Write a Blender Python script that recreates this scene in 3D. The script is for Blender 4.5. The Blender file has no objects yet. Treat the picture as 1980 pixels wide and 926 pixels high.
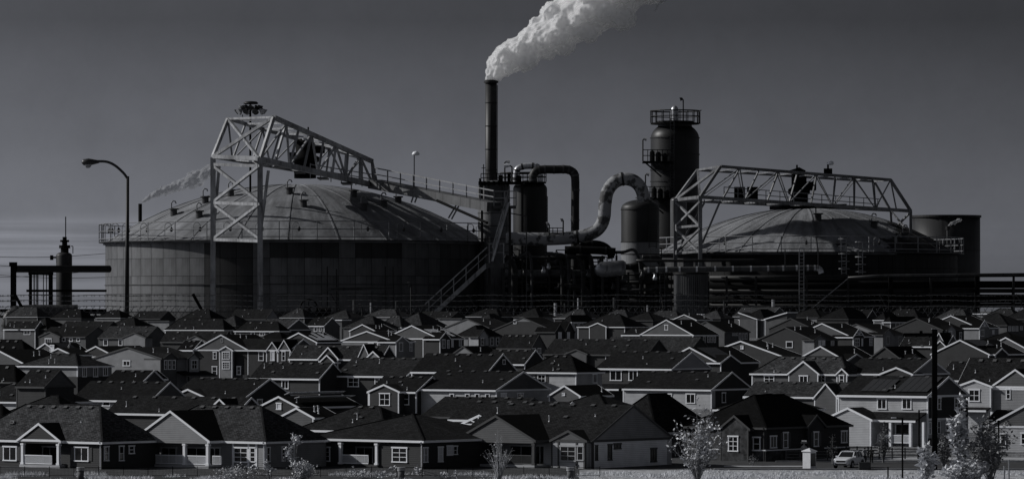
import bpy, bmesh, math, random
from mathutils import Vector, Matrix, noise
C = bpy.context.scene.collection
scn = bpy.context.scene
R = math.radians
rnd = random.Random(7)

# ------------------------------------------------------------------ camera, sky, sun, exposure
F = 9000.0                      # focal length in photograph pixels (1980 wide)
HY = 600.0                      # row of the true horizon
CAMZ = 16.58
cam_d = bpy.data.cameras.new("camera"); cam = bpy.data.objects.new("camera", cam_d); C.objects.link(cam)
cam.location = (0, 0, CAMZ); cam.rotation_euler = (R(90), 0, 0)
cam_d.sensor_width = 36.0; cam_d.lens = 36.0 * F / 1980.0
cam_d.shift_y = (HY - 463.0) / 1980.0
cam_d.clip_start = 5; cam_d.clip_end = 60000
scn.camera = cam

SUN_EL, SUN_BACK = 29.0, 12.0   # elevation; how far the sun stands behind pure left
sx, sy, sz_ = -math.cos(R(SUN_EL)) * math.cos(R(SUN_BACK)), math.cos(R(SUN_EL)) * math.sin(R(SUN_BACK)), math.sin(R(SUN_EL))
ld = bpy.data.lights.new("sun", 'SUN'); ld.energy = 5.0; ld.angle = R(0.5); ld.color = (1.0, .985, .965)
lo = bpy.data.objects.new("sun", ld); C.objects.link(lo)
lo.rotation_euler = Vector((sx, sy, sz_)).to_track_quat('Z', 'Y').to_euler(); lo.location = (-300, 200, 200)

w = bpy.data.worlds.new("World"); scn.world = w; w.use_nodes = True
wn, wl = w.node_tree.nodes, w.node_tree.links
bg = wn["Background"]; bg.inputs[1].default_value = 0.05
sky = wn.new("ShaderNodeTexSky"); sky.sky_type = 'NISHITA'; sky.sun_disc = False
sky.sun_elevation = R(SUN_EL); sky.sun_rotation = math.atan2(sx, sy)
sky.altitude = 0; sky.air_density = 1.0; sky.dust_density = 1.5; sky.ozone_density = 1.0
bw = wn.new("ShaderNodeRGBToBW"); wl.new(sky.outputs[0], bw.inputs[0])
tint = wn.new("ShaderNodeMix"); tint.data_type = 'RGBA'; tint.blend_type = 'MULTIPLY'; tint.inputs[0].default_value = 1.0
wl.new(bw.outputs[0], tint.inputs[6]); tint.inputs[7].default_value = (.93, .965, 1.09, 1)
# uneven thin cloud low over the horizon and faint mottling
geo = wn.new("ShaderNodeTexCoord"); mp = wn.new("ShaderNodeMapping"); mp.inputs['Scale'].default_value = (7, 7, 230)
wl.new(geo.outputs['Generated'], mp.inputs[0])
nz = wn.new("ShaderNodeTexNoise"); nz.inputs['Scale'].default_value = 1.3; nz.inputs['Detail'].default_value = 6; nz.inputs['Roughness'].default_value = .55
wl.new(mp.outputs[0], nz.inputs['Vector'])
rmp = wn.new("ShaderNodeMapRange"); rmp.inputs[1].default_value = .38; rmp.inputs[2].default_value = .60; rmp.inputs[3].default_value = 0; rmp.inputs[4].default_value = .8
rmp.interpolation_type = 'SMOOTHSTEP'
wl.new(nz.outputs[0], rmp.inputs[0])
sep = wn.new("ShaderNodeSeparateXYZ"); wl.new(geo.outputs['Generated'], sep.inputs[0])
band = wn.new("ShaderNodeMapRange"); band.interpolation_type = 'SMOOTHSTEP'
band.inputs[1].default_value = .0165; band.inputs[2].default_value = .0215; band.inputs[3].default_value = 1; band.inputs[4].default_value = 0
wl.new(sep.outputs[2], band.inputs[0])
lx = wn.new("ShaderNodeMapRange"); lx.interpolation_type = 'SMOOTHSTEP'; lx.inputs[1].default_value = -.075; lx.inputs[2].default_value = -.04; lx.inputs[3].default_value = 1; lx.inputs[4].default_value = .12; wl.new(sep.outputs[0], lx.inputs[0])
mulc0 = wn.new("ShaderNodeMath"); mulc0.operation = 'MULTIPLY'; wl.new(rmp.outputs[0], mulc0.inputs[0]); wl.new(band.outputs[0], mulc0.inputs[1])
mulc = wn.new("ShaderNodeMath"); mulc.operation = 'MULTIPLY'; wl.new(mulc0.outputs[0], mulc.inputs[0]); wl.new(lx.outputs[0], mulc.inputs[1])
# the sky deepens with height (a polarised, red-filtered monochrome sky), but is brightened overhead to fill shaded walls
deep = wn.new("ShaderNodeValToRGB"); dsc = wn.new("ShaderNodeMapRange")
dsc.inputs[1].default_value = 0; dsc.inputs[2].default_value = .3; wl.new(sep.outputs[2], dsc.inputs[0]); wl.new(dsc.outputs[0], deep.inputs[0])
cr = deep.color_ramp; stops = [(0, 2.6), (.05, 2.25), (.08, 1.8), (.12, 1.25), (.207, .58), (.32, .62), (1, 1.2)]
cr.elements[0].position = stops[0][0]; cr.elements[1].position = stops[-1][0]
for p_, v_ in stops[1:-1]: cr.elements.new(p_)
for e_, (p_, v_) in zip(cr.elements, stops): e_.color = (v_ / 3, v_ / 3, v_ / 3, 1)
d3 = wn.new("ShaderNodeMath"); d3.operation = 'MULTIPLY'; d3.inputs[1].default_value = 2.5; wl.new(deep.outputs[0], d3.inputs[0])
addc = wn.new("ShaderNodeMath"); addc.operation = 'ADD'; wl.new(d3.outputs[0], addc.inputs[0]); wl.new(mulc.outputs[0], addc.inputs[1])
# brighter towards the sun's side, more so higher up
kz = wn.new("ShaderNodeMapRange"); kz.inputs[1].default_value = .01; kz.inputs[2].default_value = .06; kz.inputs[3].default_value = 1.0; kz.inputs[4].default_value = 2.3; wl.new(sep.outputs[2], kz.inputs[0])
xc = wn.new("ShaderNodeClamp"); xc.inputs[1].default_value = -.13; xc.inputs[2].default_value = .13; wl.new(sep.outputs[0], xc.inputs[0])
kx = wn.new("ShaderNodeMath"); kx.operation = 'MULTIPLY'; wl.new(kz.outputs[0], kx.inputs[0]); wl.new(xc.outputs[0], kx.inputs[1])
hx = wn.new("ShaderNodeMath"); hx.operation = 'SUBTRACT'; hx.inputs[0].default_value = 1.0; wl.new(kx.outputs[0], hx.inputs[1])
mulh = wn.new("ShaderNodeMath"); mulh.operation = 'MULTIPLY'; wl.new(addc.outputs[0], mulh.inputs[0]); wl.new(hx.outputs[0], mulh.inputs[1])
sc1 = wn.new("ShaderNodeVectorMath"); sc1.operation = 'SCALE'
wl.new(tint.outputs[2], sc1.inputs[0]); mot = wn.new("ShaderNodeTexNoise"); mot.inputs['Scale'].default_value = 60; mot.inputs['Detail'].default_value = 7; mot.inputs['Roughness'].default_value = .7; wl.new(geo.outputs['Generated'], mot.inputs['Vector'])
mor = wn.new("ShaderNodeMapRange"); mor.inputs[1].default_value = .3; mor.inputs[2].default_value = .7; mor.inputs[3].default_value = .94; mor.inputs[4].default_value = 1.06; wl.new(mot.outputs[0], mor.inputs[0])
mm = wn.new("ShaderNodeMath"); mm.operation = 'MULTIPLY'; wl.new(mulh.outputs[0], mm.inputs[0]); wl.new(mor.outputs[0], mm.inputs[1])
wl.new(mm.outputs[0], sc1.inputs['Scale'])
wl.new(sc1.outputs[0], bg.inputs[0])

scn.view_settings.view_transform = 'Standard'; scn.view_settings.look = 'None'
scn.view_settings.gamma = 1.0; scn.view_settings.exposure = -0.8
scn.render.engine = 'CYCLES'
scn.cycles.max_bounces = 16; scn.cycles.diffuse_bounces = 3; scn.cycles.glossy_bounces = 3
scn.cycles.transparent_max_bounces = 12; scn.cycles.volume_bounces = 16
scn.cycles.use_denoising = True

# ------------------------------------------------------------------ placing helpers
def gz(d):
    "ground height: the suburb climbs very gently away from the camera, then lies level from the plant on"
    return 76.0 * min(d, 1600.0) / F - 4.02
def wp(px, py, s):
    "world point seen at a photograph pixel at a scale of s pixels per metre"
    d = F / s
    return Vector(((px - 990.0) / s, d, CAMZ - (py - HY) / s))
def ground_s(py):
    "scale at which the sloping ground is seen in row py"
    return (py - 524.0) / 20.6

# ------------------------------------------------------------------ materials (procedural)
MATS = {}
def base_mat(name):
    m = bpy.data.materials.new(name); m.use_nodes = True
    n, l = m.node_tree.nodes, m.node_tree.links
    return m, n, l, n["Principled BSDF"]
def grey(v, blue=1.05):
    return (v * .975, v, v * blue, 1)
def noisy(name, v, amp=.25, scale=3.0, rough=.85, spec=.2, metal=0.0, bump=0.0, stretch=(1, 1, 1), detail=5):
    if name in MATS: return MATS[name]
    m, n, l, b = base_mat(name)
    tc = n.new("ShaderNodeTexCoord"); mp = n.new("ShaderNodeMapping"); mp.inputs['Scale'].default_value = stretch
    l.new(tc.outputs['Object'], mp.inputs[0])
    t = n.new("ShaderNodeTexNoise"); t.inputs['Scale'].default_value = scale; t.inputs['Detail'].default_value = detail; t.inputs['Roughness'].default_value = .62
    l.new(mp.outputs[0], t.inputs['Vector'])
    r = n.new("ShaderNodeValToRGB")
    r.color_ramp.elements[0].position = .3; r.color_ramp.elements[1].position = .72
    r.color_ramp.elements[0].color = grey(v * (1 - amp)); r.color_ramp.elements[1].color = grey(v * (1 + amp))
    l.new(t.outputs[0], r.inputs[0]); l.new(r.outputs[0], b.inputs['Base Color'])
    b.inputs['Roughness'].default_value = rough; b.inputs['Specular IOR Level'].default_value = spec; b.inputs['Metallic'].default_value = metal
    if bump:
        bp = n.new("ShaderNodeBump"); bp.inputs['Strength'].default_value = bump; bp.inputs['Distance'].default_value = .1
        l.new(t.outputs[0], bp.inputs['Height']); l.new(bp.outputs[0], b.inputs['Normal'])
    MATS[name] = m; return m
def siding(name, v):
    "painted lap siding: horizontal boards with a shadow line under each"
    if name in MATS: return MATS[name]
    m, n, l, b = base_mat(name)
    tc = n.new("ShaderNodeTexCoord"); sp = n.new("ShaderNodeSeparateXYZ"); l.new(tc.outputs['UV'], sp.inputs[0])
    mu = n.new("ShaderNodeMath"); mu.operation = 'MULTIPLY'; mu.inputs[1].default_value = 1 / .2; l.new(sp.outputs[1], mu.inputs[0])
    fr = n.new("ShaderNodeMath"); fr.operation = 'FRACT'; l.new(mu.outputs[0], fr.inputs[0])
    bp = n.new("ShaderNodeBump"); bp.inputs['Strength'].default_value = .9; bp.inputs['Distance'].default_value = .05; bp.invert = True
    l.new(fr.outputs[0], bp.inputs['Height']); l.new(bp.outputs[0], b.inputs['Normal'])
    ln = n.new("ShaderNodeMapRange"); ln.inputs[1].default_value = 0; ln.inputs[2].default_value = .16; ln.inputs[3].default_value = .55; ln.inputs[4].default_value = 1
    l.new(fr.outputs[0], ln.inputs[0])
    t = n.new("ShaderNodeTexNoise"); t.inputs['Scale'].default_value = .7; t.inputs['Detail'].default_value = 5; l.new(tc.outputs['UV'], t.inputs['Vector'])
    r = n.new("ShaderNodeMapRange"); r.inputs[1].default_value = .25; r.inputs[2].default_value = .75; r.inputs[3].default_value = .82; r.inputs[4].default_value = 1.12
    l.new(t.outputs[0], r.inputs[0])
    m2 = n.new("ShaderNodeMath"); m2.operation = 'MULTIPLY'; l.new(ln.outputs[0], m2.inputs[0]); l.new(r.outputs[0], m2.inputs[1])
    vs = n.new("ShaderNodeVectorMath"); vs.operation = 'SCALE'; vs.inputs[0].default_value = grey(v)[:3]; l.new(m2.outputs[0], vs.inputs['Scale'])
    l.new(vs.outputs[0], b.inputs['Base Color']); b.inputs['Roughness'].default_value = .8; b.inputs['Specular IOR Level'].default_value = .25
    MATS[name] = m; return m
def shingles(name, v):
    if name in MATS: return MATS[name]
    m, n, l, b = base_mat(name)
    tc = n.new("ShaderNodeTexCoord")
    br = n.new("ShaderNodeTexBrick"); br.inputs['Scale'].default_value = 1.0; br.inputs['Brick Width'].default_value = .34; br.inputs['Row Height'].default_value = .17
    br.inputs['Mortar Size'].default_value = .02; br.inputs['Mortar Smooth'].default_value = .3
    br.inputs['Color1'].default_value = grey(v * .55); br.inputs['Color2'].default_value = grey(v * 1.6); br.inputs['Mortar'].default_value = grey(v * .4)
    l.new(tc.outputs['UV'], br.inputs[0])
    t = n.new("ShaderNodeTexNoise"); t.inputs['Scale'].default_value = 1.3; t.inputs['Detail'].default_value = 8; t.inputs['Roughness'].default_value = .7; l.new(tc.outputs['UV'], t.inputs['Vector'])
    r = n.new("ShaderNodeMapRange"); r.inputs[1].default_value = .3; r.inputs[2].default_value = .7; r.inputs[3].default_value = .55; r.inputs[4].default_value = 1.5
    l.new(t.outputs[0], r.inputs[0])
    t2 = n.new("ShaderNodeTexNoise"); t2.inputs['Scale'].default_value = .22; t2.inputs['Detail'].default_value = 3; mq = n.new("ShaderNodeMapping"); mq.inputs['Scale'].default_value = (1.6, .5, 1); l.new(tc.outputs['UV'], mq.inputs[0]); l.new(mq.outputs[0], t2.inputs['Vector'])
    r2 = n.new("ShaderNodeMapRange"); r2.inputs[1].default_value = .35; r2.inputs[2].default_value = .65; r2.inputs[3].default_value = .78; r2.inputs[4].default_value = 1.22; l.new(t2.outputs[0], r2.inputs[0])
    oi = n.new("ShaderNodeObjectInfo"); r3 = n.new("ShaderNodeMapRange"); r3.inputs[3].default_value = .72; r3.inputs[4].default_value = 1.3; l.new(oi.outputs['Random'], r3.inputs[0])
    q1 = n.new("ShaderNodeMath"); q1.operation = 'MULTIPLY'; l.new(r.outputs[0], q1.inputs[0]); l.new(r2.outputs[0], q1.inputs[1])
    q2 = n.new("ShaderNodeMath"); q2.operation = 'MULTIPLY'; l.new(q1.outputs[0], q2.inputs[0]); l.new(r3.outputs[0], q2.inputs[1])
    vs = n.new("ShaderNodeVectorMath"); vs.operation = 'SCALE'; l.new(br.outputs[0], vs.inputs[0]); l.new(q2.outputs[0], vs.inputs['Scale'])
    l.new(vs.outputs[0], b.inputs['Base Color'])
    bp = n.new("ShaderNodeBump"); bp.inputs['Strength'].default_value = .8; bp.inputs['Distance'].default_value = .05
    l.new(br.outputs[1], bp.inputs['Height']); bp.invert = True; l.new(bp.outputs[0], b.inputs['Normal'])
    b.inputs['Roughness'].default_value = .95; b.inputs['Specular IOR Level'].default_value = .08
    MATS[name] = m; return m
def streaked(name, v, amp=.45, metal=.0, rough=.6, su=.35, sv=.04, rows=0):
    "weathered plate steel: rain streaks running down, blotches"
    if name in MATS: return MATS[name]
    m, n, l, b = base_mat(name)
    tc = n.new("ShaderNodeTexCoord"); mp = n.new("ShaderNodeMapping"); mp.inputs['Scale'].default_value = (su, su, sv)
    l.new(tc.outputs['Object'], mp.inputs[0])
    oi = n.new("ShaderNodeObjectInfo")
    t = n.new("ShaderNodeTexNoise"); t.noise_dimensions = '4D'; t.inputs['Scale'].default_value = 1; t.inputs['Detail'].default_value = 8; t.inputs['Roughness'].default_value = .66
    l.new(mp.outputs[0], t.inputs['Vector'])
    mw = n.new("ShaderNodeMath"); mw.operation = 'MULTIPLY'; mw.inputs[1].default_value = 3.0; l.new(oi.outputs['Random'], mw.inputs[0]); l.new(mw.outputs[0], t.inputs['W'])
    t2 = n.new("ShaderNodeTexNoise"); t2.inputs['Scale'].default_value = .08; t2.inputs['Detail'].default_value = 4; l.new(tc.outputs['Object'], t2.inputs['Vector'])
    ad = n.new("ShaderNodeMath"); ad.operation = 'ADD'; l.new(t.outputs[0], ad.inputs[0]); l.new(t2.outputs[0], ad.inputs[1])
    r = n.new("ShaderNodeMapRange"); r.inputs[1].default_value = .7; r.inputs[2].default_value = 1.3; r.inputs[3].default_value = 1 - amp; r.inputs[4].default_value = 1 + amp
    l.new(ad.outputs[0], r.inputs[0])
    t4 = n.new("ShaderNodeTexNoise"); t4.inputs['Scale'].default_value = 1; t4.inputs['Detail'].default_value = 3; mp4 = n.new("ShaderNodeMapping"); mp4.inputs['Scale'].default_value = (su * 3, su * 3, sv * .6); l.new(tc.outputs['Object'], mp4.inputs[0]); l.new(mp4.outputs[0], t4.inputs['Vector'])
    run = n.new("ShaderNodeMapRange"); run.inputs[1].default_value = .56; run.inputs[2].default_value = .66; run.inputs[3].default_value = 1; run.inputs[4].default_value = .55; l.new(t4.outputs[0], run.inputs[0])
    ob = n.new("ShaderNodeMapRange"); ob.inputs[3].default_value = .84; ob.inputs[4].default_value = 1.16; l.new(oi.outputs['Random'], ob.inputs[0])
    q1 = n.new("ShaderNodeMath"); q1.operation = 'MULTIPLY'; l.new(r.outputs[0], q1.inputs[0]); l.new(run.outputs[0], q1.inputs[1])
    q2 = n.new("ShaderNodeMath"); q2.operation = 'MULTIPLY'; l.new(q1.outputs[0], q2.inputs[0]); l.new(ob.outputs[0], q2.inputs[1])
    vs = n.new("ShaderNodeVectorMath"); vs.operation = 'SCALE'; vs.inputs[0].default_value = grey(v)[:3]; l.new(q2.outputs[0], vs.inputs['Scale'])
    l.new(vs.outputs[0], b.inputs['Base Color'])
    b.inputs['Roughness'].default_value = rough; b.inputs['Metallic'].default_value = metal; b.inputs['Specular IOR Level'].default_value = .3
    MATS[name] = m; return m
def glass(name, v, rough=.08, spec=.6):
    if name in MATS: return MATS[name]
    m, n, l, b = base_mat(name)
    b.inputs['Base Color'].default_value = grey(v); b.inputs['Roughness'].default_value = rough; b.inputs['Specular IOR Level'].default_value = spec
    t = n.new("ShaderNodeTexNoise"); t.inputs['Scale'].default_value = 1.2; tc = n.new("ShaderNodeTexCoord"); l.new(tc.outputs['Object'], t.inputs['Vector'])
    bp = n.new("ShaderNodeBump"); bp.inputs['Strength'].default_value = .12; bp.inputs['Distance'].default_value = .1; l.new(t.outputs[0], bp.inputs['Height']); l.new(bp.outputs[0], b.inputs['Normal'])
    MATS[name] = m; return m

WALL = {'dark': siding('siding_dark', .038), 'mid': siding('siding_mid', .10), 'grey': siding('siding_grey', .23),
        'light': siding('siding_light', .40), 'white': siding('siding_lit', .8), 'stone': None}
WALL['stone'] = noisy('stone_wall', .06, .7, 1.6, .9, .1, bump=.5)
ROOF = {'n': shingles('shingles_charcoal', .014), 'm': shingles('shingles_grey', .027), 'l': shingles('shingles_weathered', .043), 'd': shingles('shingles_black_shade', .004)}  # 'd': black roofs; also carries the shade of right-facing slopes in its colour
TRIM = {'w': noisy('trim_white', .86, .04, 2, .5, .5), 'd': noisy('trim_dark', .06, .15, 2, .6, .3), 'm': noisy('trim_grey', .4, .1, 2, .6, .3)}
PANE = glass('window_glass', .012); PANE_B = glass('window_blind', .3, .3, .6); PANE_L = glass('window_curtain_glint', .7, .3, .7)  # PANE_L: pale curtain; its colour also stands in for bright sky reflections
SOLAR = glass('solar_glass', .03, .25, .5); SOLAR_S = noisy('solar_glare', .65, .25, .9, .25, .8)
VENT = noisy('vent_metal', .06, .2, 4, .6, .4); STACK = noisy('stack_metal', .75, .15, 3, .35, .6)

# ------------------------------------------------------------------ mesh builder
class MB:
    def __init__(s): s.v = []; s.f = []; s.uv = []; s.m = []
    def face(s, pts, uv=None, mi=0):
        i = len(s.v); s.v += [tuple(p) for p in pts]; s.f.append(tuple(range(i, i + len(pts)))); s.m.append(mi)
        if uv is None: uv = [(0, 0)] * len(pts)
        s.uv += uv
    def wallq(s, a, b, z0, z1, zb=None, mi=0):
        "vertical quad from (x,y) a to b"
        L = math.hypot(b[0] - a[0], b[1] - a[1])
        s.face([(a[0], a[1], z0), (b[0], b[1], z0), (b[0], b[1], z1), (a[0], a[1], z1)], [(0, z0), (L, z0), (L, z1), (0, z1)], mi)
    def poly_uv(s, pts, origin, ud, vd, mi=0):
        o = Vector(origin); ud = Vector(ud); vd = Vector(vd)
        s.face(pts, [((Vector(p) - o).dot(ud), (Vector(p) - o).dot(vd)) for p in pts], mi)
    def box(s, x0, x1, y0, y1, z0, z1, mi=0):
        P = [(x0, y0, z0), (x1, y0, z0), (x1, y1, z0), (x0, y1, z0), (x0, y0, z1), (x1, y0, z1), (x1, y1, z1), (x0, y1, z1)]
        i = len(s.v); s.v += P
        for q in ((0, 3, 2, 1), (4, 5, 6, 7), (0, 1, 5, 4), (1, 2, 6, 5), (2, 3, 7, 6), (3, 0, 4, 7)):
            s.f.append(tuple(i + k for k in q)); s.m.append(mi)
            for k in q:
                p = P[k]; s.uv.append((p[0] + p[1], p[2]))
    def bar(s, a, b, w, h=None, mi=0):
        "square bar between two points"
        a = Vector(a); b = Vector(b); h = h or w; d = b - a
        if d.length < 1e-6: return
        d.normalize(); up = Vector((0, 0, 1)) if abs(d.z) < .95 else Vector((0, 1, 0))
        x = d.cross(up).normalized() * (w / 2); y = x.cross(d).normalized() * (h / 2)
        i = len(s.v)
        for p in (a, b):
            for sg in ((1, 1), (-1, 1), (-1, -1), (1, -1)): s.v.append(tuple(p + x * sg[0] + y * sg[1]))
        for q in ((0, 1, 2, 3), (7, 6, 5, 4), (0, 4, 5, 1), (1, 5, 6, 2), (2, 6, 7, 3), (3, 7, 4, 0)):
            s.f.append(tuple(i + k for k in q)); s.m.append(mi); s.uv += [(0, 0), (1, 0), (1, 1), (0, 1)]
    def tube(s, path, r, n=10, caps=True, mi=0):
        path = [Vector(p) for p in path]; rr = r if isinstance(r, (list, tuple)) else [r] * len(path)
        i0 = len(s.v); prev = None
        for k, p in enumerate(path):
            if k == 0: d = path[1] - p
            elif k == len(path) - 1: d = p - path[k - 1]
            else: d = (path[k + 1] - p).normalized() + (p - path[k - 1]).normalized()
            d.normalize()
            if prev is None:
                up = Vector((0, 0, 1)) if abs(d.z) < .9 else Vector((0, 1, 0)); x = d.cross(up).normalized()
            else:
                x = (prev - d * prev.dot(d)).normalized()
            prev = x; y = d.cross(x)
            for j in range(n):
                a = 2 * math.pi * j / n; s.v.append(tuple(p + x * (rr[k] * math.cos(a)) + y * (rr[k] * math.sin(a))))
        for k in range(len(path) - 1):
            for j in range(n):
                j2 = (j + 1) % n
                s.f.append((i0 + k * n + j, i0 + k * n + j2, i0 + (k + 1) * n + j2, i0 + (k + 1) * n + j)); s.m.append(mi)
                s.uv += [(j / n, k), ((j + 1) / n, k), ((j + 1) / n, k + 1), (j / n, k + 1)]
        if caps:
            for k, rev in ((0, True), (len(path) - 1, False)):
                q = [i0 + k * n + j for j in range(n)]
                s.f.append(tuple(q[::-1] if rev else q)); s.m.append(mi); s.uv += [(0, 0)] * n
    def lathe(s, c, prof, n=32, mi=0, a0=0, a1=2 * math.pi):
        "surface of revolution about a vertical axis at c; prof = (radius, z) pairs"
        i0 = len(s.v); full = abs(a1 - a0 - 2 * math.pi) < 1e-6; cols = n if full else n + 1
        for (r, z) in prof:
            for j in range(cols):
                a = a0 + (a1 - a0) * j / n; s.v.append((c[0] + r * math.cos(a), c[1] + r * math.sin(a), c[2] + z))
        for k in range(len(prof) - 1):
            for j in range(n):
                j2 = (j + 1) % cols if full else j + 1
                s.f.append((i0 + k * cols + j, i0 + k * cols + j2, i0 + (k + 1) * cols + j2, i0 + (k + 1) * cols + j)); s.m.append(mi)
                s.uv += [(j, k), (j + 1, k), (j + 1, k + 1), (j, k + 1)]
    def mesh(s, name, mats, smooth=False):
        me = bpy.data.meshes.new(name); me.from_pydata(s.v, [], s.f)
        ul = me.uv_layers.new(name="uv"); flat = [c for p in s.uv for c in p]
        ul.data.foreach_set("uv", flat)
        if not isinstance(mats, (list, tuple)): mats = [mats]
        for m in mats: me.materials.append(m)
        if any(s.m): me.polygons.foreach_set("material_index", s.m)
        if smooth: me.polygons.foreach_set("use_smooth", [True] * len(me.polygons))
        me.update(); return me
    def build(s, name, mats, parent=None, smooth=False, loc=None, rz=None):
        return link(name, s.mesh(name, mats, smooth), parent, loc, rz)
def link(name, me, parent=None, loc=None, rz=None):
    o = bpy.data.objects.new(name, me); C.objects.link(o)
    if parent: o.parent = parent
    if loc is not None: o.location = loc
    if rz is not None: o.rotation_euler = (0, 0, rz)
    return o
def tag(o, label=None, cat=None, group=None, kind=None):
    if label: o['label'] = label
    if cat: o['category'] = cat
    if group: o['group'] = group
    if kind: o['kind'] = kind
    return o
def thing(name, label, cat, loc=(0, 0, 0), rz=0, group=None):
    o = bpy.data.objects.new(name, None); C.objects.link(o); o.location = loc; o.rotation_euler = (0, 0, rz)
    o.empty_display_size = .5
    return tag(o, label, cat, group)
def copy_tree(o, parent=None):
    c = o.copy(); C.objects.link(c); c.parent = parent
    for ch in list(o.children): copy_tree(ch, c)
    return c

# ------------------------------------------------------------------ ground
def make_ground():
    m, n, l, b = base_mat('ground_dry_grass_and_soil')
    tc = n.new("ShaderNodeTexCoord")
    t = n.new("ShaderNodeTexNoise"); t.inputs['Scale'].default_value = .35; t.inputs['Detail'].default_value = 10; t.inputs['Roughness'].default_value = .7; l.new(tc.outputs['Object'], t.inputs['Vector'])
    r = n.new("ShaderNodeValToRGB"); r.color_ramp.elements[0].position = .35; r.color_ramp.elements[1].position = .7
    r.color_ramp.elements[0].color = grey(.05); r.color_ramp.elements[1].color = grey(.34)
    l.new(t.outputs[0], r.inputs[0]); l.new(r.outputs[0], b.inputs['Base Color']); b.inputs['Roughness'].default_value = .95; b.inputs['Specular IOR Level'].default_value = .05
    t2 = n.new("ShaderNodeTexNoise"); t2.inputs['Scale'].default_value = 3; t2.inputs['Detail'].default_value = 6; l.new(tc.outputs['Object'], t2.inputs['Vector'])
    bp = n.new("ShaderNodeBump"); bp.inputs['Strength'].default_value = .8; bp.inputs['Distance'].default_value = .4; l.new(t2.outputs[0], bp.inputs['Height']); l.new(bp.outputs[0], b.inputs['Normal'])
    mb = MB()
    ys = [-3000, 0, 300, 1600, 3000, 9000, 30000, 50000]
    for i in range(len(ys) - 1):
        y0, y1 = ys[i], ys[i + 1]; z0 = gz(max(y0, 0)); z1 = gz(max(y1, 0))
        xw = 25000
        xs = [-xw, -2000, 0, 2000, xw]
        for j in range(4):
            mb.face([(xs[j], y0, z0), (xs[j + 1], y0, z0), (xs[j + 1], y1, z1), (xs[j], y1, z1)])
    tag(mb.build('ground', m), kind='structure')
make_ground()

# ------------------------------------------------------------------ houses
TH0 = 36.0
vent_me = None; stack_me = None
def small_meshes():
    global vent_me, stack_me
    mb = MB(); mb.box(-.2, .2, -.16, .16, 0, .12); mb.box(-.27, .27, -.2, .2, .12, .16); vent_me = mb.mesh('roof_vent', VENT)
    mb = MB(); mb.tube([(0, 0, -.25), (0, 0, .62)], .07, 8); mb.lathe((0, 0, 0), [(.2, -.1), (.08, .12)], 8); mb.tube([(0, 0, .6), (0, 0, .72)], .13, 8); stack_me = mb.mesh('vent_pipe', STACK)
small_meshes()

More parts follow.
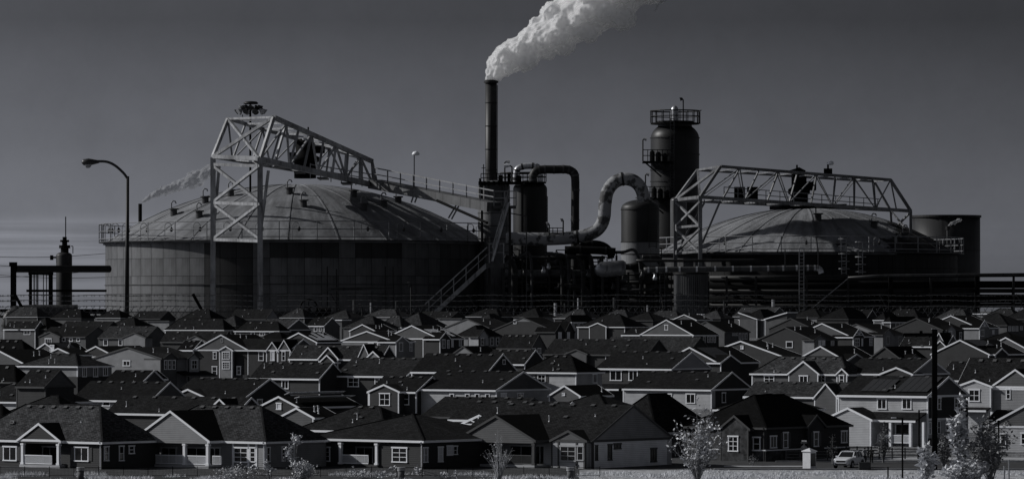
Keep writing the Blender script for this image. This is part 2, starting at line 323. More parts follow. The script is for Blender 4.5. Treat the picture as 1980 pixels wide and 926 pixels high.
class Blk:
    pass
class House:
    def __init__(s, label, wall='dark', roof='n', trim='w', th=TH0, panel=None, cat='house', vents=None):
        s.label, s.wall, s.roof, s.trim, s.th, s.panel, s.vents = label, wall, roof, trim, R(th), panel, vents
        s.root = None; s.blocks = []; s.cat = cat
    def place(s, xc, ye, ze):
        sc = (ye - 524.0) / (20.6 - ze); s.s = sc
        d = F / sc; s.C = Vector(((xc - 990.0) / sc, d)); s.g = gz(d) if d < 1600 else gz(1600)
        s.root = thing('suburban_house', s.label, s.cat, (s.C.x, s.C.y, s.g), -s.th, 'houses of the suburb')
    def hitL(s, px, y=0.0):
        t = (px - 990.0) / F; c, q = math.cos(s.th), math.sin(s.th)
        return (t * (s.C.y + y * c) - s.C.x - y * q) / (c + t * q)
    def hitW(s, px, x=0.0):
        t = (px - 990.0) / F; c, q = math.cos(s.th), math.sin(s.th)
        return (t * (s.C.y - x * q) - s.C.x - x * c) / (q - t * c)
    def Y(s, x, y): return s.C.y - x * math.sin(s.th) + y * math.cos(s.th)
    def zat(s, x, y, py):
        return CAMZ - (py - HY) * s.Y(x, y) / F - s.g
    # main block; the first one places the house
    def main(s, xc, ye, ze=5.8, a=100, b=None, W=None, ridge='L', ya=None, kind='gable', wall=None, panel=None, porch=None, roof=None, vents=None, rise=None):
        if s.root is None: s.place(xc, ye, ze); x1 = 0.0; y0 = 0.0
        else:
            # later main blocks start on the house's front line; depth chosen so the eave row fits
            x1 = s.hitL(xc, 0.0); y0 = 0.0
            ze = s.zat(x1, 0, ye)
        B = Blk(); B.x1 = x1; B.y0 = y0; B.x0 = s.hitL(xc - a, y0)
        if W is None: W = (s.hitW(xc + b, x1) - y0) if b else 10.0
        W = max(4.0, min(W, 17.0)); B.y1 = y0 + W; B.ze = ze; B.kind = kind
        B.axis = 'x' if ridge == 'L' else 'y'; L = B.x1 - B.x0
        hw = W / 2 if B.axis == 'x' else L / 2
        if kind == 'hip': hw = min(W, L) / 2; B.axis = 'x' if L >= W else 'y'
        if rise is None:
            if kind == 'hip': q = (B.x1 - hw, B.y0 + hw)
            elif B.axis == 'x': q = (B.x1, B.y0 + W / 2)
            else: q = (B.x0 + L / 2, B.y0)
            rise = s.zat(q[0], q[1], ya) - ze if ya is not None else hw * .5
        B.rise = max(.22 * hw, min(rise, 1.05 * hw)); B.pitch = B.rise / hw; B.hw = hw
        B.wall = wall or s.wall; B.panel = panel or s.panel; B.porch = porch; B.roof = roof or s.roof; B.cross = False
        B.vents = s.vents if vents is None else vents
        s.blocks.append(B); s.emit(B); return B
    # cross gable standing on a face of block B between two pixel columns
    def cross(s, B, face, p0, p1, ya, p=.5, depth=None, ye=None, wall=None, panel=None, porch=None, roof=None, deco=False, open=None):
        G = Blk(); G.kind = 'gable'; G.cross = True; G.vents = 0
        if face == 'L':
            yy = B.y0 - p; G.x0, G.x1 = s.hitL(p0, yy), s.hitL(p1, yy); G.axis = 'y'; G.hw = (G.x1 - G.x0) / 2
            mid = ((G.x0 + G.x1) / 2, yy); G.ze = B.ze if ye is None else s.zat(G.x1, yy, ye)
        else:
            xx = B.x1 + p; G.y0, G.y1 = s.hitW(p0, xx), s.hitW(p1, xx); G.axis = 'x'; G.hw = (G.y1 - G.y0) / 2
            mid = (xx, (G.y0 + G.y1) / 2); G.ze = B.ze if ye is None else s.zat(xx, G.y0, ye)
        G.rise = max(.2 * G.hw, min(s.zat(mid[0], mid[1], ya) - G.ze, 2.2 * G.hw)); G.pitch = G.rise / G.hw
        if depth is None:
            depth = G.rise / max(B.pitch, .2) + .2
            same = (face == 'L' and B.axis == 'y') or (face == 'W' and B.axis == 'x')
            if same and B.kind == 'gable': depth = .3
            depth = min(depth, (B.y1 - B.y0) * .55 if face == 'L' else (B.x1 - B.x0) * .55)
        if face == 'L': G.y0 = yy; G.y1 = B.y0 + depth
        else: G.x1 = xx; G.x0 = B.x1 - depth
        G.wall = wall or B.wall; G.panel = panel; G.porch = porch; G.roof = roof or B.roof; G.deco = deco; G.open = open; G.p = p
        s.blocks.append(G); s.emit(G, G.axis); return G
    def emit(s, B, one=None):
        T = TRIM[s.trim]; W_ = WALL[B.wall]; x0, x1, y0, y1, ze = B.x0, B.x1, B.y0, B.y1, B.ze
        zb = -1.2
        if getattr(B, 'open', None): zb = ze - .42
        # walls
        mb = MB()
        if B.porch:
            q0, q1, zt, dp = B.porch; q0, q1 = max(s.hitL(q0, y0), x0 + .25), min(s.hitL(q1, y0), x1 - .25)
            mb.wallq((x0, y0), (q0, y0), zb, ze); mb.wallq((q1, y0), (x1, y0), zb, ze); mb.wallq((q0, y0), (q1, y0), zt, ze)
            mb.wallq((q0, y0), (q0, y0 + dp), zb, zt); mb.wallq((q0, y0 + dp), (q1, y0 + dp), zb, zt); mb.wallq((q1, y0 + dp), (q1, y0), zb, zt)
            mb.face([(q0, y0, zt), (q1, y0, zt), (q1, y0 + dp, zt), (q0, y0 + dp, zt)])
            mb.face([(q0, y0, .35), (q1, y0, .35), (q1, y0 + dp, .35), (q0, y0 + dp, .35)])
            mb.wallq((q0, y0), (q1, y0), zb, .35)
            B.rec = (q0, q1, zt, dp)
        else: mb.wallq((x0, y0), (x1, y0), zb, ze)
        mb.wallq((x1, y0), (x1, y1), zb, ze); mb.wallq((x1, y1), (x0, y1), zb, ze); mb.wallq((x0, y1), (x0, y0), zb, ze)
        if B.kind == 'gable':
            if B.axis == 'x':
                for xx in (x0, x1): mb.poly_uv([(xx, y0, ze), (xx, y1, ze), (xx, (y0 + y1) / 2, ze + B.rise)], (0, 0, 0), (0, 1, 0), (0, 0, 1))
            else:
                for yy in (y0, y1): mb.poly_uv([(x0, yy, ze), (x1, yy, ze), ((x0 + x1) / 2, yy, ze + B.rise)], (0, 0, 0), (1, 0, 0), (0, 0, 1))
        mb.build('wall', W_, s.root)
        o = .3; t = .17; k = B.pitch; zr = ze + B.rise + .05; e = .04
        rb = MB(); tb = MB(); fh = .21; ft = .05
        if B.kind == 'gable':
            ax = B.axis
            def P(a, c, z): return (a, c, z) if ax == 'x' else (c, a, z)     # a along the ridge, c across
            if ax == 'x': a0, a1, c0, c1 = x0, x1, y0, y1
            else: a0, a1, c0, c1 = y0, y1, x0, x1
            og = .1
            A0, A1 = a0 - og, a1 + og
            if B.cross:
                if ax == 'x': A0 = a0
                else: A1 = a1
            cm = (c0 + c1) / 2
            L_ = math.hypot(1, k)
            for sg, ce in ((-1, c0 - o), (1, c1 + o)):
                zE = ze + .05 - k * o
                top = [P(A0, cm, zr), P(A1, cm, zr), P(A1, ce, zE), P(A0, ce, zE)]
                ud = Vector(P(1, 0, 0)); vd = (Vector(top[0]) - Vector(top[3])).normalized()
                rb.poly_uv(top, top[3], ud, vd)
                und = [(q[0], q[1], q[2] - t) for q in top]; rb.poly_uv(und[::-1], top[3], ud, vd)
                for q in ((0, 3), (2, 1), (3, 2)): rb.face([top[q[0]], top[q[1]], und[q[1]], und[q[0]]])
                # eave fascia
                m0, m1 = (ce, ce + ft) if sg > 0 else (ce - ft, ce)
                if ax == 'x': tb.box(A0, A1, m0, m1, zE - fh - .02, zE + .02)
                else: tb.box(m0, m1, A0, A1, zE - fh - .02, zE + .02)
                # rake boards
                for Aend, out in ((A0, -1), (A1, 1)):
                    if B.cross and ((ax == 'x' and out < 0) or (ax == 'y' and out > 0)): continue
                    b0 = Aend + (ft * out if out < 0 else 0); b1 = b0 + ft
                    for aa in (b0, b1): pass
                    dzt = -.05 if (ax == 'x' and out < 0) else .02
                    q = [P(b0, cm, zr + dzt), P(b1, cm, zr + dzt), P(b1, ce, zE + dzt), P(b0, ce, zE + dzt)]
                    u = [(v[0], v[1], v[2] - fh - .05) for v in q]
                    tb.face(q); tb.face(u[::-1])
                    for j in range(4): tb.face([q[j], q[(j + 1) % 4], u[(j + 1) % 4], u[j]])
        elif B.kind == 'hip':
            hw = B.hw; zE = ze + .05 - k * o
            X0, X1, Y0, Y1 = x0 - o, x1 + o, y0 - o, y1 + o; HW = hw + o
            if B.axis == 'x': ra, rb_ = (X0 + HW, (Y0 + Y1) / 2, zr), (X1 - HW, (Y0 + Y1) / 2, zr)
            else: ra, rb_ = ((X0 + X1) / 2, Y0 + HW, zr), ((X0 + X1) / 2, Y1 - HW, zr)
            c = [(X0, Y0, zE), (X1, Y0, zE), (X1, Y1, zE), (X0, Y1, zE)]
            if B.axis == 'x':
                faces = [([c[0], c[1], rb_, ra], (1, 0, 0)), ([c[1], c[2], rb_], (0, 1, 0)), ([c[2], c[3], ra, rb_], (1, 0, 0)), ([c[3], c[0], ra], (0, 1, 0))]
            else:
                faces = [([c[0], c[1], ra], (1, 0, 0)), ([c[1], c[2], rb_, ra], (0, 1, 0)), ([c[2], c[3], rb_], (1, 0, 0)), ([c[3], c[0], ra, rb_], (0, 1, 0))]
            for pts, ud in faces:
                ud = Vector(ud); nrm = (Vector(pts[1]) - Vector(pts[0])).cross(Vector(pts[2]) - Vector(pts[0])).normalized()
                vd = nrm.cross(ud).normalized()
                rb.poly_uv(pts, c[0], ud, vd)
            rb.face([(q[0], q[1], q[2] - .03) for q in c][::-1])
            tb.box(X0 - ft, X1 + ft, Y0 - ft, Y0, zE - fh, zE + .02); tb.box(X0 - ft, X1 + ft, Y1, Y1 + ft, zE - fh, zE + .02)
            tb.box(X0 - ft, X0, Y0, Y1, zE - fh, zE + .02); tb.box(X1, X1 + ft, Y0, Y1, zE - fh, zE + .02)
            # hip caps
            for a_, b_ in ((c[0], ra), (c[1], rb_ if B.axis == 'x' else ra), (ra, rb_)):
                rb.bar(Vector(a_) + Vector((0, 0, .03)), Vector(b_) + Vector((0, 0, .03)), .22, .06)
        elif B.kind == 'flat':
            rb.box(x0 - .3, x1 + .3, y0 - .3, y1 + .3, ze, ze + .12)
            tb.box(x0 - .36, x1 + .36, y0 - .36, y0 - .3, ze - .1, ze + .18); tb.box(x1 + .3, x1 + .36, y0 - .3, y1 + .3, ze - .1, ze + .18)
        elif B.kind == 'shed':      # rises towards the left (-x) when rise>0 given as shedL, else to the right
            dz = B.rise; zl, zrr = (ze + dz, ze) if B.axis == 'y' else (ze, ze + dz)
            top = [(x0 - .3, y0 - .4, zl + .05), (x1 + .3, y0 - .4, zrr + .05), (x1 + .3, y1 + .4, zrr + .05), (x0 - .3, y1 + .4, zl + .05)]
            rb.poly_uv(top, top[0], (1, 0, 0), (0, 1, 0)); u = [(v[0], v[1], v[2] - .15) for v in top]; rb.face(u[::-1])
            f = [(x0 - .3, y0 - .46, zl + .08), (x1 + .3, y0 - .46, zrr + .08), (x1 + .3, y0 - .4, zrr + .08), (x0 - .3, y0 - .4, zl + .08)]
            u = [(v[0], v[1], v[2] - .3) for v in f]; tb.face(f); tb.face(u[::-1])
            for j in range(4): tb.face([f[j], f[(j + 1) % 4], u[(j + 1) % 4], u[j]])
            tb.box(x1 + .3, x1 + .36, y0 - .46, y1 + .4, zrr - .2, zrr + .08)
            w2 = MB(); w2.face([(x0, y0, ze), (x1, y0, ze), (x1, y0, zrr), (x0, y0, zl)]); w2.wallq((x1, y0), (x1, y1), ze, zrr); w2.build('wall', W_, s.root)
        ro = rb.build('roof', ROOF[B.roof], s.root)
        # corner boards
        if not B.porch and B.kind != 'flat':
            cw = .14
            for cx, cy in ((x1, y0), (x0, y0)):
                tb.box(cx - cw, cx + .03, y0 - .03, y0 - .002, zb, ze - .1)
            tb.box(x1 + .002, x1 + .03, y0 - .03, y0 + cw, zb, ze - .1)
        tb.build('trim', T, ro)
        if getattr(B, 'open', None):
            fb = MB(); fb.box(x0, x1, y0 + .02, y0 + B.p - .01, -1.0, .32); fb.build('porch_floor', TRIM['m'], s.root)
            for px in B.open:
                x = s.hitL(px, y0); c = MB(); w_ = .16; x = min(max(x, x0 + .18), x1 - .18)
                c.box(x - w_, x + w_, y0 + .03, y0 + .35, .33, zb - .01); c.box(x - w_ * 1.4, x + w_ * 1.4, y0 + .0, y0 + .4, zb - .22, zb - .02); c.box(x - w_ * 1.4, x + w_ * 1.4, y0 + .0, y0 + .4, .325, .55)
                c.build('porch_column', T, s.root)
        # gable panel of another colour with a belt board
        if B.panel and B.kind == 'gable':
            pm = MB(); bm_ = MB()
            if B.axis == 'x':
                xx = x1; ym = (y0 + y1) / 2
                a = [(xx + .03, y0 + .3, ze), (xx + .03, y1 - .3, ze), (xx + .03, ym, ze + B.rise - .3 * k)]
                pm.poly_uv(a, (0, 0, 0), (0, 1, 0), (0, 0, 1)); bm_.box(xx + .002, xx + .07, y0, y1, ze - .24, ze - .002)
            else:
                xm = (x0 + x1) / 2
                a = [(x0 + .3, y0 - .03, ze), (x1 - .3, y0 - .03, ze), (xm, y0 - .03, ze + B.rise - .3 * k)]
                pm.poly_uv(a, (0, 0, 0), (1, 0, 0), (0, 0, 1)); bm_.box(x0, x1, y0 - .07, y0 - .002, ze - .24, ze - .002)
            g = pm.build('gable_panel', WALL[B.panel], s.root); bm_.build('belt_board', T, g)
        if getattr(B, 'deco', False):
            d = MB(); yy = y0 - .2 if B.axis == 'y' else None
            if B.axis == 'y':
                xm = (x0 + x1) / 2; zt = ze + B.rise - .1; zm = ze + B.rise * .15; wq = B.hw * .8
                for a_, b_ in (((xm - wq, zm), (xm + wq, zm)), ((xm, zm), (xm, zt)), ((xm, zm), (xm - wq * .45, ze + B.rise * .55)), ((xm, zm), (xm + wq * .45, ze + B.rise * .55))):
                    d.bar((a_[0], yy, a_[1]), (b_[0], yy, b_[1]), .14)
            else:
                xx = x1 + .14; ym = (y0 + y1) / 2; zt = ze + B.rise - .1; zm = ze + B.rise * .15; wq = B.hw * .8
                for a_, b_ in (((ym - wq, zm), (ym + wq, zm)), ((ym, zm), (ym, zt)), ((ym, zm), (ym - wq * .45, ze + B.rise * .55)), ((ym, zm), (ym + wq * .45, ze + B.rise * .55))):
                    d.bar((xx, a_[0], a_[1]), (xx, b_[0], b_[1]), .14)
            d.build('gable_bracing', T, s.root)
        # vents near the ridge, on the slope that faces the camera's left
        nv = B.vents
        if nv is None: nv = 0 if (B.cross or B.kind in ('flat', 'shed')) else (6 if s.s > 9.5 else 3)
        if nv and B.kind in ('gable', 'hip'):
            q = math.atan(k)
            def onslope(a, dn):      # a: position along x; dn metres down from the ridge
                cm = (y0 + y1) / 2
                return (a, cm - dn, zr - k * dn)
            if B.axis == 'x' or B.kind == 'hip':
                if B.axis == 'x':
                    L0 = x0 + (B.hw if B.kind == 'hip' else .8); L1 = x1 - (B.hw if B.kind == 'hip' else .8)
                    if L1 - L0 < 1.5: return
                    n = max(2, min(nv, int((L1 - L0) / 1.6)))
                    for i in range(n):
                        a = L0 + (L1 - L0) * (i + .5) / n
                        v = link('roof_vent', vent_me, ro, onslope(a, .4)); v.rotation_euler = (q, 0, 0)
                    for i in range(rnd.choice((1, 2, 2, 3))):
                        a = L0 + (L1 - L0) * rnd.random(); dn = 1.2 + rnd.random() * (B.hw * .6)
                        v = link('vent_pipe', stack_me, ro, onslope(a, dn)); v.scale = (.65, .65, rnd.choice((.2, .3, .4, .5, .9)))
                    for i in range(rnd.choice((0, 1, 2))):
                        a = L0 + (L1 - L0) * rnd.random(); dn = 1.5 + rnd.random() * (B.hw * .5)
                        v = link('roof_vent', vent_me, ro, onslope(a, dn)); v.rotation_euler = (q, 0, 0)
            else:
                for i in range(rnd.choice((1, 2, 3))):   # on the shaded right slope
                    cm = (x0 + x1) / 2; dn = 1 + rnd.random() * B.hw * .5; a = y0 + 1 + (y1 - y0 - 2) * rnd.random()
                    link('vent_pipe', stack_me, ro, (cm + dn, a, zr - k * dn))
    # window given by its pixel rectangle on a face of block B
    def win(s, B, face, x0, y0, x1, y1, style='w', bars=2, rows=1, off=0.0, shutters=False, name='window'):
        if face == 'L':
            yy = B.y0 + off; a0, a1 = s.hitL(x0, yy), s.hitL(x1, yy); z1 = s.zat(a0, yy, y0); z0 = s.zat(a0, yy, y1)
        else:
            xx = B.x1 + off; a0, a1 = s.hitW(x0, xx), s.hitW(x1, xx); z1 = s.zat(xx, a0, y0); z0 = s.zat(xx, a0, y1)
        fm = MB(); pm = MB(); fw = min(.13, (a1 - a0) * .2); pr = .07
        def bx(m, u0, u1, v0, v1, d0, d1):
            if face == 'L': m.box(u0, u1, yy - d1, yy - d0, v0, v1)
            else: m.box(xx + d0, xx + d1, u0, u1, v0, v1)
        bx(fm, a0 - fw, a0, z0, z1, .003, pr); bx(fm, a1, a1 + fw, z0, z1, .003, pr)
        bx(fm, a0 - fw * 1.5, a1 + fw * 1.5, z1, z1 + fw * 1.25, .003, pr + .03); bx(fm, a0 - fw * 1.3, a1 + fw * 1.3, z0 - fw, z0, .003, pr + .04)
        for i in range(1, bars):
            c = a0 + (a1 - a0) * i / bars; bx(fm, c - .035, c + .035, z0, z1, .025, .055)
        for i in range(1, rows):
            c = z0 + (z1 - z0) * i / rows; bx(fm, a0, a1, c - .03, c + .03, .025, .05)
        bx(pm, a0, a1, z0, z1, .004, .02)
        tm = TRIM['d'] if style == 'd' else TRIM['w'] if style != 'm' else TRIM['m']
        f = fm.build(name, tm, s.root)
        pm.build('pane', {'b': PANE_B, 'l': PANE_L}.get(style, PANE), f)
        if shutters:
            for u0, u1 in ((a0 - fw - .5, a0 - fw - .03), (a1 + fw + .03, a1 + fw + .5)):
                sm = MB(); bx(sm, u0, u1, z0 - .05, z1 + .05, .003, .05)
                for i in range(6):
                    zz = z0 + (z1 - z0) * (i + .5) / 6; bx(sm, u0 + .06, u1 - .06, zz - .06, zz + .02, .05, .065)
                sm.build('shutter', TRIM['d'], f)
    def wins(s, B, face, lst, **k):
        for q in lst:
            kk = dict(k)
            if len(q) > 4: kk.update(q[4])
            s.win(B, face, *q[:4], **kk)
    def column(s, B, px, z0, z1, w=.32, off=-.02, wide=True):
        x = s.hitL(px, B.y0 + off); mb = MB(); y = B.y0 + off
        mb.box(x - w / 2, x + w / 2, y - w / 2, y + w / 2, z0, z1)
        mb.box(x - w * .7, x + w * .7, y - w * .7, y + w * .7, z1 - .2, z1 - .01); mb.box(x - w * .7, x + w * .7, y - w * .7, y + w * .7, z0 - .02, z0 + .2)
        mb.build('porch_column', TRIM[s.trim if s.trim != 'd' else 'd'], s.root)
    def railing(s, B, p0, p1, z0=.4, z1=1.35, off=-.02, trim=None):
        a0, a1 = s.hitL(p0, B.y0 + off), s.hitL(p1, B.y0 + off); y = B.y0 + off; mb = MB()
        mb.box(a0, a1, y - .05, y + .05, z1 - .1, z1); mb.box(a0, a1, y - .035, y + .035, z0, z0 + .08)
        n = max(2, int((a1 - a0) / .14))
        for i in range(n + 1):
            a = a0 + (a1 - a0) * i / n; mb.box(a - .025, a + .025, y - .02, y + .02, z0 + .08, z1 - .1)
        mb.build('railing', TRIM[trim or s.trim], s.root)
    def canopy(s, B, p0, p1, y_top, y_eave, out=2.0, posts=(), face='L', roof=None):
        "lean-to porch roof against a face"
        if face == 'L':
            a0, a1 = s.hitL(p0, B.y0), s.hitL(p1, B.y0); zt = s.zat(a1, B.y0, y_top); zl = s.zat(a1, B.y0 - out, y_eave)
            zt = max(zt, zl + .3)
            P = lambda a, o, z: (a, B.y0 - o, z)
        else:
            a0, a1 = s.hitW(p0, B.x1), s.hitW(p1, B.x1); zt = s.zat(B.x1, a0, y_top); zl = s.zat(B.x1 + out, a0, y_eave); zt = max(zt, zl + .3)
            P = lambda a, o, z: (B.x1 + o, a, z)
        rb = MB(); top = [P(a0, -.02, zt), P(a1, -.02, zt), P(a1, out, zl), P(a0, out, zl)]
        if face != 'L': top = top[::-1]
        ud = (Vector(top[1]) - Vector(top[0])).normalized(); vd = (Vector(top[1]) - Vector(top[2])).normalized()
        rb.poly_uv(top, top[3], ud, vd); u = [(v[0], v[1], v[2] - .15) for v in top]; rb.face(u[::-1])
        for j in range(4): rb.face([top[j], top[(j + 1) % 4], u[(j + 1) % 4], u[j]])
        ro = rb.build('porch_roof', ROOF[roof or B.roof], s.root)
        tb = MB(); p, q = P(a0, out + .03, zl - .1), P(a1, out + .03, zl - .1); tb.bar(p, q, .06, .24); tb.build('trim', TRIM[s.trim], ro)
        for px in posts:
            a = s.hitL(px, B.y0 - out + .15) if face == 'L' else s.hitW(px, B.x1 + out - .15)
            c = P(a, out - .15, 0); mb = MB(); mb.box(c[0] - .15, c[0] + .15, c[1] - .15, c[1] + .15, -1, zl - .16); mb.build('porch_column', TRIM[s.trim], s.root)
    def solar(s, B, side, a0, a1, d0, d1, nx, ny, shiny=False):
        "panels on a slope: a0..a1 fraction along the ridge, d0..d1 fraction from the ridge down to the eave"
        k = B.pitch; mesh = None
        if B.axis == 'x': La, Lb, cm = B.x0, B.x1, (B.y0 + B.y1) / 2
        else: La, Lb, cm = B.y0, B.y1, (B.x0 + B.x1) / 2
        cw = (a1 - a0) * (Lb - La) / nx; ch = (d1 - d0) * B.hw / ny; zr = B.ze + B.rise + .05
        L_ = math.hypot(1, k)
        mb = MB(); mb.box(-cw / 2 + .03, cw / 2 - .03, -ch * L_ / 2 + .03, ch * L_ / 2 - .03, 0, .06)
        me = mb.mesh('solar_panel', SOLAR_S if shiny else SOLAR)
        for i in range(nx):
            for j in range(ny):
                if shiny and rnd.random() < .22: continue
                a = La + (Lb - La) * a0 + cw * (i + .5); dn = B.hw * d0 + ch * (j + .5)
                if B.axis == 'x':
                    o = link('solar_panel', me, s.root, (a, cm - dn, zr - k * dn + .1)); o.rotation_euler = (math.atan(k), 0, 0)
                else:
                    o = link('solar_panel', me, s.root, (cm + dn, a, zr - k * dn + .1))
                    o.rotation_euler = (Matrix.Rotation(math.atan(k), 4, 'Y') @ Matrix.Rotation(math.pi / 2, 4, 'Z')).to_euler()

# ------------------------------------------------------------------ the suburb, house by house (front rows first)
ALL = []
def H(label, wall='dark', roof='n', trim='w', th=TH0, panel=None, vents=None):
    h = House(label, wall, roof, trim, th, panel, vents=vents); ALL.append(h); return h
D1 = dict(bars=1, rows=2); SL = dict(bars=2, rows=1); G4 = dict(bars=2, rows=2)

def front_row():
    h = H('long dark-sided bungalow with gabled back porch and shuttered windows, leftmost of the front row', 'dark', 'l', 'w', 38)
    B = h.main(197, 851, 3.0, a=262, b=112, ya=784, kind='hip', porch=(44, 112, 2.6, 2.6))
    G = h.cross(B, 'L', 37, 115, 818, p=.9, depth=7.2, panel='dark', open=(42, 111), roof='d')
    h.railing(B, 46, 100, off=-.75)
    h.wins(B, 'L', [(8, 864, 31, 888), (146, 865, 170, 889)], bars=2, shutters=True)
    h.wins(B, 'L', [(57, 864, 74, 903), (84, 864, 110, 903)], off=2.6, style='m', bars=2, name='patio_door')
    h.wins(B, 'W', [(202, 864, 209, 889), (231, 863, 238, 889), (250, 863, 258, 875)], bars=1, rows=2)

    h = H('pale bungalow with broad pale gable over a columned porch, second from left in front', 'grey', 'l', 'w', 38)
    B = h.main(513, 851, 3.0, a=254, b=118, ya=785, kind='hip')
    G = h.cross(B, 'L', 259, 403, 794, p=2.4, depth=9.5, roof='d', open=(264, 355, 400), wall='grey')
    h.railing(B, 264, 353, off=-2.2); h.railing(B, 357, 399, off=-2.2); h.railing(B, 411, 428, off=-1.4)
    h.wins(B, 'L', [(314, 866, 340, 903), (363, 866, 398, 903), (406, 866, 425, 903)], bars=2, style='m', name='patio_door')
    h.wins(B, 'L', [(454, 866, 478, 891, dict(bars=2, rows=3)), (485, 866, 493, 891, dict(bars=1, rows=3))], style='w')
    for px in (451, 481, 496):
        x = h.hitL(px, 0); mb = MB(); mb.box(x - .12, x + .12, -.06, -.002, -.6, 2.8); mb.build('pilaster', TRIM['w'], h.root)
    h.wins(B, 'W', [(516, 865, 521, 891), (545, 864, 550, 890), (558, 862, 567, 890)], bars=1, rows=2)

    h = H('dark hip-roofed bungalow with recessed railed porch, third from the left in the front row', 'dark', 'n', 'w', 38)
    B = h.main(818, 851, 3.0, a=228, b=215, ya=801, kind='hip', porch=(657, 731, 2.6, 2.6))
    for px in (659, 729): h.column(B, px, .35, 2.6, off=-.05)
    h.railing(B, 662, 712, off=-.02)
    h.wins(B, 'L', [(611, 865, 637, 889), (760, 866, 786, 891)], bars=2, rows=3)
    h.wins(B, 'L', [(663, 865, 680, 902), (690, 865, 720, 902)], off=2.6, style='m', bars=2, name='patio_door')
    h.wins(B, 'W', [(820, 866, 826, 892, dict(style='b')), (848, 865, 855, 891, dict(style='l')), (865, 863, 873, 878, dict(style='l')), (877, 863, 883, 877)], bars=1, rows=2)

    h = H('bungalow with pale siding below a wide dark gable and a windowed bay, centre front', 'light', 'n', 'd', 38, panel='mid')
    B = h.main(1147, 850, 3.0, a=262, b=152, ya=783, panel='grey')
    G = h.cross(B, 'L', 887, 1033, 803, p=2.6, depth=9, open=(889, 1031), wall='mid', roof='d')
    h.railing(B, 895, 1028, off=-2.4)
    h.cross(B, 'L', 1068, 1132, 832, p=.7, depth=4, wall='light', panel='mid', roof='d')
    h.wins(B, 'L', [(912, 862, 940, 903), (988, 862, 1028, 905), (1037, 862, 1052, 903)], style='m', bars=2, name='patio_door')
    Bb = h.blocks[-1]
    h.wins(Bb, 'L', [(1085, 863, 1112, 889, dict(bars=2, rows=3))], style='m'); 
    h.wins(Bb, 'L', [(1118, 863, 1127, 888, dict(bars=1, rows=2))], style='m')
    for px in (1080, 1115, 1130):
        x = h.hitL(px, Bb.y0); mb = MB(); mb.box(x - .1, x + .1, Bb.y0 - .06, Bb.y0 - .002, -.8, 2.8); mb.build('pilaster', TRIM['d'], h.root)
    sp = MB(); sp.wallq((B.x1 + .02, B.y0 + .1), (B.x1 + .02, B.y1 - .9), -1, 2.72); sp.build('siding_panel', WALL['white'], h.root)  # whiter sheet added so the right-facing wall looks lit
    h.wins(B, 'W', [(1151, 861, 1155, 889), (1176, 860, 1182, 888)], bars=1, rows=2, style='d', off=.02)
    h.wins(B, 'W', [(1188, 859, 1199, 866), (1259, 868, 1268, 891)], bars=2, rows=1, style='d', off=.02)

    h = H('dark hip-roofed house half hidden behind the leafy shrub, right of the wide-gabled bungalow', 'mid', 'n', 'w', 38)
    B = h.main(1268, 832, 3.0, a=112, b=118, ya=762, kind='hip')
    h.wins(B, 'W', [(1345, 846, 1368, 856)], bars=3)

    h = H('black-roofed house with dark stone gable and stone base, corner lot beside the white car', 'dark', 'd', 'd', 38)
    B = h.main(1480, 824, 3.8, a=150, b=162, ridge='W', ya=764, kind='hip')
    G = h.cross(B, 'L', 1394, 1447, 803, p=.8, depth=7, wall='stone', ye=826)
    G2 = h.cross(B, 'W', 1563, 1594, 802, p=.5, depth=4.5)
    h.wins(G, 'L', [(1410, 844, 1426, 870)], bars=2, rows=3)
    h.wins(B, 'L', [(1458, 846, 1469, 869)], bars=1, rows=2)
    h.wins(B, 'W', [(1490, 844, 1500, 864), (1627, 834, 1636, 854)], bars=2); h.wins(B, 'W', [(1515, 837, 1522, 864)], shutters=True, bars=1, rows=2)
    h.wins(G2, 'W', [(1574, 836, 1581, 861)], shutters=True, bars=1, rows=2)
    mb = MB(); mb.box(B.x0, B.x1 + .08, B.y0 - .1, B.y0 - .003, -1.2, 1.15); mb.box(B.x1 + .003, B.x1 + .1, B.y0 - .1, B.y1, -1.2, 1.15); o = mb.build('stone_base', WALL['stone'], h.root)
    mb = MB(); mb.box(B.x0, B.x1 + .12, B.y0 - .14, B.y0 - .003, 1.155, 1.28); mb.box(B.x1 + .003, B.x1 + .14, B.y0 - .14, B.y1, 1.155, 1.28); mb.build('belt_board', TRIM['w'], o)

    h = H('pale two-storey house with solar panels and a wide porch, behind the dark lamp post', 'light', 'n', 'w', 38, panel='mid')
    B = h.main(1794, 764, 6.0, a=172, b=78, ya=728, vents=3)
    h.solar(B, 'L', .22, .52, .25, .9, 4, 1); h.solar(B, 'L', .60, .97, .1, .9, 5, 1)
    h.wins(B, 'L', [(1698, 771, 1713, 789), (1746, 771, 1761, 789)], bars=2)
    h.canopy(B, 1676, 1792, 797, 813, out=2.4, posts=(1682, 1722, 1761, 1786))
    h.railing(B, 1697, 1759, off=-2.2)
    h.wins(B, 'L', [(1690, 820, 1700, 851, dict(bars=1, name='front_door')), (1733, 820, 1757, 838, dict(bars=2))])
    G = h.cross(B, 'L', 1596, 1684, 788, p=3.2, depth=3.3, ye=810)
    Wm = MB(); Wm.box(B.x1 + .003, B.x1 + .05, B.y0 + .15, B.y1 - .1, 3.3, 5.8); Wm.build('siding_panel', WALL['dark'], h.root)
    Wm = MB(); Wm.box(B.x1 + .003, B.x1 + .09, B.y0 + .1, B.y1 - .05, 3.05, 3.29); Wm.build('belt_board', TRIM['w'], h.root)
    Wm = MB(); Wm.box(B.x1 + .003, B.x1 + .12, B.y0, B.y1, -1, .95); Wm.build('stone_base', WALL['stone'], h.root)
    h.wins(B, 'W', [(1813, 770, 1818, 790), (1846, 770, 1851, 790)], bars=1, rows=2, off=.05)
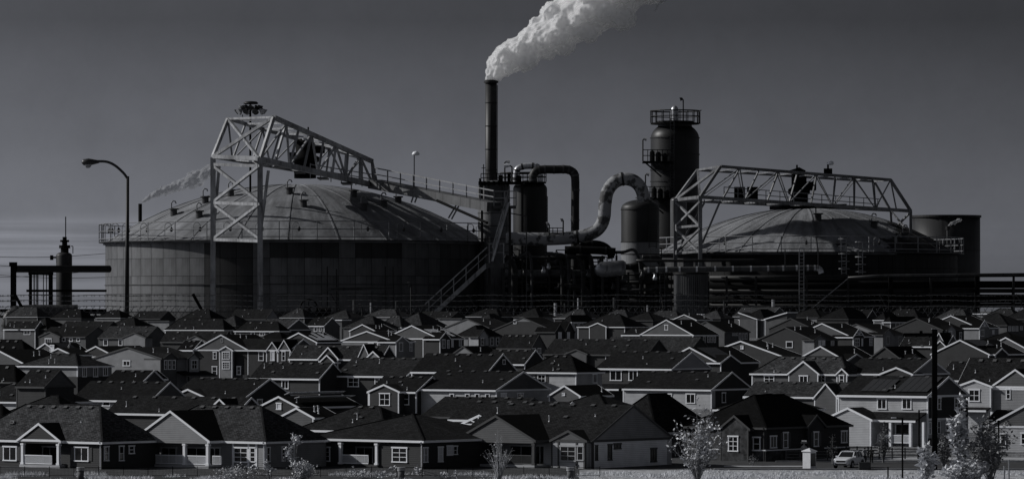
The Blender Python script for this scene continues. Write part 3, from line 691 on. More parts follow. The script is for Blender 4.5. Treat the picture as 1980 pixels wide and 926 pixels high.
    h.wins(B, 'W', [(1796, 817, 1800, 838, dict(style='b')), (1813, 815, 1817, 837), (1829, 816, 1833, 832)], bars=1, rows=2)

    h = H('pale two-storey house with two front gables, right edge above the leafy young tree', 'light', 'n', 'w', 36)
    B = h.main(2035, 747, 6.0, a=184, b=50, ya=692, wall='grey')
    G = h.cross(B, 'L', 1853, 1916, 734, p=.8, wall='light'); h.wins(G, 'L', [(1875, 754, 1893, 774)], bars=2, rows=2)
    G = h.cross(B, 'L', 1918, 2010, 714, p=.3, depth=6, panel='mid'); h.wins(G, 'L', [(1947, 753, 1953, 770)], bars=1, rows=2)
    h.canopy(B, 1862, 1922, 783, 793, out=2, posts=(1866, 1918)); h.wins(B, 'L', [(1887, 799, 1899, 817), (1901, 800, 1908, 832)], bars=1, rows=1, name='front_door')

    h = H('low house with pale front gable, right edge of the front row behind the young tree', 'light', 'n', 'w', 30, panel='mid')
    B = h.main(2062, 824, 3.0, a=152, W=12, ridge='W', ya=781)
    h.wins(B, 'L', [(1936, 839, 1944, 862, dict(bars=1, rows=1)), (1976, 838, 1986, 857)], bars=1, rows=2)
    h = H('dark roofed house between the two-gabled house and the lowest gable at the right edge', 'mid', 'n', 'w', 32)
    B = h.main(2030, 822, 2.6, a=132, b=60, ya=794)

    for hh in list(ALL[:6]):
        B = hh.blocks[0]
        for x_, off_ in ((B.x1 - .12, 0), (B.x0 + .15, 0)):
            mb = MB(); mb.tube([(x_ + .1, B.y0 - .42, B.ze - .15), (x_, B.y0 - .1, B.ze - .5), (x_, B.y0 - .1, -.6), (x_ + .1, B.y0 - .35, -.75)], .06, 6); mb.build('downpipe', TRIM[hh.trim], hh.root)

def mid_rows():
    h = H('bungalow with pale wall and ridge vents, second row at the left edge', 'light', 'n', 'w')
    B = h.main(98, 776, 3.0, a=155, b=75, ya=742, kind='hip')
    h = H('low hip roof with black right slope, above the shuttered white gable at the left', 'mid', 'n', 'w')
    B = h.main(117, 801, 3.0, a=110, b=85, ya=765, kind='hip')
    h = H('small white gable with one shuttered window, peeking over the leftmost front roof', 'light', 'd', 'd', 34)
    B = h.main(80, 818, 3.6, a=68, W=10, ridge='W', ya=792); h.wins(B, 'L', [(46, 809, 60, 821)], shutters=True, bars=2, rows=2)
    h = H('dark hip roof cut by the left edge, beside the small white gable', 'mid', 'd', 'w')
    h.main(6, 821, 3.0, a=70, b=48, ya=781, kind='hip')
    h = H('wide bungalow with white-edged right gable, second row behind the long left bungalow', 'light', 'n', 'w', panel='mid')
    B = h.main(292, 773, 3.0, a=152, b=72, ya=738); h.wins(B, 'L', [(200, 777, 212, 783)], bars=1)
    h = H('low dark roof with small front gable, right behind the columned porch gable', 'dark', 'n', 'w')
    B = h.main(455, 800, 3.0, a=248, b=60, ya=768); h.cross(B, 'L', 396, 455, 771, p=.5)
    h = H('dark ranch house with small front gable, left of the shining roof racks', 'dark', 'n', 'w')
    B = h.main(474, 768, 3.0, a=146, b=93, ya=732); h.cross(B, 'L', 331, 397, 752, p=.5)
    h.wins(B, 'L', [(443, 774, 453, 783)], bars=2); h.wins(B, 'W', [(498, 773, 506, 782)], bars=1)
    h = H('black-roofed house whose ridge carries bright racks of tilted panels, left of centre', 'dark', 'd', 'w')
    B = h.main(577, 786, 3.0, a=75, b=120, ridge='W', ya=766)
    h.wins(B, 'L', [(536, 780, 543, 790)], bars=1, style='l')
    k = B.pitch; cm = (B.x0 + B.x1) / 2
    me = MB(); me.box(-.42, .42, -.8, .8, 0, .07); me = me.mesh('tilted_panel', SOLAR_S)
    for i in range(22):
        for j in range(2):
            y = B.y0 + 1.2 + i * (B.y1 - B.y0 - 2.2) / 22; o = link('tilted_panel', me, h.root, (cm + .9 + j * 1.7, y, B.ze + B.rise + .35 - k * j * 1.2)); o.rotation_euler = (0, -R(22 - 8 * j), R(6))
    h = H('low grey gable in front of the bright panel racks', 'mid', 'd', 'w')
    B = h.main(606, 806, 3.0, a=64, b=50, ridge='W', ya=788)
    h = H('dark house with stepped dark hip roof, just above the third front bungalow', 'mid', 'n', 'w', 38)
    B = h.main(745, 832, 3.0, a=170, b=105, ridge='W', ya=786, kind='hip')
    h = H('dark two-storey house with double window under the eave, left of centre, third row', 'dark', 'm', 'w')
    B = h.main(786, 726, 5.0, a=138, b=72, ya=692); h.wins(B, 'L', [(674, 731, 693, 746, dict(bars=2, rows=2)), (726, 731, 733, 744, dict(bars=1, rows=2))])
    h = H('dark house with white-edged front gable and two large windows before the long pale ranch house', 'dark', 'n', 'w')
    B = h.main(805, 756, 3.4, a=92, b=60, ya=728); G = h.cross(B, 'L', 715, 771, 743, p=1.4)
    h.wins(G, 'L', [(735, 761, 753, 782, dict(bars=2, rows=2))]); h.wins(B, 'L', [(780, 761, 790, 781)], bars=1, rows=2)
    h = H('long pale ranch house with four small windows and a tall right gable, centre', 'light', 'n', 'w', panel='mid')
    B = h.main(960, 753, 3.8, a=162, b=102, ya=718); h.wins(B, 'L', [(871, 762, 877, 769), (901, 762, 907, 769), (920, 762, 926, 769), (940, 762, 946, 769)], bars=1)
    h.wins(B, 'W', [(969, 761, 978, 772, dict(style='l')), (1001, 761, 1011, 773)], bars=2)
    h = H('small pale garage gable, right of the long pale ranch house', 'mid', 'd', 'w')
    B = h.main(1121, 764, 3.0, a=58, W=8, ridge='W', ya=745); h.wins(B, 'L', [(1088, 760, 1092, 764)], bars=1, style='l')
    h = H('broad dark roof with ridge vents between the ranch house and the front bungalows', 'dark', 'n', 'd')
    B = h.main(985, 806, 3.0, a=170, b=92, ya=769)
    h = H('low dark roof with an open-trussed white gable, centre behind the front row', 'mid', 'n', 'w')
    B = h.main(1070, 812, 3.4, a=200, b=70, ya=777); h.cross(B, 'L', 884, 971, 802, p=.8, ye=824, deco=True, wall='mid')
    h = H('low dark hip roof with pale patches, right below the small garage gable', 'mid', 'n', 'w')
    B = h.main(1175, 795, 3.0, a=125, b=80, ya=763, kind='hip')
    h = H('white two-storey house with shuttered window and black right roof slope, right of centre', 'light', 'n', 'w')
    B = h.main(1114, 718, 5.8, a=104, b=50, ya=687, kind='hip'); h.wins(B, 'L', [(1041, 725, 1054, 738)], shutters=True, bars=2, rows=2); h.wins(B, 'W', [(1147, 724, 1153, 739)], bars=2)
    h = H('dark two-storey house with a wide double window, beside the white house with shutters', 'dark', 'n', 'w', panel='light')
    B = h.main(1300, 712, 5.8, a=147, b=74, ya=680); h.wins(B, 'L', [(1181, 717, 1201, 734), (1217, 717, 1232, 734)], bars=2)
    h.canopy(B, 1144, 1215, 742, 752, out=2.6, posts=(1147, 1176)); h.wins(B, 'L', [(1152, 757, 1163, 780)], bars=1, name='front_door')
    h = H('pale ranch house with two windows and dark gable end, right of centre', 'light', 'n', 'w', panel='dark')
    B = h.main(1376, 752, 3.0, a=170, b=77, ya=719); h.wins(B, 'L', [(1284, 762, 1298, 778), (1328, 762, 1343, 778)], bars=2); h.wins(B, 'W', [(1396, 760, 1402, 777)], bars=1, rows=2)
    Wm = MB(); Wm.box(B.x1 + .003, B.x1 + .05, B.y0 + 1.0, B.y1 - .1, -.5, 2.75); Wm.build('siding_panel', WALL['dark'], h.root)
    h = H('grey two-storey house with two front gables and weathered roof, right of centre', 'mid', 'l', 'w')
    B = h.main(1638, 721, 5.8, a=183, b=40, ya=690, kind='hip'); G = h.cross(B, 'L', 1526, 1582, 698, p=.9); G2 = h.cross(B, 'L', 1619, 1638, 712, p=.9, depth=1.5)
    h.wins(B, 'L', [(1479, 727, 1496, 738, dict(bars=2)), (1589, 726, 1595, 738)], bars=1, rows=2); h.wins(G, 'L', [(1547, 727, 1561, 738)], bars=2); h.wins(G2, 'L', [(1624, 726, 1631, 742)], bars=1, rows=2)
    h = H('low weathered roof with a small gable before the grey house with two front gables', 'mid', 'l', 'w')
    B = h.main(1625, 766, 3.0, a=185, b=42, ya=739); h.cross(B, 'L', 1576, 1618, 741, p=.5)
    h = H('dark house with white-edged low front gable, just left of the dark lamp post', 'dark', 'n', 'w', panel='grey')
    B = h.main(1764, 722, 5.8, a=132, b=70, ya=693); h.cross(B, 'L', 1704, 1763, 710, p=.6)
    h = H('very long dark roof right of the dark lamp post with small scattered vent pipes', 'dark', 'n', 'w')
    B = h.main(2040, 735, 4.6, a=225, b=50, ya=700, vents=9)
    h = H('long dark roof seen just over the black-roofed house with the stone gable', 'mid', 'n', 'w')
    B = h.main(1500, 792, 3.0, a=120, b=90, ya=762, kind='hip')

def upper_rows():
    # --- third and fourth rows, left to right
    h = H('two-tone house with a strongly lit weathered hip roof, third row left', 'grey', 'l', 'w')
    B = h.main(150, 707, 5.8, a=114, b=66, ya=684, kind='hip')
    lo_ = MB(); lo_.box(B.x0 - .02, B.x1 + .05, B.y0 - .05, B.y0 - .003, -1, 4.1); lo_.box(B.x1 + .003, B.x1 + .05, B.y0, B.y1, -1, 4.1); lo_.build('siding_panel', WALL['dark'], h.root)
    h.wins(B, 'W', [(160, 711, 166, 727), (181, 711, 188, 727), (200, 711, 207, 725)], bars=2, off=.05)
    h = H('pale house with a long gable wall and three narrow side windows, third row left', 'grey', 'n', 'd')
    B = h.main(311, 692, 5.8, a=128, b=76, ridge='W', ya=671); h.wins(B, 'L', [(239, 698, 251, 706)], bars=2)
    h.cross(B, 'W', 317, 342, 682, p=.4, wall='mid'); h.wins(h.blocks[-1], 'W', [(318, 697, 322, 713), (326, 697, 330, 713), (334, 697, 338, 713)], bars=1, rows=2)
    G = h.cross(B, 'W', 365, 385, 683, p=.6, wall='light'); h.wins(G, 'W', [(371, 697, 380, 712)], bars=2, rows=2)
    h.canopy(B, 338, 398, 717, 726, out=2.5, face='W')
    h = H('low white-edged gable left of the house with three narrow side windows', 'light', 'd', 'w', panel='dark')
    h.main(224, 689, 5.4, a=76, ridge='W', ya=669, W=12)
    h = H('pale double-gabled house with panels on its black right slope, fourth row left', 'mid', 'd', 'w')
    B = h.main(119, 685, 5.8, a=62, b=60, ridge='W', ya=663); h.solar(B, 'R', .25, .7, .1, .85, 5, 2); h.wins(B, 'L', [(98, 668, 104, 676)], bars=1, style='l'); G = h.cross(B, 'L', 86, 140, 673, p=2.0, depth=3)
    h.wins(B, 'L', [(64, 693, 78, 699)], bars=2)
    h = H('wide black-roofed house over a pale wall, left edge of the fourth row', 'light', 'd', 'w', 30)
    B = h.main(48, 683, 5.8, a=92, b=32, ya=657, kind='hip'); h.wins(B, 'L', [(31, 687, 36, 695)], bars=1); h.wins(B, 'W', [(52, 686, 56, 696)], bars=1)
    h = H('dark gable with white rake line running down from the left edge', 'mid', 'd', 'w')
    h.main(48, 703, 5.8, a=104, ridge='W', ya=676, W=11)
    h = H('black-roofed house at the left edge beside a small pale-faced gable', 'dark', 'd', 'd')
    h.main(30, 735, 5.0, a=80, b=28, ya=702, kind='hip')
    h = H('dark house with two small steep right gables, left above the ridge vents', 'dark', 'n', 'd', panel='mid')
    B = h.main(88, 745, 5.6, a=55, b=55, ya=715)
    h = H('low black roof between the lit hip roof and the white shuttered gable', 'mid', 'd', 'w')
    B = h.main(275, 738, 5.0, a=72, b=44, ya=716)
    h = H('low white-edged gable below the house with the long pale gable wall', 'mid', 'd', 'w')
    B = h.main(288, 731, 4.6, a=34, b=22, ridge='W', ya=717)
    h = H('tall dark house with white-trimmed gable and a pale centre window bay', 'dark', 'd', 'w', 30, panel='mid')
    B = h.main(480, 676, 5.8, a=104, W=12, ridge='W', ya=647, panel='mid')
    B2 = h.main(561, 676, 5.8, a=112, W=9, ya=655, roof='n', vents=0)
    G = h.cross(B, 'L', 425, 449, 669, p=.7, depth=.5, wall='grey', ye=676); h.wins(G, 'L', [(431, 681, 443, 693), (431, 700, 443, 712)], bars=3, rows=3)
    h.wins(B, 'L', [(413, 681, 418, 693), (411, 709, 419, 725), (459, 709, 465, 723)], bars=1, rows=2); h.wins(B, 'L', [(428, 655, 431, 661)], bars=1, style='m')
    h.wins(B2, 'L', [(501, 680, 509, 696)], bars=1, rows=2)
    G = h.cross(B2, 'L', 516, 537, 661, p=.4, panel='mid'); h.wins(G, 'L', [(524, 680, 530, 696, dict(style='l'))], bars=1, rows=2)
    G = h.cross(B2, 'L', 538, 561, 657, p=.4, panel='mid'); h.wins(G, 'L', [(546, 680, 551, 696)], bars=1, rows=2)
    sb = MB(); sb.box(B.x0, B.x1, B.y0 - .1, B.y0 - .003, -1, 1.1); sb.build('stone_base', WALL['stone'], h.root)
    h = H('plain dark wing left of the tall house with the pale window bay', 'mid', 'd', 'w')
    h.main(374, 675, 5.8, a=30, b=30, ya=658)
    h = H('long weathered roof with four small gables, left of centre in the third row', 'dark', 'm', 'w')
    B = h.main(738, 692, 5.8, a=178, b=24, ya=664); h.cross(B, 'L', 617, 653, 671, p=.7, depth=4); h.cross(B, 'L', 620, 645, 686, p=1.6, ye=698, depth=2); h.cross(B, 'L', 692, 716, 665, p=.4, depth=3, wall='mid'); h.cross(B, 'L', 708, 736, 679, p=1.2, wall='grey')
    h = H('pale two-storey house with dark wide gable and a corner bay, left of centre', 'grey', 'd', 'w', panel='dark')
    B = h.main(764, 660, 5.8, a=108, b=38, ridge='W', ya=640); h.wins(B, 'L', [(713, 664, 722, 675)], bars=1)
    G = h.cross(B, 'W', 766, 789, 650, p=.9, wall='grey'); h.wins(G, 'W', [(772, 663, 778, 678)], bars=2); h.wins(B, 'W', [(792, 664, 796, 678, dict(style='b'))], bars=1, rows=2)
    h = H('dark house whose right roof slope shines with pale solar panels, left of centre', 'dark', 'd', 'w')
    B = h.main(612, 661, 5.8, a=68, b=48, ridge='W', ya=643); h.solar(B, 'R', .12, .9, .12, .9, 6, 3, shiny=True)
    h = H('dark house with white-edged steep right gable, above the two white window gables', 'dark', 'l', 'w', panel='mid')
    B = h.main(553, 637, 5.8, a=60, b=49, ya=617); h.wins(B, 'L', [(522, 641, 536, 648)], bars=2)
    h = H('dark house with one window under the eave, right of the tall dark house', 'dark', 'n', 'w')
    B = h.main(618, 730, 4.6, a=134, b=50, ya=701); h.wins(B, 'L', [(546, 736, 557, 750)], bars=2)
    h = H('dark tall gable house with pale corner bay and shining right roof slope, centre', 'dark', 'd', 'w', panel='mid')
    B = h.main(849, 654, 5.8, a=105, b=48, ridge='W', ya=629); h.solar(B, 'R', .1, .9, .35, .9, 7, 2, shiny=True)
    G = h.cross(B, 'W', 851, 871, 642, p=.8, wall='dark'); h.wins(G, 'W', [(855, 657, 860, 672, dict(bars=2)), (865, 658, 868, 672, dict(style='b'))], bars=1, rows=2); h.wins(B, 'W', [(888, 657, 892, 668, dict(style='b')), (873, 658, 876, 670, dict(style='l'))], bars=1, rows=2)
    h = H('small black-roofed garage gable in front of the dark house with pale corner bay', 'grey', 'd', 'd')
    B = h.main(914, 682, 4.8, a=36, W=8, ridge='W', ya=669)
    h = H('long dark roof with pale vent window in its right gable, centre', 'dark', 'n', 'w', panel='dark')
    B = h.main(943, 718, 5.8, a=146, b=57, ya=684); h.wins(B, 'W', [(972, 696, 976, 703)], bars=1, style='l')
    h = H('pale house with shuttered corner bay and hipped black roof, centre of the fourth row', 'grey', 'n', 'd', vents=0)
    B = h.main(925, 649, 5.8, a=44, b=46, ya=629, kind='hip'); G = h.cross(B, 'W', 926, 944, 637, p=.8, wall='light'); h.wins(G, 'W', [(930, 654, 935, 667)], bars=1, rows=2, shutters=True)
    h.wins(B, 'W', [(949, 653, 953, 667), (960, 653, 964, 667)], bars=1, rows=2); h.canopy(B, 926, 968, 671, 678, out=2.4, face='W')
    h = H('low pale gable behind the bracketed house, centre', 'grey', 'n', 'd')
    h.main(945, 633, 5.8, a=84, ridge='W', ya=616, W=12)
    h = H('big dark gable house with a pale attic panel and two small dormers, right of centre', 'dark', 'd', 'd', vents=0)
    B = h.main(1073, 640, 5.8, a=124, b=38, ridge='W', ya=613); h.wins(B, 'L', [(1062, 643, 1070, 656)], bars=2, rows=2)
    pm = MB(); xm = (B.x0 + B.x1) / 2; zt = B.ze + B.rise; pm.face([(xm - 2.6, B.y0 - .03, zt - 2.6 * B.pitch - .2), (xm + 2.6, B.y0 - .03, zt - 2.6 * B.pitch - .2), (xm, B.y0 - .03, zt - .35)]); pm.build('gable_panel', WALL['light'], h.root)
    h.wins(B, 'L', [(994, 619, 998, 625)], bars=1)
    G = h.cross(B, 'W', 1074, 1091, 626, p=.9); h.wins(G, 'W', [(1080, 643, 1085, 656, dict(style='l'))], bars=1, rows=2); G = h.cross(B, 'W', 1093, 1110, 622, p=.9); h.wins(G, 'W', [(1097, 643, 1101, 656, dict(style='l'))], bars=1, rows=2)
    h = H('plain dark house with roof in shade and pale gable windows, below the big dark gable', 'mid', 'n', 'd')
    B = h.main(1028, 671, 5.6, a=66, b=27, ya=645); h.wins(B, 'W', [(1029, 674, 1034, 682), (1040, 674, 1045, 682)], bars=2)
    h = H('long dark roof with low grey front gable, right of centre in the third row', 'dark', 'n', 'd')
    B = h.main(1252, 684, 5.8, a=200, b=42, ya=656); h.cross(B, 'L', 1094, 1134, 675, p=.6, wall='mid'); h.wins(B, 'L', [(1172, 688, 1180, 696)], bars=1)
    h = H('pale weathered roof strip with no visible walls, right of centre behind the long dark roof', 'dark', 'l', 'd', vents=0)
    B = h.main(1334, 678, 5.4, a=172, b=40, ya=652)
    h = H('dark hip-roofed house with white-edged low front gable, fourth row right of centre', 'dark', 'n', 'w')
    B = h.main(1208, 631, 5.8, a=90, b=46, ya=607, kind='hip'); h.cross(B, 'L', 1140, 1172, 624, p=.7)
    h = H('wide white-edged gable house with four narrow side windows, right of centre', 'dark', 'd', 'w', panel='mid')
    B = h.main(1340, 647, 5.8, a=102, b=50, ridge='W', ya=618); B2 = h.main(1238, 647, 5.8, a=35, W=9, ya=633, roof='n')
    h.wins(B, 'W', [(1360, 651, 1363, 663), (1368, 651, 1371, 661), (1374, 651, 1377, 661), (1380, 651, 1383, 661)], bars=1, rows=2); h.wins(B, 'L', [(1286, 629, 1291, 637)], bars=1, style='b')
    h = H('black-roofed house with three square and three narrow side windows, right of centre', 'mid', 'd', 'd')
    B = h.main(1401, 641, 5.8, a=72, b=48, ridge='W', ya=621); h.wins(B, 'W', [(1416, 644, 1418, 648), (1420, 644, 1422, 648), (1424, 644, 1426, 648), (1429, 645, 1432, 655), (1435, 645, 1438, 655), (1441, 645, 1444, 655)], bars=1, rows=1)
    h = H('dark house with long white rake and one small lit attic window, right of centre', 'dark', 'd', 'w')
    B = h.main(1515, 689, 5.8, a=164, b=40, ridge='W', ya=659); h.wins(B, 'L', [(1433, 669, 1437, 674)], bars=1, style='l')
    h = H('black-roofed house with white rakes before the house with the lit attic window', 'dark', 'd', 'w')
    B = h.main(1387, 700, 5.8, a=106, b=80, ridge='W', ya=671); h.solar(B, 'R', .1, .55, .1, .8, 5, 2); h.cross(B, 'W', 1394, 1430, 686, p=.8)
    h = H('plain dark wide-gabled house with one white-framed window, right of centre', 'dark', 'd', 'd')
    B = h.main(1570, 656, 5.8, a=104, b=50, ridge='W', ya=632); h.wins(B, 'L', [(1521, 661, 1532, 671)], bars=1)
    G = h.cross(B, 'W', 1575, 1597, 648, p=.7, wall='grey'); h.wins(G, 'W', [(1583, 659, 1587, 668, dict(style='l')), (1590, 659, 1594, 668, dict(style='l'))], bars=1); h.wins(B, 'W', [(1607, 659, 1612, 668, dict(style='b'))], bars=1)
    h = H('dark house with a braced A-frame bay at its right corner, right of centre', 'dark', 'd', 'w', panel='mid')
    B = h.main(1645, 650, 5.8, a=110, b=45, ridge='W', ya=625); G = h.cross(B, 'W', 1650, 1670, 635, p=.9, deco=True); h.wins(G, 'W', [(1653, 655, 1661, 668, dict(bars=2)), (1666, 655, 1668, 668, dict(style='l'))], bars=1, rows=2); h.wins(B, 'W', [(1681, 655, 1686, 667, dict(style='b'))], bars=1, rows=2)
    h = H('pale grey house with narrow-windowed corner bay, left of the dark lamp post head', 'grey', 'd', 'd')
    B = h.main(1706, 646, 5.8, a=100, b=43, ridge='W', ya=626); G = h.cross(B, 'W', 1708, 1728, 636, p=.8, wall='grey'); h.wins(G, 'W', [(1714, 651, 1719, 664)], bars=2, style='m'); h.wins(B, 'W', [(1737, 651, 1741, 664)], bars=1, rows=2, style='m')
    h = H('big dark gable house behind the head of the dark lamp post, its bay pale', 'dark', 'd', 'd')
    B = h.main(1822, 637, 5.8, a=100, b=42, ridge='W', ya=615); G = h.cross(B, 'W', 1832, 1848, 629, p=.9, wall='light'); h.wins(G, 'W', [(1836, 641, 1840, 657, dict(style='b'))], bars=1, rows=2); h.wins(B, 'W', [(1855, 643, 1859, 655)], bars=1, rows=2)
    h = H('grey house with white-edged gable and braced A-frame bay, fourth row near the right edge', 'grey', 'd', 'w', panel='dark')
    B = h.main(1892, 633, 5.8, a=106, b=39, ridge='W', ya=610); G = h.cross(B, 'W', 1894, 1912, 619, p=.9, deco=True); h.wins(G, 'W', [(1896, 638, 1902, 649)], bars=2); h.wins(B, 'W', [(1919, 639, 1922, 645, dict(style='l'))], bars=1)
    h = H('hip-roofed house with a row of lit side windows, fourth row at the right edge', 'mid', 'n', 'd')
    B = h.main(1947, 628, 5.8, a=84, b=46, ya=605, kind='hip'); h.wins(B, 'W', [(1950, 631, 1954, 639), (1957, 631, 1961, 639), (1964, 631, 1968, 639), (1973, 631, 1977, 637)], bars=1, rows=2, style='b')
    h = H('low black hip roof between the A-frame house and the white-raked gable, right', 'dark', 'd', 'd')
    h.main(1962, 659, 4.8, a=70, b=40, ya=642, kind='hip')
    h = H('pale gable with thick white rakes at the right edge', 'mid', 'd', 'w')
    h.main(1984, 673, 5.8, a=78, W=12, ridge='W', ya=652)
    h = H('broad plain dark gable with black right slope, right of the lamp post head', 'dark', 'd', 'w')
    B = h.main(1912, 684, 5.8, a=110, b=70, ridge='W', ya=657); h.solar(B, 'R', .1, .55, .1, .5, 5, 1); h.cross(B, 'W', 1925, 1948, 673, p=.8)
    h = H('dark roof with two small white-edged gables touching the lamp post', 'dark', 'n', 'w', panel='mid')
    B = h.main(1830, 668, 5.4, a=90, b=24, ya=648); h.cross(B, 'L', 1803, 1829, 643, p=.4, depth=4, wall='mid'); h.cross(B, 'L', 1808, 1828, 658, p=1.2, depth=2)
    h = H('black-roofed house with pale low gable, right of centre below the A-frame corner bay', 'mid', 'd', 'w')
    B = h.main(1633, 695, 5.8, a=92, b=62, ridge='W', ya=669); h.cross(B, 'W', 1640, 1672, 684, p=.6)
    h = H('dark roof with a pale triangular facet and small pale gable, left of the lamp post', 'dark', 'd', 'd')
    B = h.main(1748, 698, 5.6, a=74, b=50, ridge='W', ya=670); h.cross(B, 'W', 1755, 1783, 685, p=.6, wall='light')
    h = H('dark plain house left of the pale weathered strip, seen over the shuttered white house', 'dark', 'n', 'w')
    B = h.main(1015, 702, 5.2, a=80, b=40, ya=676)
    # --- behind: the last rows under the plant
    top = [
     ('mid', 'n', 'w', 'slant-roofed house with a patio door, left edge of the back rows', 68, 635, 60, 16, 621, 'gable', 'L'),
     ('dark', 'n', 'd', 'hip roof peaking behind the slant-roofed house at the far left', 90, 635, 50, 50, 614, 'hip', 'L'),
     ('mid', 'n', 'd', 'dark house with three small square windows and a left gable wing', 166, 650, 90, 46, 632, 'gable', 'L'),
     ('dark', 'n', 'd', 'dark roof above the house with three small square windows', 198, 642, 90, 42, 621, 'gable', 'L'),
     ('mid', 'l', 'd', 'weathered-roof house with small pale bay and tall windows, back rows left', 283, 652, 92, 42, 631, 'gable', 'L'),
     ('dark', 'n', 'w', 'dark hip roof crossed by a pale rake line, under the left end of the tank', 262, 633, 60, 44, 613, 'hip', 'L'),
     ('grey', 'n', 'd', 'flat-topped pale box-shaped house under the tank, left', 327, 621, 42, 12, 617, 'flat', 'L'),
     ('mid', 'n', 'w', 'wide hip-roofed house with white eave line under the truss tower', 433, 636, 113, 24, 615, 'hip', 'L'),
     ('dark', 'n', 'd', 'low dark roof with rounded pale gable in front of the white-eaved hip roof', 430, 659, 118, 22, 638, 'gable', 'L'),
     ('mid', 'l', 'd', 'small many-sloped roof directly right of the truss tower leg', 456, 628, 44, 40, 610, 'hip', 'L'),
     ('mid', 'n', 'w', 'hip-roofed house with three windows under its white eave, below the tank', 540, 638, 85, 18, 616, 'hip', 'L'),
     ('dark', 'd', 'd', 'small black roof before the three-windowed white-eaved house', 545, 656, 52, 34, 642, 'hip', 'L'),
     ('mid', 'n', 'w', 'small dark house with two narrow windows, left of the box-shaped entrance tower', 627, 629, 34, 30, 614, 'gable', 'L'),
     ('mid', 'n', 'w', 'box-shaped entrance tower with flat white-edged roof below the handwheel', 661, 619, 20, 16, 615, 'flat', 'L'),
     ('mid', 'l', 'd', 'panelled weathered hip roof left of centre in the back rows', 726, 632, 62, 44, 610, 'hip', 'L'),
     ('dark', 'd', 'w', 'small white-edged gable below the panelled weathered hip roof', 725, 639, 48, 40, 627, 'gable', 'W'),
     ('mid', 'l', 'w', 'hip roof with a pale slanting side wing, centre of the back rows', 776, 631, 44, 24, 610, 'hip', 'L'),
     ('dark', 'l', 'd', 'tall dark hip roof just left of the lower stairs of the plant', 815, 627, 52, 46, 604, 'hip', 'L'),
     ('grey', 'n', 'd', 'flat pale parapet house right of the tall dark hip roof', 893, 616, 45, 14, 613, 'flat', 'L'),
     ('mid', 'l', 'd', 'weathered hip roof in the centre, behind the low pale gable', 952, 628, 52, 50, 607, 'hip', 'L'),
     ('grey', 'n', 'd', 'pale box house with recessed panels, right of the big dark gable top', 1090, 604, 32, 14, 601, 'flat', 'L'),
     ('light', 'n', 'w', 'hip-roofed house with two framed windows next to the pale box house', 1105, 621, 18, 46, 603, 'hip', 'L'),
     ('dark', 'n', 'd', 'dark hip roof behind the black-roofed house, right of centre', 1262, 619, 60, 40, 603, 'hip', 'L'),
     ('mid', 'n', 'w', 'flat-roofed pale house with a white slanting roof line, right of centre', 1390, 608, 40, 14, 604, 'flat', 'L'),
     ('mid', 'n', 'w', 'white-edged low gable left of the flat-roofed pale house', 1346, 618, 46, 30, 608, 'gable', 'W'),
     ('mid', 'n', 'w', 'house with inward-sloping white rakes and a patio door, right of centre', 1478, 617, 48, 46, 598, 'hip', 'L'),
     ('dark', 'n', 'd', 'low wide dark gable right of the patio-door house', 1570, 634, 82, 30, 615, 'gable', 'W'),
     ('mid', 'n', 'w', 'small shed-roofed house with white edge beside the low wide dark gable', 1572, 611, 40, 24, 602, 'gable', 'L'),
     ('dark', 'n', 'd', 'tall dark hip roof in the back rows, right of the shed-roofed house', 1640, 616, 60, 56, 594, 'hip', 'L'),
     ('grey', 'n', 'w', 'pale-walled hip house with a small oval window, back rows right', 1712, 617, 22, 30, 601, 'hip', 'L'),
     ('mid', 'n', 'w', 'wide dark hip roof over two framed windows, back rows right', 1722, 621, 14, 130, 601, 'hip', 'W'),
     ('mid', 'n', 'd', 'pale-topped flat house in front of the right tank', 1748, 599, 42, 16, 596, 'flat', 'L'),
     ('mid', 'n', 'd', 'flat dark house far back, right of the pale-topped flat house', 1812, 596, 30, 20, 593, 'flat', 'L'),
     ('grey', 'n', 'w', 'pale flat parapet house near the right edge of the back rows', 1908, 606, 60, 14, 602, 'flat', 'L'),
     ('mid', 'l', 'w', 'weathered hip roof with small upturned wing near the right edge', 1942, 611, 40, 34, 596, 'hip', 'L'),
     ('dark', 'n', 'd', 'dark stepped roof touching the right edge of the back rows', 1990, 616, 50, 30, 598, 'hip', 'L'),
    ]
    for (wall, roof, trim, lab, xc, ye, a, b, ya, kind, rid) in top:
        h = H(lab, wall, roof, trim)
        B = h.main(xc, ye, 5.8, a=a, b=b, ridge=rid, ya=ya, kind=kind, rise=.4 if kind == 'flat' else None)
        sc = h.s; L = B.x1 - B.x0
        nwin = {68: [('L', 47, 637, 58, 646)], 166: [('L', 121, 654, 126, 659), ('L', 135, 654, 140, 659), ('L', 149, 654, 154, 659)], 283: [('L', 201, 657, 208, 667), ('L', 230, 657, 236, 667), ('L', 244, 658, 248, 667), ('L', 262, 657, 269, 662)],
                433: [('W', 439, 639, 446, 645)], 540: [('L', 486, 643, 492, 648), ('L', 503, 643, 512, 648), ('L', 522, 643, 537, 648)], 627: [('L', 608, 633, 613, 640), ('L', 618, 633, 621, 640)], 661: [('L', 644, 631, 652, 635)],
                1105: [('W', 1110, 625, 1117, 633), ('W', 1121, 625, 1126, 630)], 1478: [('L', 1445, 621, 1457, 633), ('L', 1436, 620, 1440, 628), ('W', 1496, 619, 1508, 626)], 1712: [('W', 1716, 620, 1724, 623)], 1722: [('W', 1732, 624, 1739, 633), ('W', 1775, 624, 1783, 627)],
                }.get(xc, [])
        for q in nwin: h.win(B, *q, bars=2 if q[3] - q[1] > 8 else 1, rows=1)
        if xc == 166:
            G = h.cross(B, 'L', 77, 115, 641, p=.8); h.wins(G, 'L', [(88, 655, 99, 668)], bars=3)
        if xc == 283: h.cross(B, 'L', 238, 281, 643, p=.6, wall='grey')
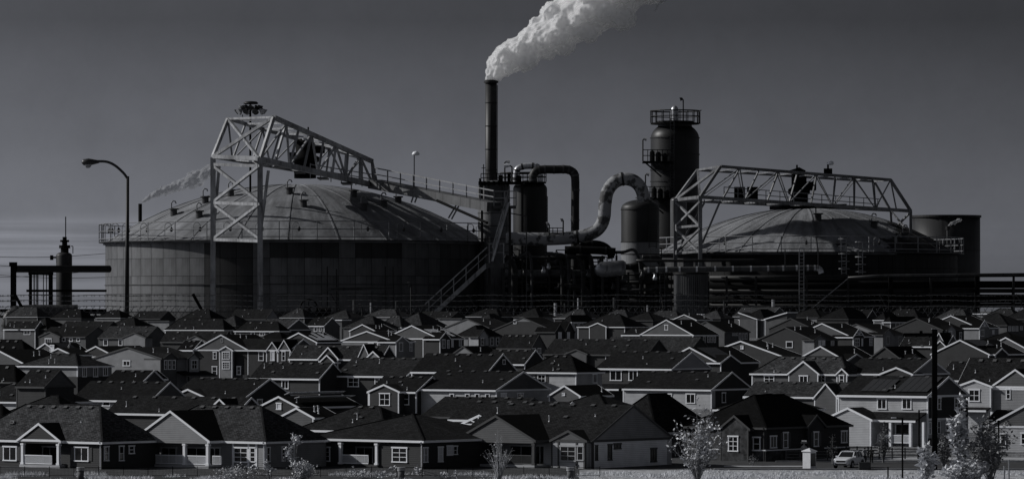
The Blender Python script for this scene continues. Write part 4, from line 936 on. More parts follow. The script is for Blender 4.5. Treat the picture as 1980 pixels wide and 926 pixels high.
        if xc == 430: h.cross(B, 'L', 357, 398, 649, p=.5, wall='grey')
        if xc == 1478:
            S1 = Blk()
            for (q0, q1, up, ye_) in ((1434, 1468, 'l', 615), (1484, 1526, 'r', 615)):
                S = Blk(); S.x0, S.x1 = h.hitL(q0), h.hitL(q1); S.y0, S.y1 = B.y0 - 1.2, B.y0 + 4; S.ze = B.ze; S.kind = 'shed'; S.axis = 'y' if up == 'l' else 'x'
                S.rise = 2.1; S.wall = 'mid'; S.roof = 'n'; S.panel = None; S.porch = None; S.cross = False; S.vents = 0; S.pitch = .2; S.hw = 2; h.blocks.append(S); h.emit(S)
    # last roofs before the plant: a loose row of dark hips whose ridges just show
    looks = ['dark', 'mid', 'grey']
    feats = ['under the elbow pipe at the far left', 'under the dark column with the antenna', 'at the left end of the left tank', 'beside the foot of the tall street lamp', 'under the leaning black fence arm', 'between the feet of the truss tower', 'just right of the truss tower foot',
             'under the big handwheel', 'under the pole scaffold', 'left of the foot of the plant stairs', 'under the lower flight of stairs', 'under the stair landing', 'right of the stair tower', 'under the dark ribbed pipe', 'under the bright metal drum', 'under the tallest vessel',
             'below the corrugated round housing', 'right of the corrugated round housing', 'under the middle of the peeling dome', 'beside the thin scaffold tower', 'under the caged ladders', 'right of the caged ladders', 'under the tall round drum tank', 'under the end of the pipe bridge', 'touching the right edge', 'beyond the right edge']
    fx = [30, 124, 205, 262, 350, 455, 530, 600, 695, 790, 860, 935, 1010, 1100, 1175, 1270, 1336, 1420, 1490, 1550, 1640, 1730, 1825, 1890, 1960, 2040]
    used = set(); x = 12; i = 0
    while x < 1990:
        wdt = 46 + rnd.random() * 26
        ye = 611 + rnd.random() * 5
        c_ = min((k for k in range(len(fx)) if k not in used), key=lambda k: abs(fx[k] - x - wdt / 2)); used.add(c_)
        h = House(('dark' if i % 3 else 'black') + ' distant roof in the last row, ' + feats[c_], looks[i % 3], 'n' if rnd.random() < .7 else 'l', 'd' if i % 2 else 'm', R(0) + 36, vents=2)
        h.main(x + wdt, ye, 5.8, a=wdt, b=22 + rnd.random() * 14, ya=ye - 13 - rnd.random() * 5, kind='hip' if rnd.random() < .7 else 'gable')
        h.root['group'] = 'distant roofs below the plant'
        x += wdt + 24 + rnd.random() * 16; i += 1

# ------------------------------------------------------------------ the plant
PG = gz(1600)                                    # level of the plant's ground
M_TRUSS = streaked('truss_pale_paint', .27, .55, rough=.55, su=.5, sv=.2)
M_TANK = streaked('tank_plate', .105, .5, rough=.55)
M_TANKD = streaked('tank_plate_dark', .025, .5, rough=.6)
M_TANKM = streaked('tank_plate_stained', .055, .5, rough=.6)
M_TANKB = streaked('right_tank_plate', .014, .6, rough=.7)
M_STEEL = streaked('dark_steel', .012, .5, rough=.55, su=.3, sv=.1)
M_STEEL2 = streaked('worn_steel', .045, .6, rough=.5, su=.3, sv=.15)
M_RAIL = streaked('railing_paint', .22, .3, rough=.5, su=1, sv=.5)
M_BLACK = noisy('soot_black', .005, .5, .3, .85, .08)
M_STACK = streaked('chimney_steel', .025, .6, rough=.5, su=.5, sv=.03)
M_ALU = streaked('aluminium_cladding', .5, .35, metal=.6, rough=.38, su=.4, sv=.3)
M_LAMP = noisy('lamp_shell', .35, .1, 2, .4, .5)
M_LAMPD = noisy('lamp_shell_dark', .03, .2, 2, .4, .5)
def domed(name, v, patch=0.0, seed=0):
    m, n, l, b = base_mat(name)
    tc = n.new("ShaderNodeTexCoord")
    t = n.new("ShaderNodeTexNoise"); t.noise_dimensions = '4D'; t.inputs['W'].default_value = seed; t.inputs['Scale'].default_value = .05; t.inputs['Detail'].default_value = 10; t.inputs['Roughness'].default_value = .68; l.new(tc.outputs['Object'], t.inputs['Vector'])
    r = n.new("ShaderNodeMapRange"); r.inputs[1].default_value = .3; r.inputs[2].default_value = .7; r.inputs[3].default_value = v * .6; r.inputs[4].default_value = v * 1.35; l.new(t.outputs[0], r.inputs[0])
    # radial stain streaks running down the dome
    sp = n.new("ShaderNodeSeparateXYZ"); l.new(tc.outputs['Object'], sp.inputs[0])
    at = n.new("ShaderNodeMath"); at.operation = 'ARCTAN2'; l.new(sp.outputs[1], at.inputs[0]); l.new(sp.outputs[0], at.inputs[1])
    cb = n.new("ShaderNodeCombineXYZ"); ml = n.new("ShaderNodeMath"); ml.operation = 'MULTIPLY'; ml.inputs[1].default_value = 16; l.new(at.outputs[0], ml.inputs[0]); l.new(ml.outputs[0], cb.inputs[0]); 
    mz = n.new("ShaderNodeMath"); mz.operation = 'MULTIPLY'; mz.inputs[1].default_value = .12; l.new(sp.outputs[2], mz.inputs[0]); l.new(mz.outputs[0], cb.inputs[1])
    t3 = n.new("ShaderNodeTexNoise"); t3.inputs['Scale'].default_value = 1; t3.inputs['Detail'].default_value = 6; l.new(cb.outputs[0], t3.inputs['Vector'])
    r3 = n.new("ShaderNodeMapRange"); r3.inputs[1].default_value = .35; r3.inputs[2].default_value = .65; r3.inputs[3].default_value = .65; r3.inputs[4].default_value = 1.2; l.new(t3.outputs[0], r3.inputs[0])
    m1 = n.new("ShaderNodeMath"); m1.operation = 'MULTIPLY'; l.new(r.outputs[0], m1.inputs[0]); l.new(r3.outputs[0], m1.inputs[1]); last = m1
    if patch:
        # bare dark patch where the coating has peeled off the right half
        t2 = n.new("ShaderNodeTexNoise"); t2.inputs['Scale'].default_value = .045; t2.inputs['Detail'].default_value = 9; t2.inputs['Roughness'].default_value = .62; l.new(tc.outputs['Object'], t2.inputs['Vector'])
        bi = n.new("ShaderNodeMapRange"); bi.inputs[1].default_value = -8; bi.inputs[2].default_value = 45; bi.inputs[3].default_value = -.25; bi.inputs[4].default_value = .16; l.new(sp.outputs[0], bi.inputs[0])
        ad = n.new("ShaderNodeMath"); ad.operation = 'ADD'; l.new(t2.outputs[0], ad.inputs[0]); l.new(bi.outputs[0], ad.inputs[1])
        pr = n.new("ShaderNodeMapRange"); pr.inputs[1].default_value = .50; pr.inputs[2].default_value = .54; pr.inputs[3].default_value = 1; pr.inputs[4].default_value = .1; l.new(ad.outputs[0], pr.inputs[0])
        m2 = n.new("ShaderNodeMath"); m2.operation = 'MULTIPLY'; l.new(m1.outputs[0], m2.inputs[0]); l.new(pr.outputs[0], m2.inputs[1]); last = m2
    vs = n.new("ShaderNodeVectorMath"); vs.operation = 'SCALE'; vs.inputs[0].default_value = (.97, 1, 1.06); l.new(last.outputs[0], vs.inputs['Scale']); l.new(vs.outputs[0], b.inputs['Base Color'])
    bp = n.new("ShaderNodeBump"); bp.inputs['Strength'].default_value = 1.0; bp.inputs['Distance'].default_value = 1.6 if patch else 1.0; l.new(t.outputs[0], bp.inputs['Height']); l.new(bp.outputs[0], b.inputs['Normal'])
    b.inputs['Roughness'].default_value = .85; b.inputs['Specular IOR Level'].default_value = .2
    return m
M_DOMEA = domed('dome_coating', .21); M_DOMEB = domed('dome_coating_peeled', .2, 1, 5)

def Wd(px, py, d):
    "world point at a photograph pixel and a distance d in metres"
    return Vector(((px - 990.0) * d / F, d, CAMZ - (py - HY) * d / F))
def zd(py, d): return CAMZ - (py - HY) * d / F
def xd(px, d): return (px - 990.0) * d / F
def root_at(name, label, cat, px, d, z=None, group=None):
    return thing(name, label, cat, (xd(px, d), d, PG if z is None else z), 0, group)
def part(mb, name, mat, root, smooth=False, parent=None):
    "mesh given in world coordinates, stored relative to the thing's base"
    off = Vector(root.location); mb.v = [(p[0] - off.x, p[1] - off.y, p[2] - off.z) for p in mb.v]
    return mb.build(name, mat, parent or root, smooth)

def gooseneck_mesh():
    mb = MB(); H_ = 7.0; r = 1.3; p = [(0, 0, 0), (0, 0, H_ - r)]
    for i in range(1, 9):
        a = math.pi * i / 8; p.append((r - r * math.cos(a), 0, H_ - r + r * math.sin(a)))
    p.append((2 * r, 0, H_ - r - .6)); mb.tube(p, .13, 6); a = mb.mesh('lamp_pole', M_RAIL)
    mb = MB(); mb.lathe((2 * r, 0, H_ - r - 2.2), [(.0, 1.9), (.35, 1.7), (.45, 1.3), (.85, .9), (.55, .5), (.4, .0), (0, -.1)], 10); b = mb.mesh('lamp_head', M_LAMPD, True)
    return a, b
GN = gooseneck_mesh()
def gooseneck(x, y, z, label, rz=0, sc=1.0):
    t = thing('gooseneck_lamp', label, 'lamp', (x, y, z), rz, 'gooseneck lamps round the tank walkways'); t.scale = (sc, sc, sc)
    link('lamp_pole', GN[0], t); link('lamp_head', GN[1], t)

def tank(name, label, cx_px, r_px, D, rim_py, apex_py, plate_mats, dome_mat, npl, courses, rail_h=7.0):
    cx = xd(cx_px, D); Rr = r_px * D / F; df = D - Rr
    zr = zd(rim_py, df + Rr * .2); H_ = zr - PG
    t = thing(name, label, 'storage tank', (cx, D, PG))
    # shell plates: separate curved sheets, front half only is seen but all stand there
    da = 2 * math.pi / npl; ch = H_ / courses
    mb = MB(); i0 = 0; g = .012 * da; q = 4
    for k in range(q + 1):
        a = -da / 2 + g + (da - 2 * g) * k / q
        for (rr, z) in ((Rr, .06), (Rr, ch - .06), (Rr - .25, ch - .06), (Rr - .25, .06)): mb.v.append((rr * math.cos(a), rr * math.sin(a), z))
    for k in range(q):
        for j in range(4):
            j2 = (j + 1) % 4; mb.f.append((k * 4 + j, (k + 1) * 4 + j, (k + 1) * 4 + j2, k * 4 + j2)); mb.m.append(0); mb.uv += [(0, 0)] * 4
    for k in (0, q):
        f = [k * 4 + j for j in range(4)]; mb.f.append(tuple(f if k == 0 else f[::-1])); mb.m.append(0); mb.uv += [(0, 0)] * 4
    mesh_by = {}
    for i in range(npl):
        a = -math.pi / 2 + da * (i - npl / 2 + .5)
        if math.sin(a) > .12: continue
        for c in range(courses):
            px = 990 + (cx + Rr * math.cos(a)) * F / (D + Rr * math.sin(a))
            mat = plate_mats(px, c, courses)
            if mat.name not in mesh_by:
                mesh_by[mat.name] = mb.mesh('shell_plate', mat)
            o = link('shell_plate', mesh_by[mat.name], t, (0, 0, ch * c)); o.rotation_euler = (0, 0, a)
    inner = MB(); inner.lathe((0, 0, 0), [(Rr - .2, 0), (Rr - .2, H_)], 96); inner.build('tank_wall', M_BLACK, t, True)
    # dome with raised radial seams
    h = (zd(apex_py, D) - zr); Rs = (Rr * Rr + h * h) / (2 * h)
    def dz(r): return math.sqrt(max(Rs * Rs - r * r, 0)) - (Rs - h)
    prof = [(Rr + .9, -.9), (Rr + .9, 0)] + [(Rr * (1 - k / 28) if k < 28 else .05, dz(Rr * (1 - k / 28))) for k in range(29)]
    dm = MB(); dm.lathe((0, 0, H_), prof, 120); dm.build('dome_roof', dome_mat, t, True)
    for i in range(24):
        a = 2 * math.pi * i / 24; sb = MB()
        pts = [(r * math.cos(a), r * math.sin(a), H_ + dz(r) + .08) for r in [Rr * k / 10 for k in range(1, 11)]]
        for k in range(9): sb.bar(pts[k], pts[k + 1], .55, .3)
        sb.build('roof_seam', dome_mat, t)
    # walkway and railing
    wk = MB(); wk.lathe((0, 0, H_), [(Rr + .2, -.2), (Rr + 2.6, -.2), (Rr + 2.6, .15), (Rr + .2, .15)], 120); wk.build('walkway', M_STEEL2, t)
    n = 34; ra = Rr + 2.4; pm = MB(); pm.box(-.16, .16, -.16, .16, 0, rail_h); pme = pm.mesh('railing_post', M_RAIL)
    for i in range(n):
        a = 2 * math.pi * (i + .3) / n
        o = link('railing_post', pme, t, (ra * math.cos(a), ra * math.sin(a), H_)); o.rotation_euler = (0, 0, a)
    for zz in (rail_h, rail_h * .58, 1.2):
        rb = MB(); pts = [(ra * math.cos(2 * math.pi * i / 120), ra * math.sin(2 * math.pi * i / 120), H_ + zz) for i in range(121)]
        rb.tube(pts, .17, 5, caps=False); rb.build('handrail', M_RAIL, t)
    # wind girder bands on the shell
    for zz in (.02, H_ * .5):
        gb = MB(); gb.lathe((0, 0, zz), [(Rr, 0), (Rr + .35, 0), (Rr + .35, .3), (Rr, .3)], 96); gb.build('shell_ring', M_STEEL2, t)
    t['R'] = 0; del t['R']
    return t, cx, Rr, H_, zr, dz

def roof_nozzle(px, py, cx, cy, Rr, zr, dz, label):
    "small lidded vent standing on a dome, found by walking the view ray onto the dome"
    best = None
    for k in range(400):
        d = cy - Rr + k * Rr / 400; x = xd(px, d); z = zd(py, d); r = math.hypot(x - cx, d - cy)
        if r < Rr and z <= zr + dz(r): best = (x, d, zr + dz(r)); break
    if not best: return None
    t = thing('roof_nozzle', label, 'vent', best, 0, 'vent nozzles on the tank domes')
    mb = MB(); mb.lathe((0, 0, 0), [(1.3, -.5), (1.3, 2.0), (1.9, 2.0), (1.9, 2.5), (0, 2.6)], 14); mb.build('nozzle', M_STEEL2, t)
    mb = MB(); mb.tube([(-.9, 0, 2.4), (-.9, 0, 4.6), (-.3, 0, 5.4), (.6, 0, 5.2), (.9, 0, 4.4)], .25, 6); mb.build('breather_pipe', M_RAIL, t)
    return best

def build_tanks():
    D = 1818.0
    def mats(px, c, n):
        if 405 < px < 505: return M_TANKD  # plates between the tower legs are darker
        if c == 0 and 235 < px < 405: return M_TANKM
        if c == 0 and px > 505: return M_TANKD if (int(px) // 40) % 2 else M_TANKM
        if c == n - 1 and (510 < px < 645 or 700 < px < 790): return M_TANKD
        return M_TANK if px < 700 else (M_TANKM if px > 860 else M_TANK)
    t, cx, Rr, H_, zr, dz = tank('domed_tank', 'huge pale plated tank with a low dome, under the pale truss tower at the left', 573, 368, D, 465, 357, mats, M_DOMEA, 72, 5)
    for (px, lab) in ((206, 'leftmost gooseneck lamp of the left tank rim'), (214, 'second gooseneck lamp from the left end of the tank rim'), (230, 'third gooseneck lamp from the left end of the tank rim'), (253, 'gooseneck lamp on the tank rim beside the tall street lamp'),
                      (292, 'gooseneck lamp on the tank rim right of the thin black stack'), (341, 'gooseneck lamp on the tank rim midway between stack and truss tower'), (397, 'gooseneck lamp just left of the truss tower'), (455, 'gooseneck lamp seen between the truss tower legs'),
                      (515, 'gooseneck lamp just right of the truss tower'), (583, 'gooseneck lamp under the truss machinery'), (710, 'gooseneck lamp on the rim under the right end of the truss'), (776, 'gooseneck lamp on the rim under the sloping footbridge'), (845, 'gooseneck lamp under the footbridge struts'), (905, 'gooseneck lamp at the right end of the left tank, near the stairs')):
        c = (xd(px, D) - cx) / (Rr + 2); c = max(-1, min(1, c)); a = -math.acos(c)
        gooseneck(cx + (Rr + 2) * math.cos(a), D + (Rr + 2) * math.sin(a), zr, lab, 0, .95 if px > 240 else 1.0)
    for q, (px, py) in enumerate(((397, 392), (446, 379), (560, 375), (684, 380), (770, 392), (336, 416), (385, 420), (742, 400), (587, 399), (703, 406))):
        roof_nozzle(px, py, cx, D, Rr, zr, dz, ['lidded vent left of the truss tower on the left dome', 'lidded vent seen through the truss tower', 'lidded vent right of the truss tower near the dome top', 'lidded vent below the right end of the truss', 'lidded vent under the footbridge', 'small vent low on the far left of the dome', 'low vent close left of the truss tower', 'small vent under the footbridge start', 'small vent in the middle of the left dome', 'small vent on the right middle of the left dome'][q])
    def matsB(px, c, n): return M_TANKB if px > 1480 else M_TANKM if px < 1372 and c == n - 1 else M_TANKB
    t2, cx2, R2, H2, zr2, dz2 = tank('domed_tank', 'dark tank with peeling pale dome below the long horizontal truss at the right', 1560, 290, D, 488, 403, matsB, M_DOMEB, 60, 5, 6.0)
    for (px, lab) in ((1380, 'gooseneck lamp on the right tank rim behind the braced legs'), (1530, 'gooseneck lamp in the middle of the right tank rim'), (1668, 'gooseneck lamp above the caged ladders'), (1800, 'gooseneck lamp near the right end of the peeling dome'), (1832, 'gooseneck lamp in front of the tall right drum tank')):
        c = (xd(px, D) - cx2) / (R2 + 2); a = -math.acos(max(-1, min(1, c)))
        gooseneck(cx2 + (R2 + 2) * math.cos(a), D + (R2 + 2) * math.sin(a), zr2, lab, 0, .8)
    for q, (px, py) in enumerate(((1582, 425), (1690, 440), (1750, 462), (1738, 482))):
        roof_nozzle(px, py, cx2, D, R2, zr2, dz2, ['vent on the pale part of the peeling dome', 'vent inside the dark peeled patch of the right dome', 'vent low on the right side of the peeling dome', 'vent near the rim of the peeling dome'][q])
    # tall drum tank at the far right
    d = 1930.0; cx3 = xd(1829, d); r3 = 66 * d / F; z3 = zd(418, d)
    t3 = thing('drum_tank', 'tall open-topped round tank behind the peeling dome, far right', 'storage tank', (cx3, d, PG))
    mb = MB(); mb.lathe((0, 0, 0), [(r3, 0), (r3, (z3 - PG) * .45), (r3, z3 - PG), (r3 - .6, z3 - PG), (r3 - .6, 1)], 64, a0=0, a1=2 * math.pi); mb.build('shell', streaked('drum_plate', .03, .6, rough=.45, su=.1, sv=.02), t3, True)
    mb = MB(); mb.lathe((0, 0, z3 - PG - .6), [(r3, 0), (r3 + .5, 0), (r3 + .5, .9), (r3, .9)], 64); mb.build('rim_ring', M_STEEL, t3)
    for k in range(3):
        mb = MB(); mb.lathe((0, 0, (z3 - PG) * (.25 + .22 * k)), [(r3, 0), (r3 + .12, 0), (r3 + .12, .3), (r3, .3)], 64); mb.build('shell_ring', M_STEEL, t3)
    mb = MB(); mb.box(-.1, .1, 0, 0, 0, 1)

def lattice(root, A0, A1, B0, B1, n, wm, name='brace', mat=None, zig=True, vert=True, first=0, flip=False):
    "verticals and diagonals between chord A (A0-A1) and chord B (B0-B1), each a part"
    for i in range(n + 1):
        a = A0.lerp(A1, i / n); b = B0.lerp(B1, i / n)
        if vert and i >= first: mb = MB(); mb.bar(a, b, wm, wm * .8); part(mb, 'truss_post', mat or M_TRUSS, root)
        if zig and i < n:
            a2 = A0.lerp(A1, (i + 1) / n); b2 = B0.lerp(B1, (i + 1) / n)
            p, q = (a, b2) if ((i % 2 == 0) != flip) else (b, a2)
            mb = MB(); mb.bar(p, q, wm * .8, wm * .6); part(mb, name, mat or M_TRUSS, root)
def beam(root, p, q, wdt, name='beam', mat=None, h=None):
    mb = MB(); mb.bar(p, q, wdt, h); return part(mb, name, mat or M_TRUSS, root)

def build_truss_left():
    t = root_at('truss_tower', 'pale lattice tower carrying a box truss down over the left dome', 'truss tower', 456, 1722)
    dn, df = 1714.0, 1738.0
    B1, B0 = Wd(503, 308, dn), Wd(412, 303, df); T1, T0 = Wd(529, 227, dn + 4), Wd(441, 230, df + 4)
    # legs
    for (px, py, d) in ((503, 305, dn), (412, 305, df)):
        beam(t, Wd(px, py, d), Vector((xd(px, d), d, PG)), 1.9, 'tower_leg')
    for (px, py, d, qx) in ((519, 330, dn + 26, 501), (424, 320, df + 26, 411)):
        beam(t, Wd(px, py, d), Vector((xd(qx, d), d, zd(463, d) - 2)), 1.1, 'rear_leg')
    for y in (303, 318, 392, 463): beam(t, Wd(412, y, df), Wd(503, y + 3, dn), 1.1 if y != 303 else 1.4, 'tower_beam')
    for (ya, yb) in ((320, 391), (394, 462)):
        beam(t, Wd(412, ya, df), Wd(503, yb, dn), .95, 'tower_brace'); beam(t, Wd(412, yb, df), Wd(503, ya, dn - 1.2), .95, 'tower_brace')
    # end frame of the box truss
    for p, q, wd_ in ((B0, T0, 1.2), (B1, T1, 1.2), (T0, T1, .8), (B0, T1, 1.1), (T0, B1, 1.0), (B0, B1, 1.3)): beam(t, p, q, wd_, 'end_frame_bar')
    NE_T, NE_B = Wd(719, 312, 1790), Wd(722, 358, 1792); FE_T, FE_B = Wd(700, 306, 1815), Wd(700, 350, 1817)
    beam(t, T1, NE_T, 1.5, 'top_chord'); beam(t, T0, FE_T, 1.2, 'top_chord'); beam(t, B1, NE_B, 1.9, 'bottom_chord'); beam(t, B0, FE_B, 1.4, 'bottom_chord')
    lattice(t, B1, NE_B, T1, NE_T, 8, .95, first=1); lattice(t, B0, FE_B, T0, FE_T, 8, .75, first=1, flip=True)
    for i in range(1, 9):
        beam(t, T1.lerp(NE_T, i / 8), T0.lerp(FE_T, i / 8), .7, 'cross_beam'); beam(t, B1.lerp(NE_B, i / 8), B0.lerp(FE_B, i / 8), .8, 'cross_beam')
        beam(t, T1.lerp(NE_T, i / 8), T0.lerp(FE_T, (i - 1) / 8), .45, 'top_lacing')
    beam(t, NE_T, Wd(730, 362, 1790), 1.2, 'end_post')
    # plates added to cast shadow bands on the dome; inspection railing and the drive machinery
    for (px, py, dd) in ((503, 313, 1742), (541, 323, 1752), (580, 334, 1762), (624, 345, 1772), (670, 355, 1782)):
        mb = MB(); c = Wd(px, py, dd); mb.box(c.x - 1.9, c.x + 1.9, c.y - 9, c.y + 14, c.z - .25, c.z + .25); part(mb, 'shadow_plate', M_STEEL2, t)
    for k in range(2):
        beam(t, Wd(600, 318 + k * 9, 1758), Wd(722, 338 + k * 9, 1794), .35, 'handrail', M_RAIL)
    for i in range(7): beam(t, Wd(600 + i * 20, 316 + i * 3.3, 1758 + i * 6), Wd(600 + i * 20, 346 + i * 3, 1758 + i * 6), .35, 'railing_post', M_RAIL)
    m = root_at('mixer_drive', 'dark motor and gearbox hanging inside the left truss', 'machinery', 590, 1775, zd(345, 1775))
    c = Wd(590, 300, 1775)
    mb = MB(); mb.lathe((c.x, c.y, zd(345, 1775)), [(4.2, 0), (4.2, 6), (5.6, 6.5), (5.6, 8), (3.6, 9), (3.6, 13.5), (2.8, 15), (0, 15.4)], 20); part(mb, 'gearbox', M_BLACK, m, True)
    mb = MB(); mb.tube([c + Vector((-6, 0, -1)), c + Vector((-2, 0, -1))], 2.1, 14); part(mb, 'motor', M_BLACK, m)
    mb = MB(); mb.tube([c + Vector((3, 0, 2)), c + Vector((7.5, 0, 2))], 1.4, 12); part(mb, 'side_motor', M_BLACK, m)
    mb = MB(); mb.tube([Wd(596, 300, 1775), Wd(596, 246, 1775)], .3, 6); part(mb, 'shaft', M_BLACK, m)
    # floodlight mast
    f = root_at('floodlight_mast', 'dark mast with a ring of floodlights rising above the left truss', 'floodlight mast', 484, 1770, zd(372, 1770))
    beam(f, Wd(484, 372, 1770), Wd(484, 196, 1770), .75, 'mast', M_BLACK)
    c = Wd(485, 210, 1770)
    mb = MB(); mb.lathe((c.x, c.y, c.z + 1.6), [(0, 1.2), (2.2, 1.0), (2.9, .4), (2.6, 0), (0, 0)], 16); part(mb, 'mast_cap', M_STEEL, f, True)
    mb = MB(); pts = [c + Vector((4.4 * math.cos(a * math.pi / 8), 3.6 * math.sin(a * math.pi / 8), 0)) for a in range(17)]; mb.tube(pts, .22, 6, caps=False); part(mb, 'lamp_ring', M_BLACK, f)
    for i in range(18):
        lv = i // 10; a = 2 * math.pi * i / 10 + lv * .3; p = c + Vector(((4.6 - 1.6 * lv) * math.cos(a), (3.8 - 1.2 * lv) * math.sin(a), -.6 + 1.5 * lv))
        mb = MB(); out = Vector((math.cos(a), math.sin(a), -.75)).normalized(); mb.tube([p - out * .3, p + out * .5, p + out * 1.4], [.45, .7, 1.15], 9); part(mb, 'floodlight', M_LAMPD if i % 3 else M_LAMP, f)
        beam(f, c + Vector((0, 0, .6)), p, .18, 'lamp_arm', M_BLACK)
    beam(f, Wd(469, 240, 1770), Wd(469, 222, 1770), .3, 'side_mast', M_BLACK); beam(f, Wd(469, 233, 1770), Wd(484, 233, 1770), .25, 'mast_bracket', M_BLACK)

M_TRUSSR = streaked('truss_grey_paint', .17, .6, rough=.55, su=.5, sv=.2)
def beam_r(root, p, q, wdt, name='beam', mat=None, h=None): return beam(root, p, q, wdt * (.95 if mat is None else 1), name, mat or M_TRUSSR, h)
def build_truss_right():
    beam = beam_r
    t = root_at('truss_bridge', 'long pale box truss on braced legs spanning the peeling right dome', 'truss bridge', 1333, 1722)
    dn, df = 1720.0, 1744.0
    B1, B0 = Wd(1354, 381, dn), Wd(1306, 387, df); T1, T0 = Wd(1393, 322, dn + 4), Wd(1349, 329, df + 4)
    for (px, py, d) in ((1354, 381, dn), (1306, 386, df)): beam(t, Wd(px, py, d), Vector((xd(px, d), d, PG)), 1.5, 'tower_leg')
    for (px, py, d, qx) in ((1393, 388, dn + 30, 1358), (1362, 392, df + 30, 1318)): beam(t, Wd(px, py, d), Wd(qx, 470, d), .8, 'rear_leg')
    for y in (387, 440, 490): beam(t, Wd(1306, y, df), Wd(1354, y - 4, dn), .9, 'tower_beam')
    for (ya, yb) in ((390, 438), (442, 489)): beam(t, Wd(1306, ya, df), Wd(1354, yb, dn), .8, 'tower_brace'); beam(t, Wd(1306, yb, df), Wd(1354, ya, dn - 1.2), .8, 'tower_brace')
    for p, q, wd_ in ((B0, T0, 1.1), (B1, T1, 1.1), (T0, T1, .8), (T0, B1, .8), (B0, T1, .9), (B0, B1, 1.2)): beam(t, p, q, wd_, 'end_frame_bar')
    NE_T, NE_B = Wd(1722, 348, 1780), Wd(1761, 408, 1782); FE_T, FE_B = Wd(1690, 351, 1806), Wd(1722, 407, 1808)
    beam(t, T1, NE_T, 1.1, 'top_chord'); beam(t, T0, FE_T, .9, 'top_chord'); beam(t, B1, NE_B, 1.3, 'bottom_chord'); beam(t, B0, FE_B, 1.1, 'bottom_chord')
    NBt = B1.lerp(NE_B, .93); FBt = B0.lerp(FE_B, .93)
    lattice(t, B1, NBt, T1, NE_T, 9, .55, first=1, mat=M_TRUSSR); lattice(t, B0, FBt, T0, FE_T, 9, .42, first=1, flip=True, mat=M_TRUSSR)
    for i in range(1, 10):
        beam(t, T1.lerp(NE_T, i / 9), T0.lerp(FE_T, i / 9), .55, 'cross_beam'); beam(t, B1.lerp(NBt, i / 9), B0.lerp(FBt, i / 9), .6, 'cross_beam')
    beam(t, NE_T, NE_B, 1.1, 'end_post'); beam(t, FE_T, FE_B, .9, 'end_post'); beam(t, NE_B, FE_B, 1.0, 'end_frame_bar'); beam(t, NE_T, FE_T, .8, 'end_frame_bar')
    beam(t, NE_B, Wd(1761, 452, 1782), 1.1, 'far_leg'); beam(t, FE_B, Wd(1724, 440, 1808), .9, 'far_leg')
    beam(t, Wd(1761, 410, 1782), Wd(1735, 436, 1800), .7, 'knee_brace'); beam(t, FE_B, Wd(1750, 440, 1790), .6, 'knee_brace')
    for k in range(2): beam(t, Wd(1400, 362 + k * 10, 1740), Wd(1700, 385 + k * 10, 1800), .3, 'handrail', M_RAIL)
    for i in range(12): beam(t, Wd(1400 + i * 27, 361 + i * 2.1, 1740 + i * 5.4), Wd(1400 + i * 27, 388 + i * 1.6, 1740 + i * 5.4), .3, 'railing_post', M_RAIL)
    m = root_at('mixer_drive', 'dark motor and gearbox inside the right truss, above the peeling dome', 'machinery', 1545, 1780, zd(400, 1780))
    z0 = zd(402, 1780); c = Wd(1545, 360, 1780)
    mb = MB(); mb.lathe((c.x, c.y, z0), [(3.4, 0), (3.4, 5), (4.2, 5.4), (4.2, 7), (2.9, 8), (2.9, 12.5), (1.6, 14), (0, 14.4)], 18); part(mb, 'gearbox', M_BLACK, m, True)
    mb = MB(); mb.tube([c + Vector((2.5, 0, 0)), c + Vector((6.5, 0, 0))], 1.7, 12); part(mb, 'motor', M_BLACK, m)
    mb = MB(); mb.bar(Wd(1500, 402, 1776), Wd(1625, 398, 1790), 9, 1.4); part(mb, 'base_frame', M_BLACK, m)
    mb = MB(); mb.tube([Wd(1541, 345, 1780), Wd(1541, 319, 1780)], .35, 6); part(mb, 'shaft', M_BLACK, m)
    mb = MB(); mb.tube([Wd(1528, 334, 1780), Wd(1545, 328, 1780), Wd(1556, 334, 1780)], .9, 8); part(mb, 'exhaust_pipe', M_BLACK, m)
    m = root_at('control_cabinet', 'pair of dark boxes mounted inside the left half of the right truss', 'cabinet', 1440, 1750, zd(388, 1750))
    for px in (1430, 1455):
        mb = MB(); q = Wd(px, 375, 1750); mb.box(q.x - 2, q.x + 2, q.y - 1.4, q.y + 1.4, q.z - 2.4, q.z + 2.6); part(mb, 'cabinet_box', M_BLACK, m)
    beam(m, Wd(1420, 388, 1750), Wd(1470, 389, 1750), .8, 'cabinet_base', M_BLACK)
    s = root_at('siren_lamp', 'small white dish lamp on a dark bracket above the right truss', 'lamp', 1601, 1790, zd(340, 1790))
    beam(s, Wd(1601, 340, 1790), Wd(1601, 314, 1790), .7, 'bracket', M_BLACK); mb = MB(); q = Wd(1606, 315, 1788); mb.lathe((q.x, q.y, q.z - .8), [(0, 1.6), (1.0, 1.3), (1.3, .4), (.9, 0), (0, -.1)], 12); part(mb, 'lamp_dish', TRIM['w'], s, True)
    mb = MB(); q = Wd(1601, 333, 1790); mb.box(q.x - 1.6, q.x + 1.6, q.y - .8, q.y + .8, q.z - 1.4, q.z + 1.4); part(mb, 'junction_box', M_BLACK, s)

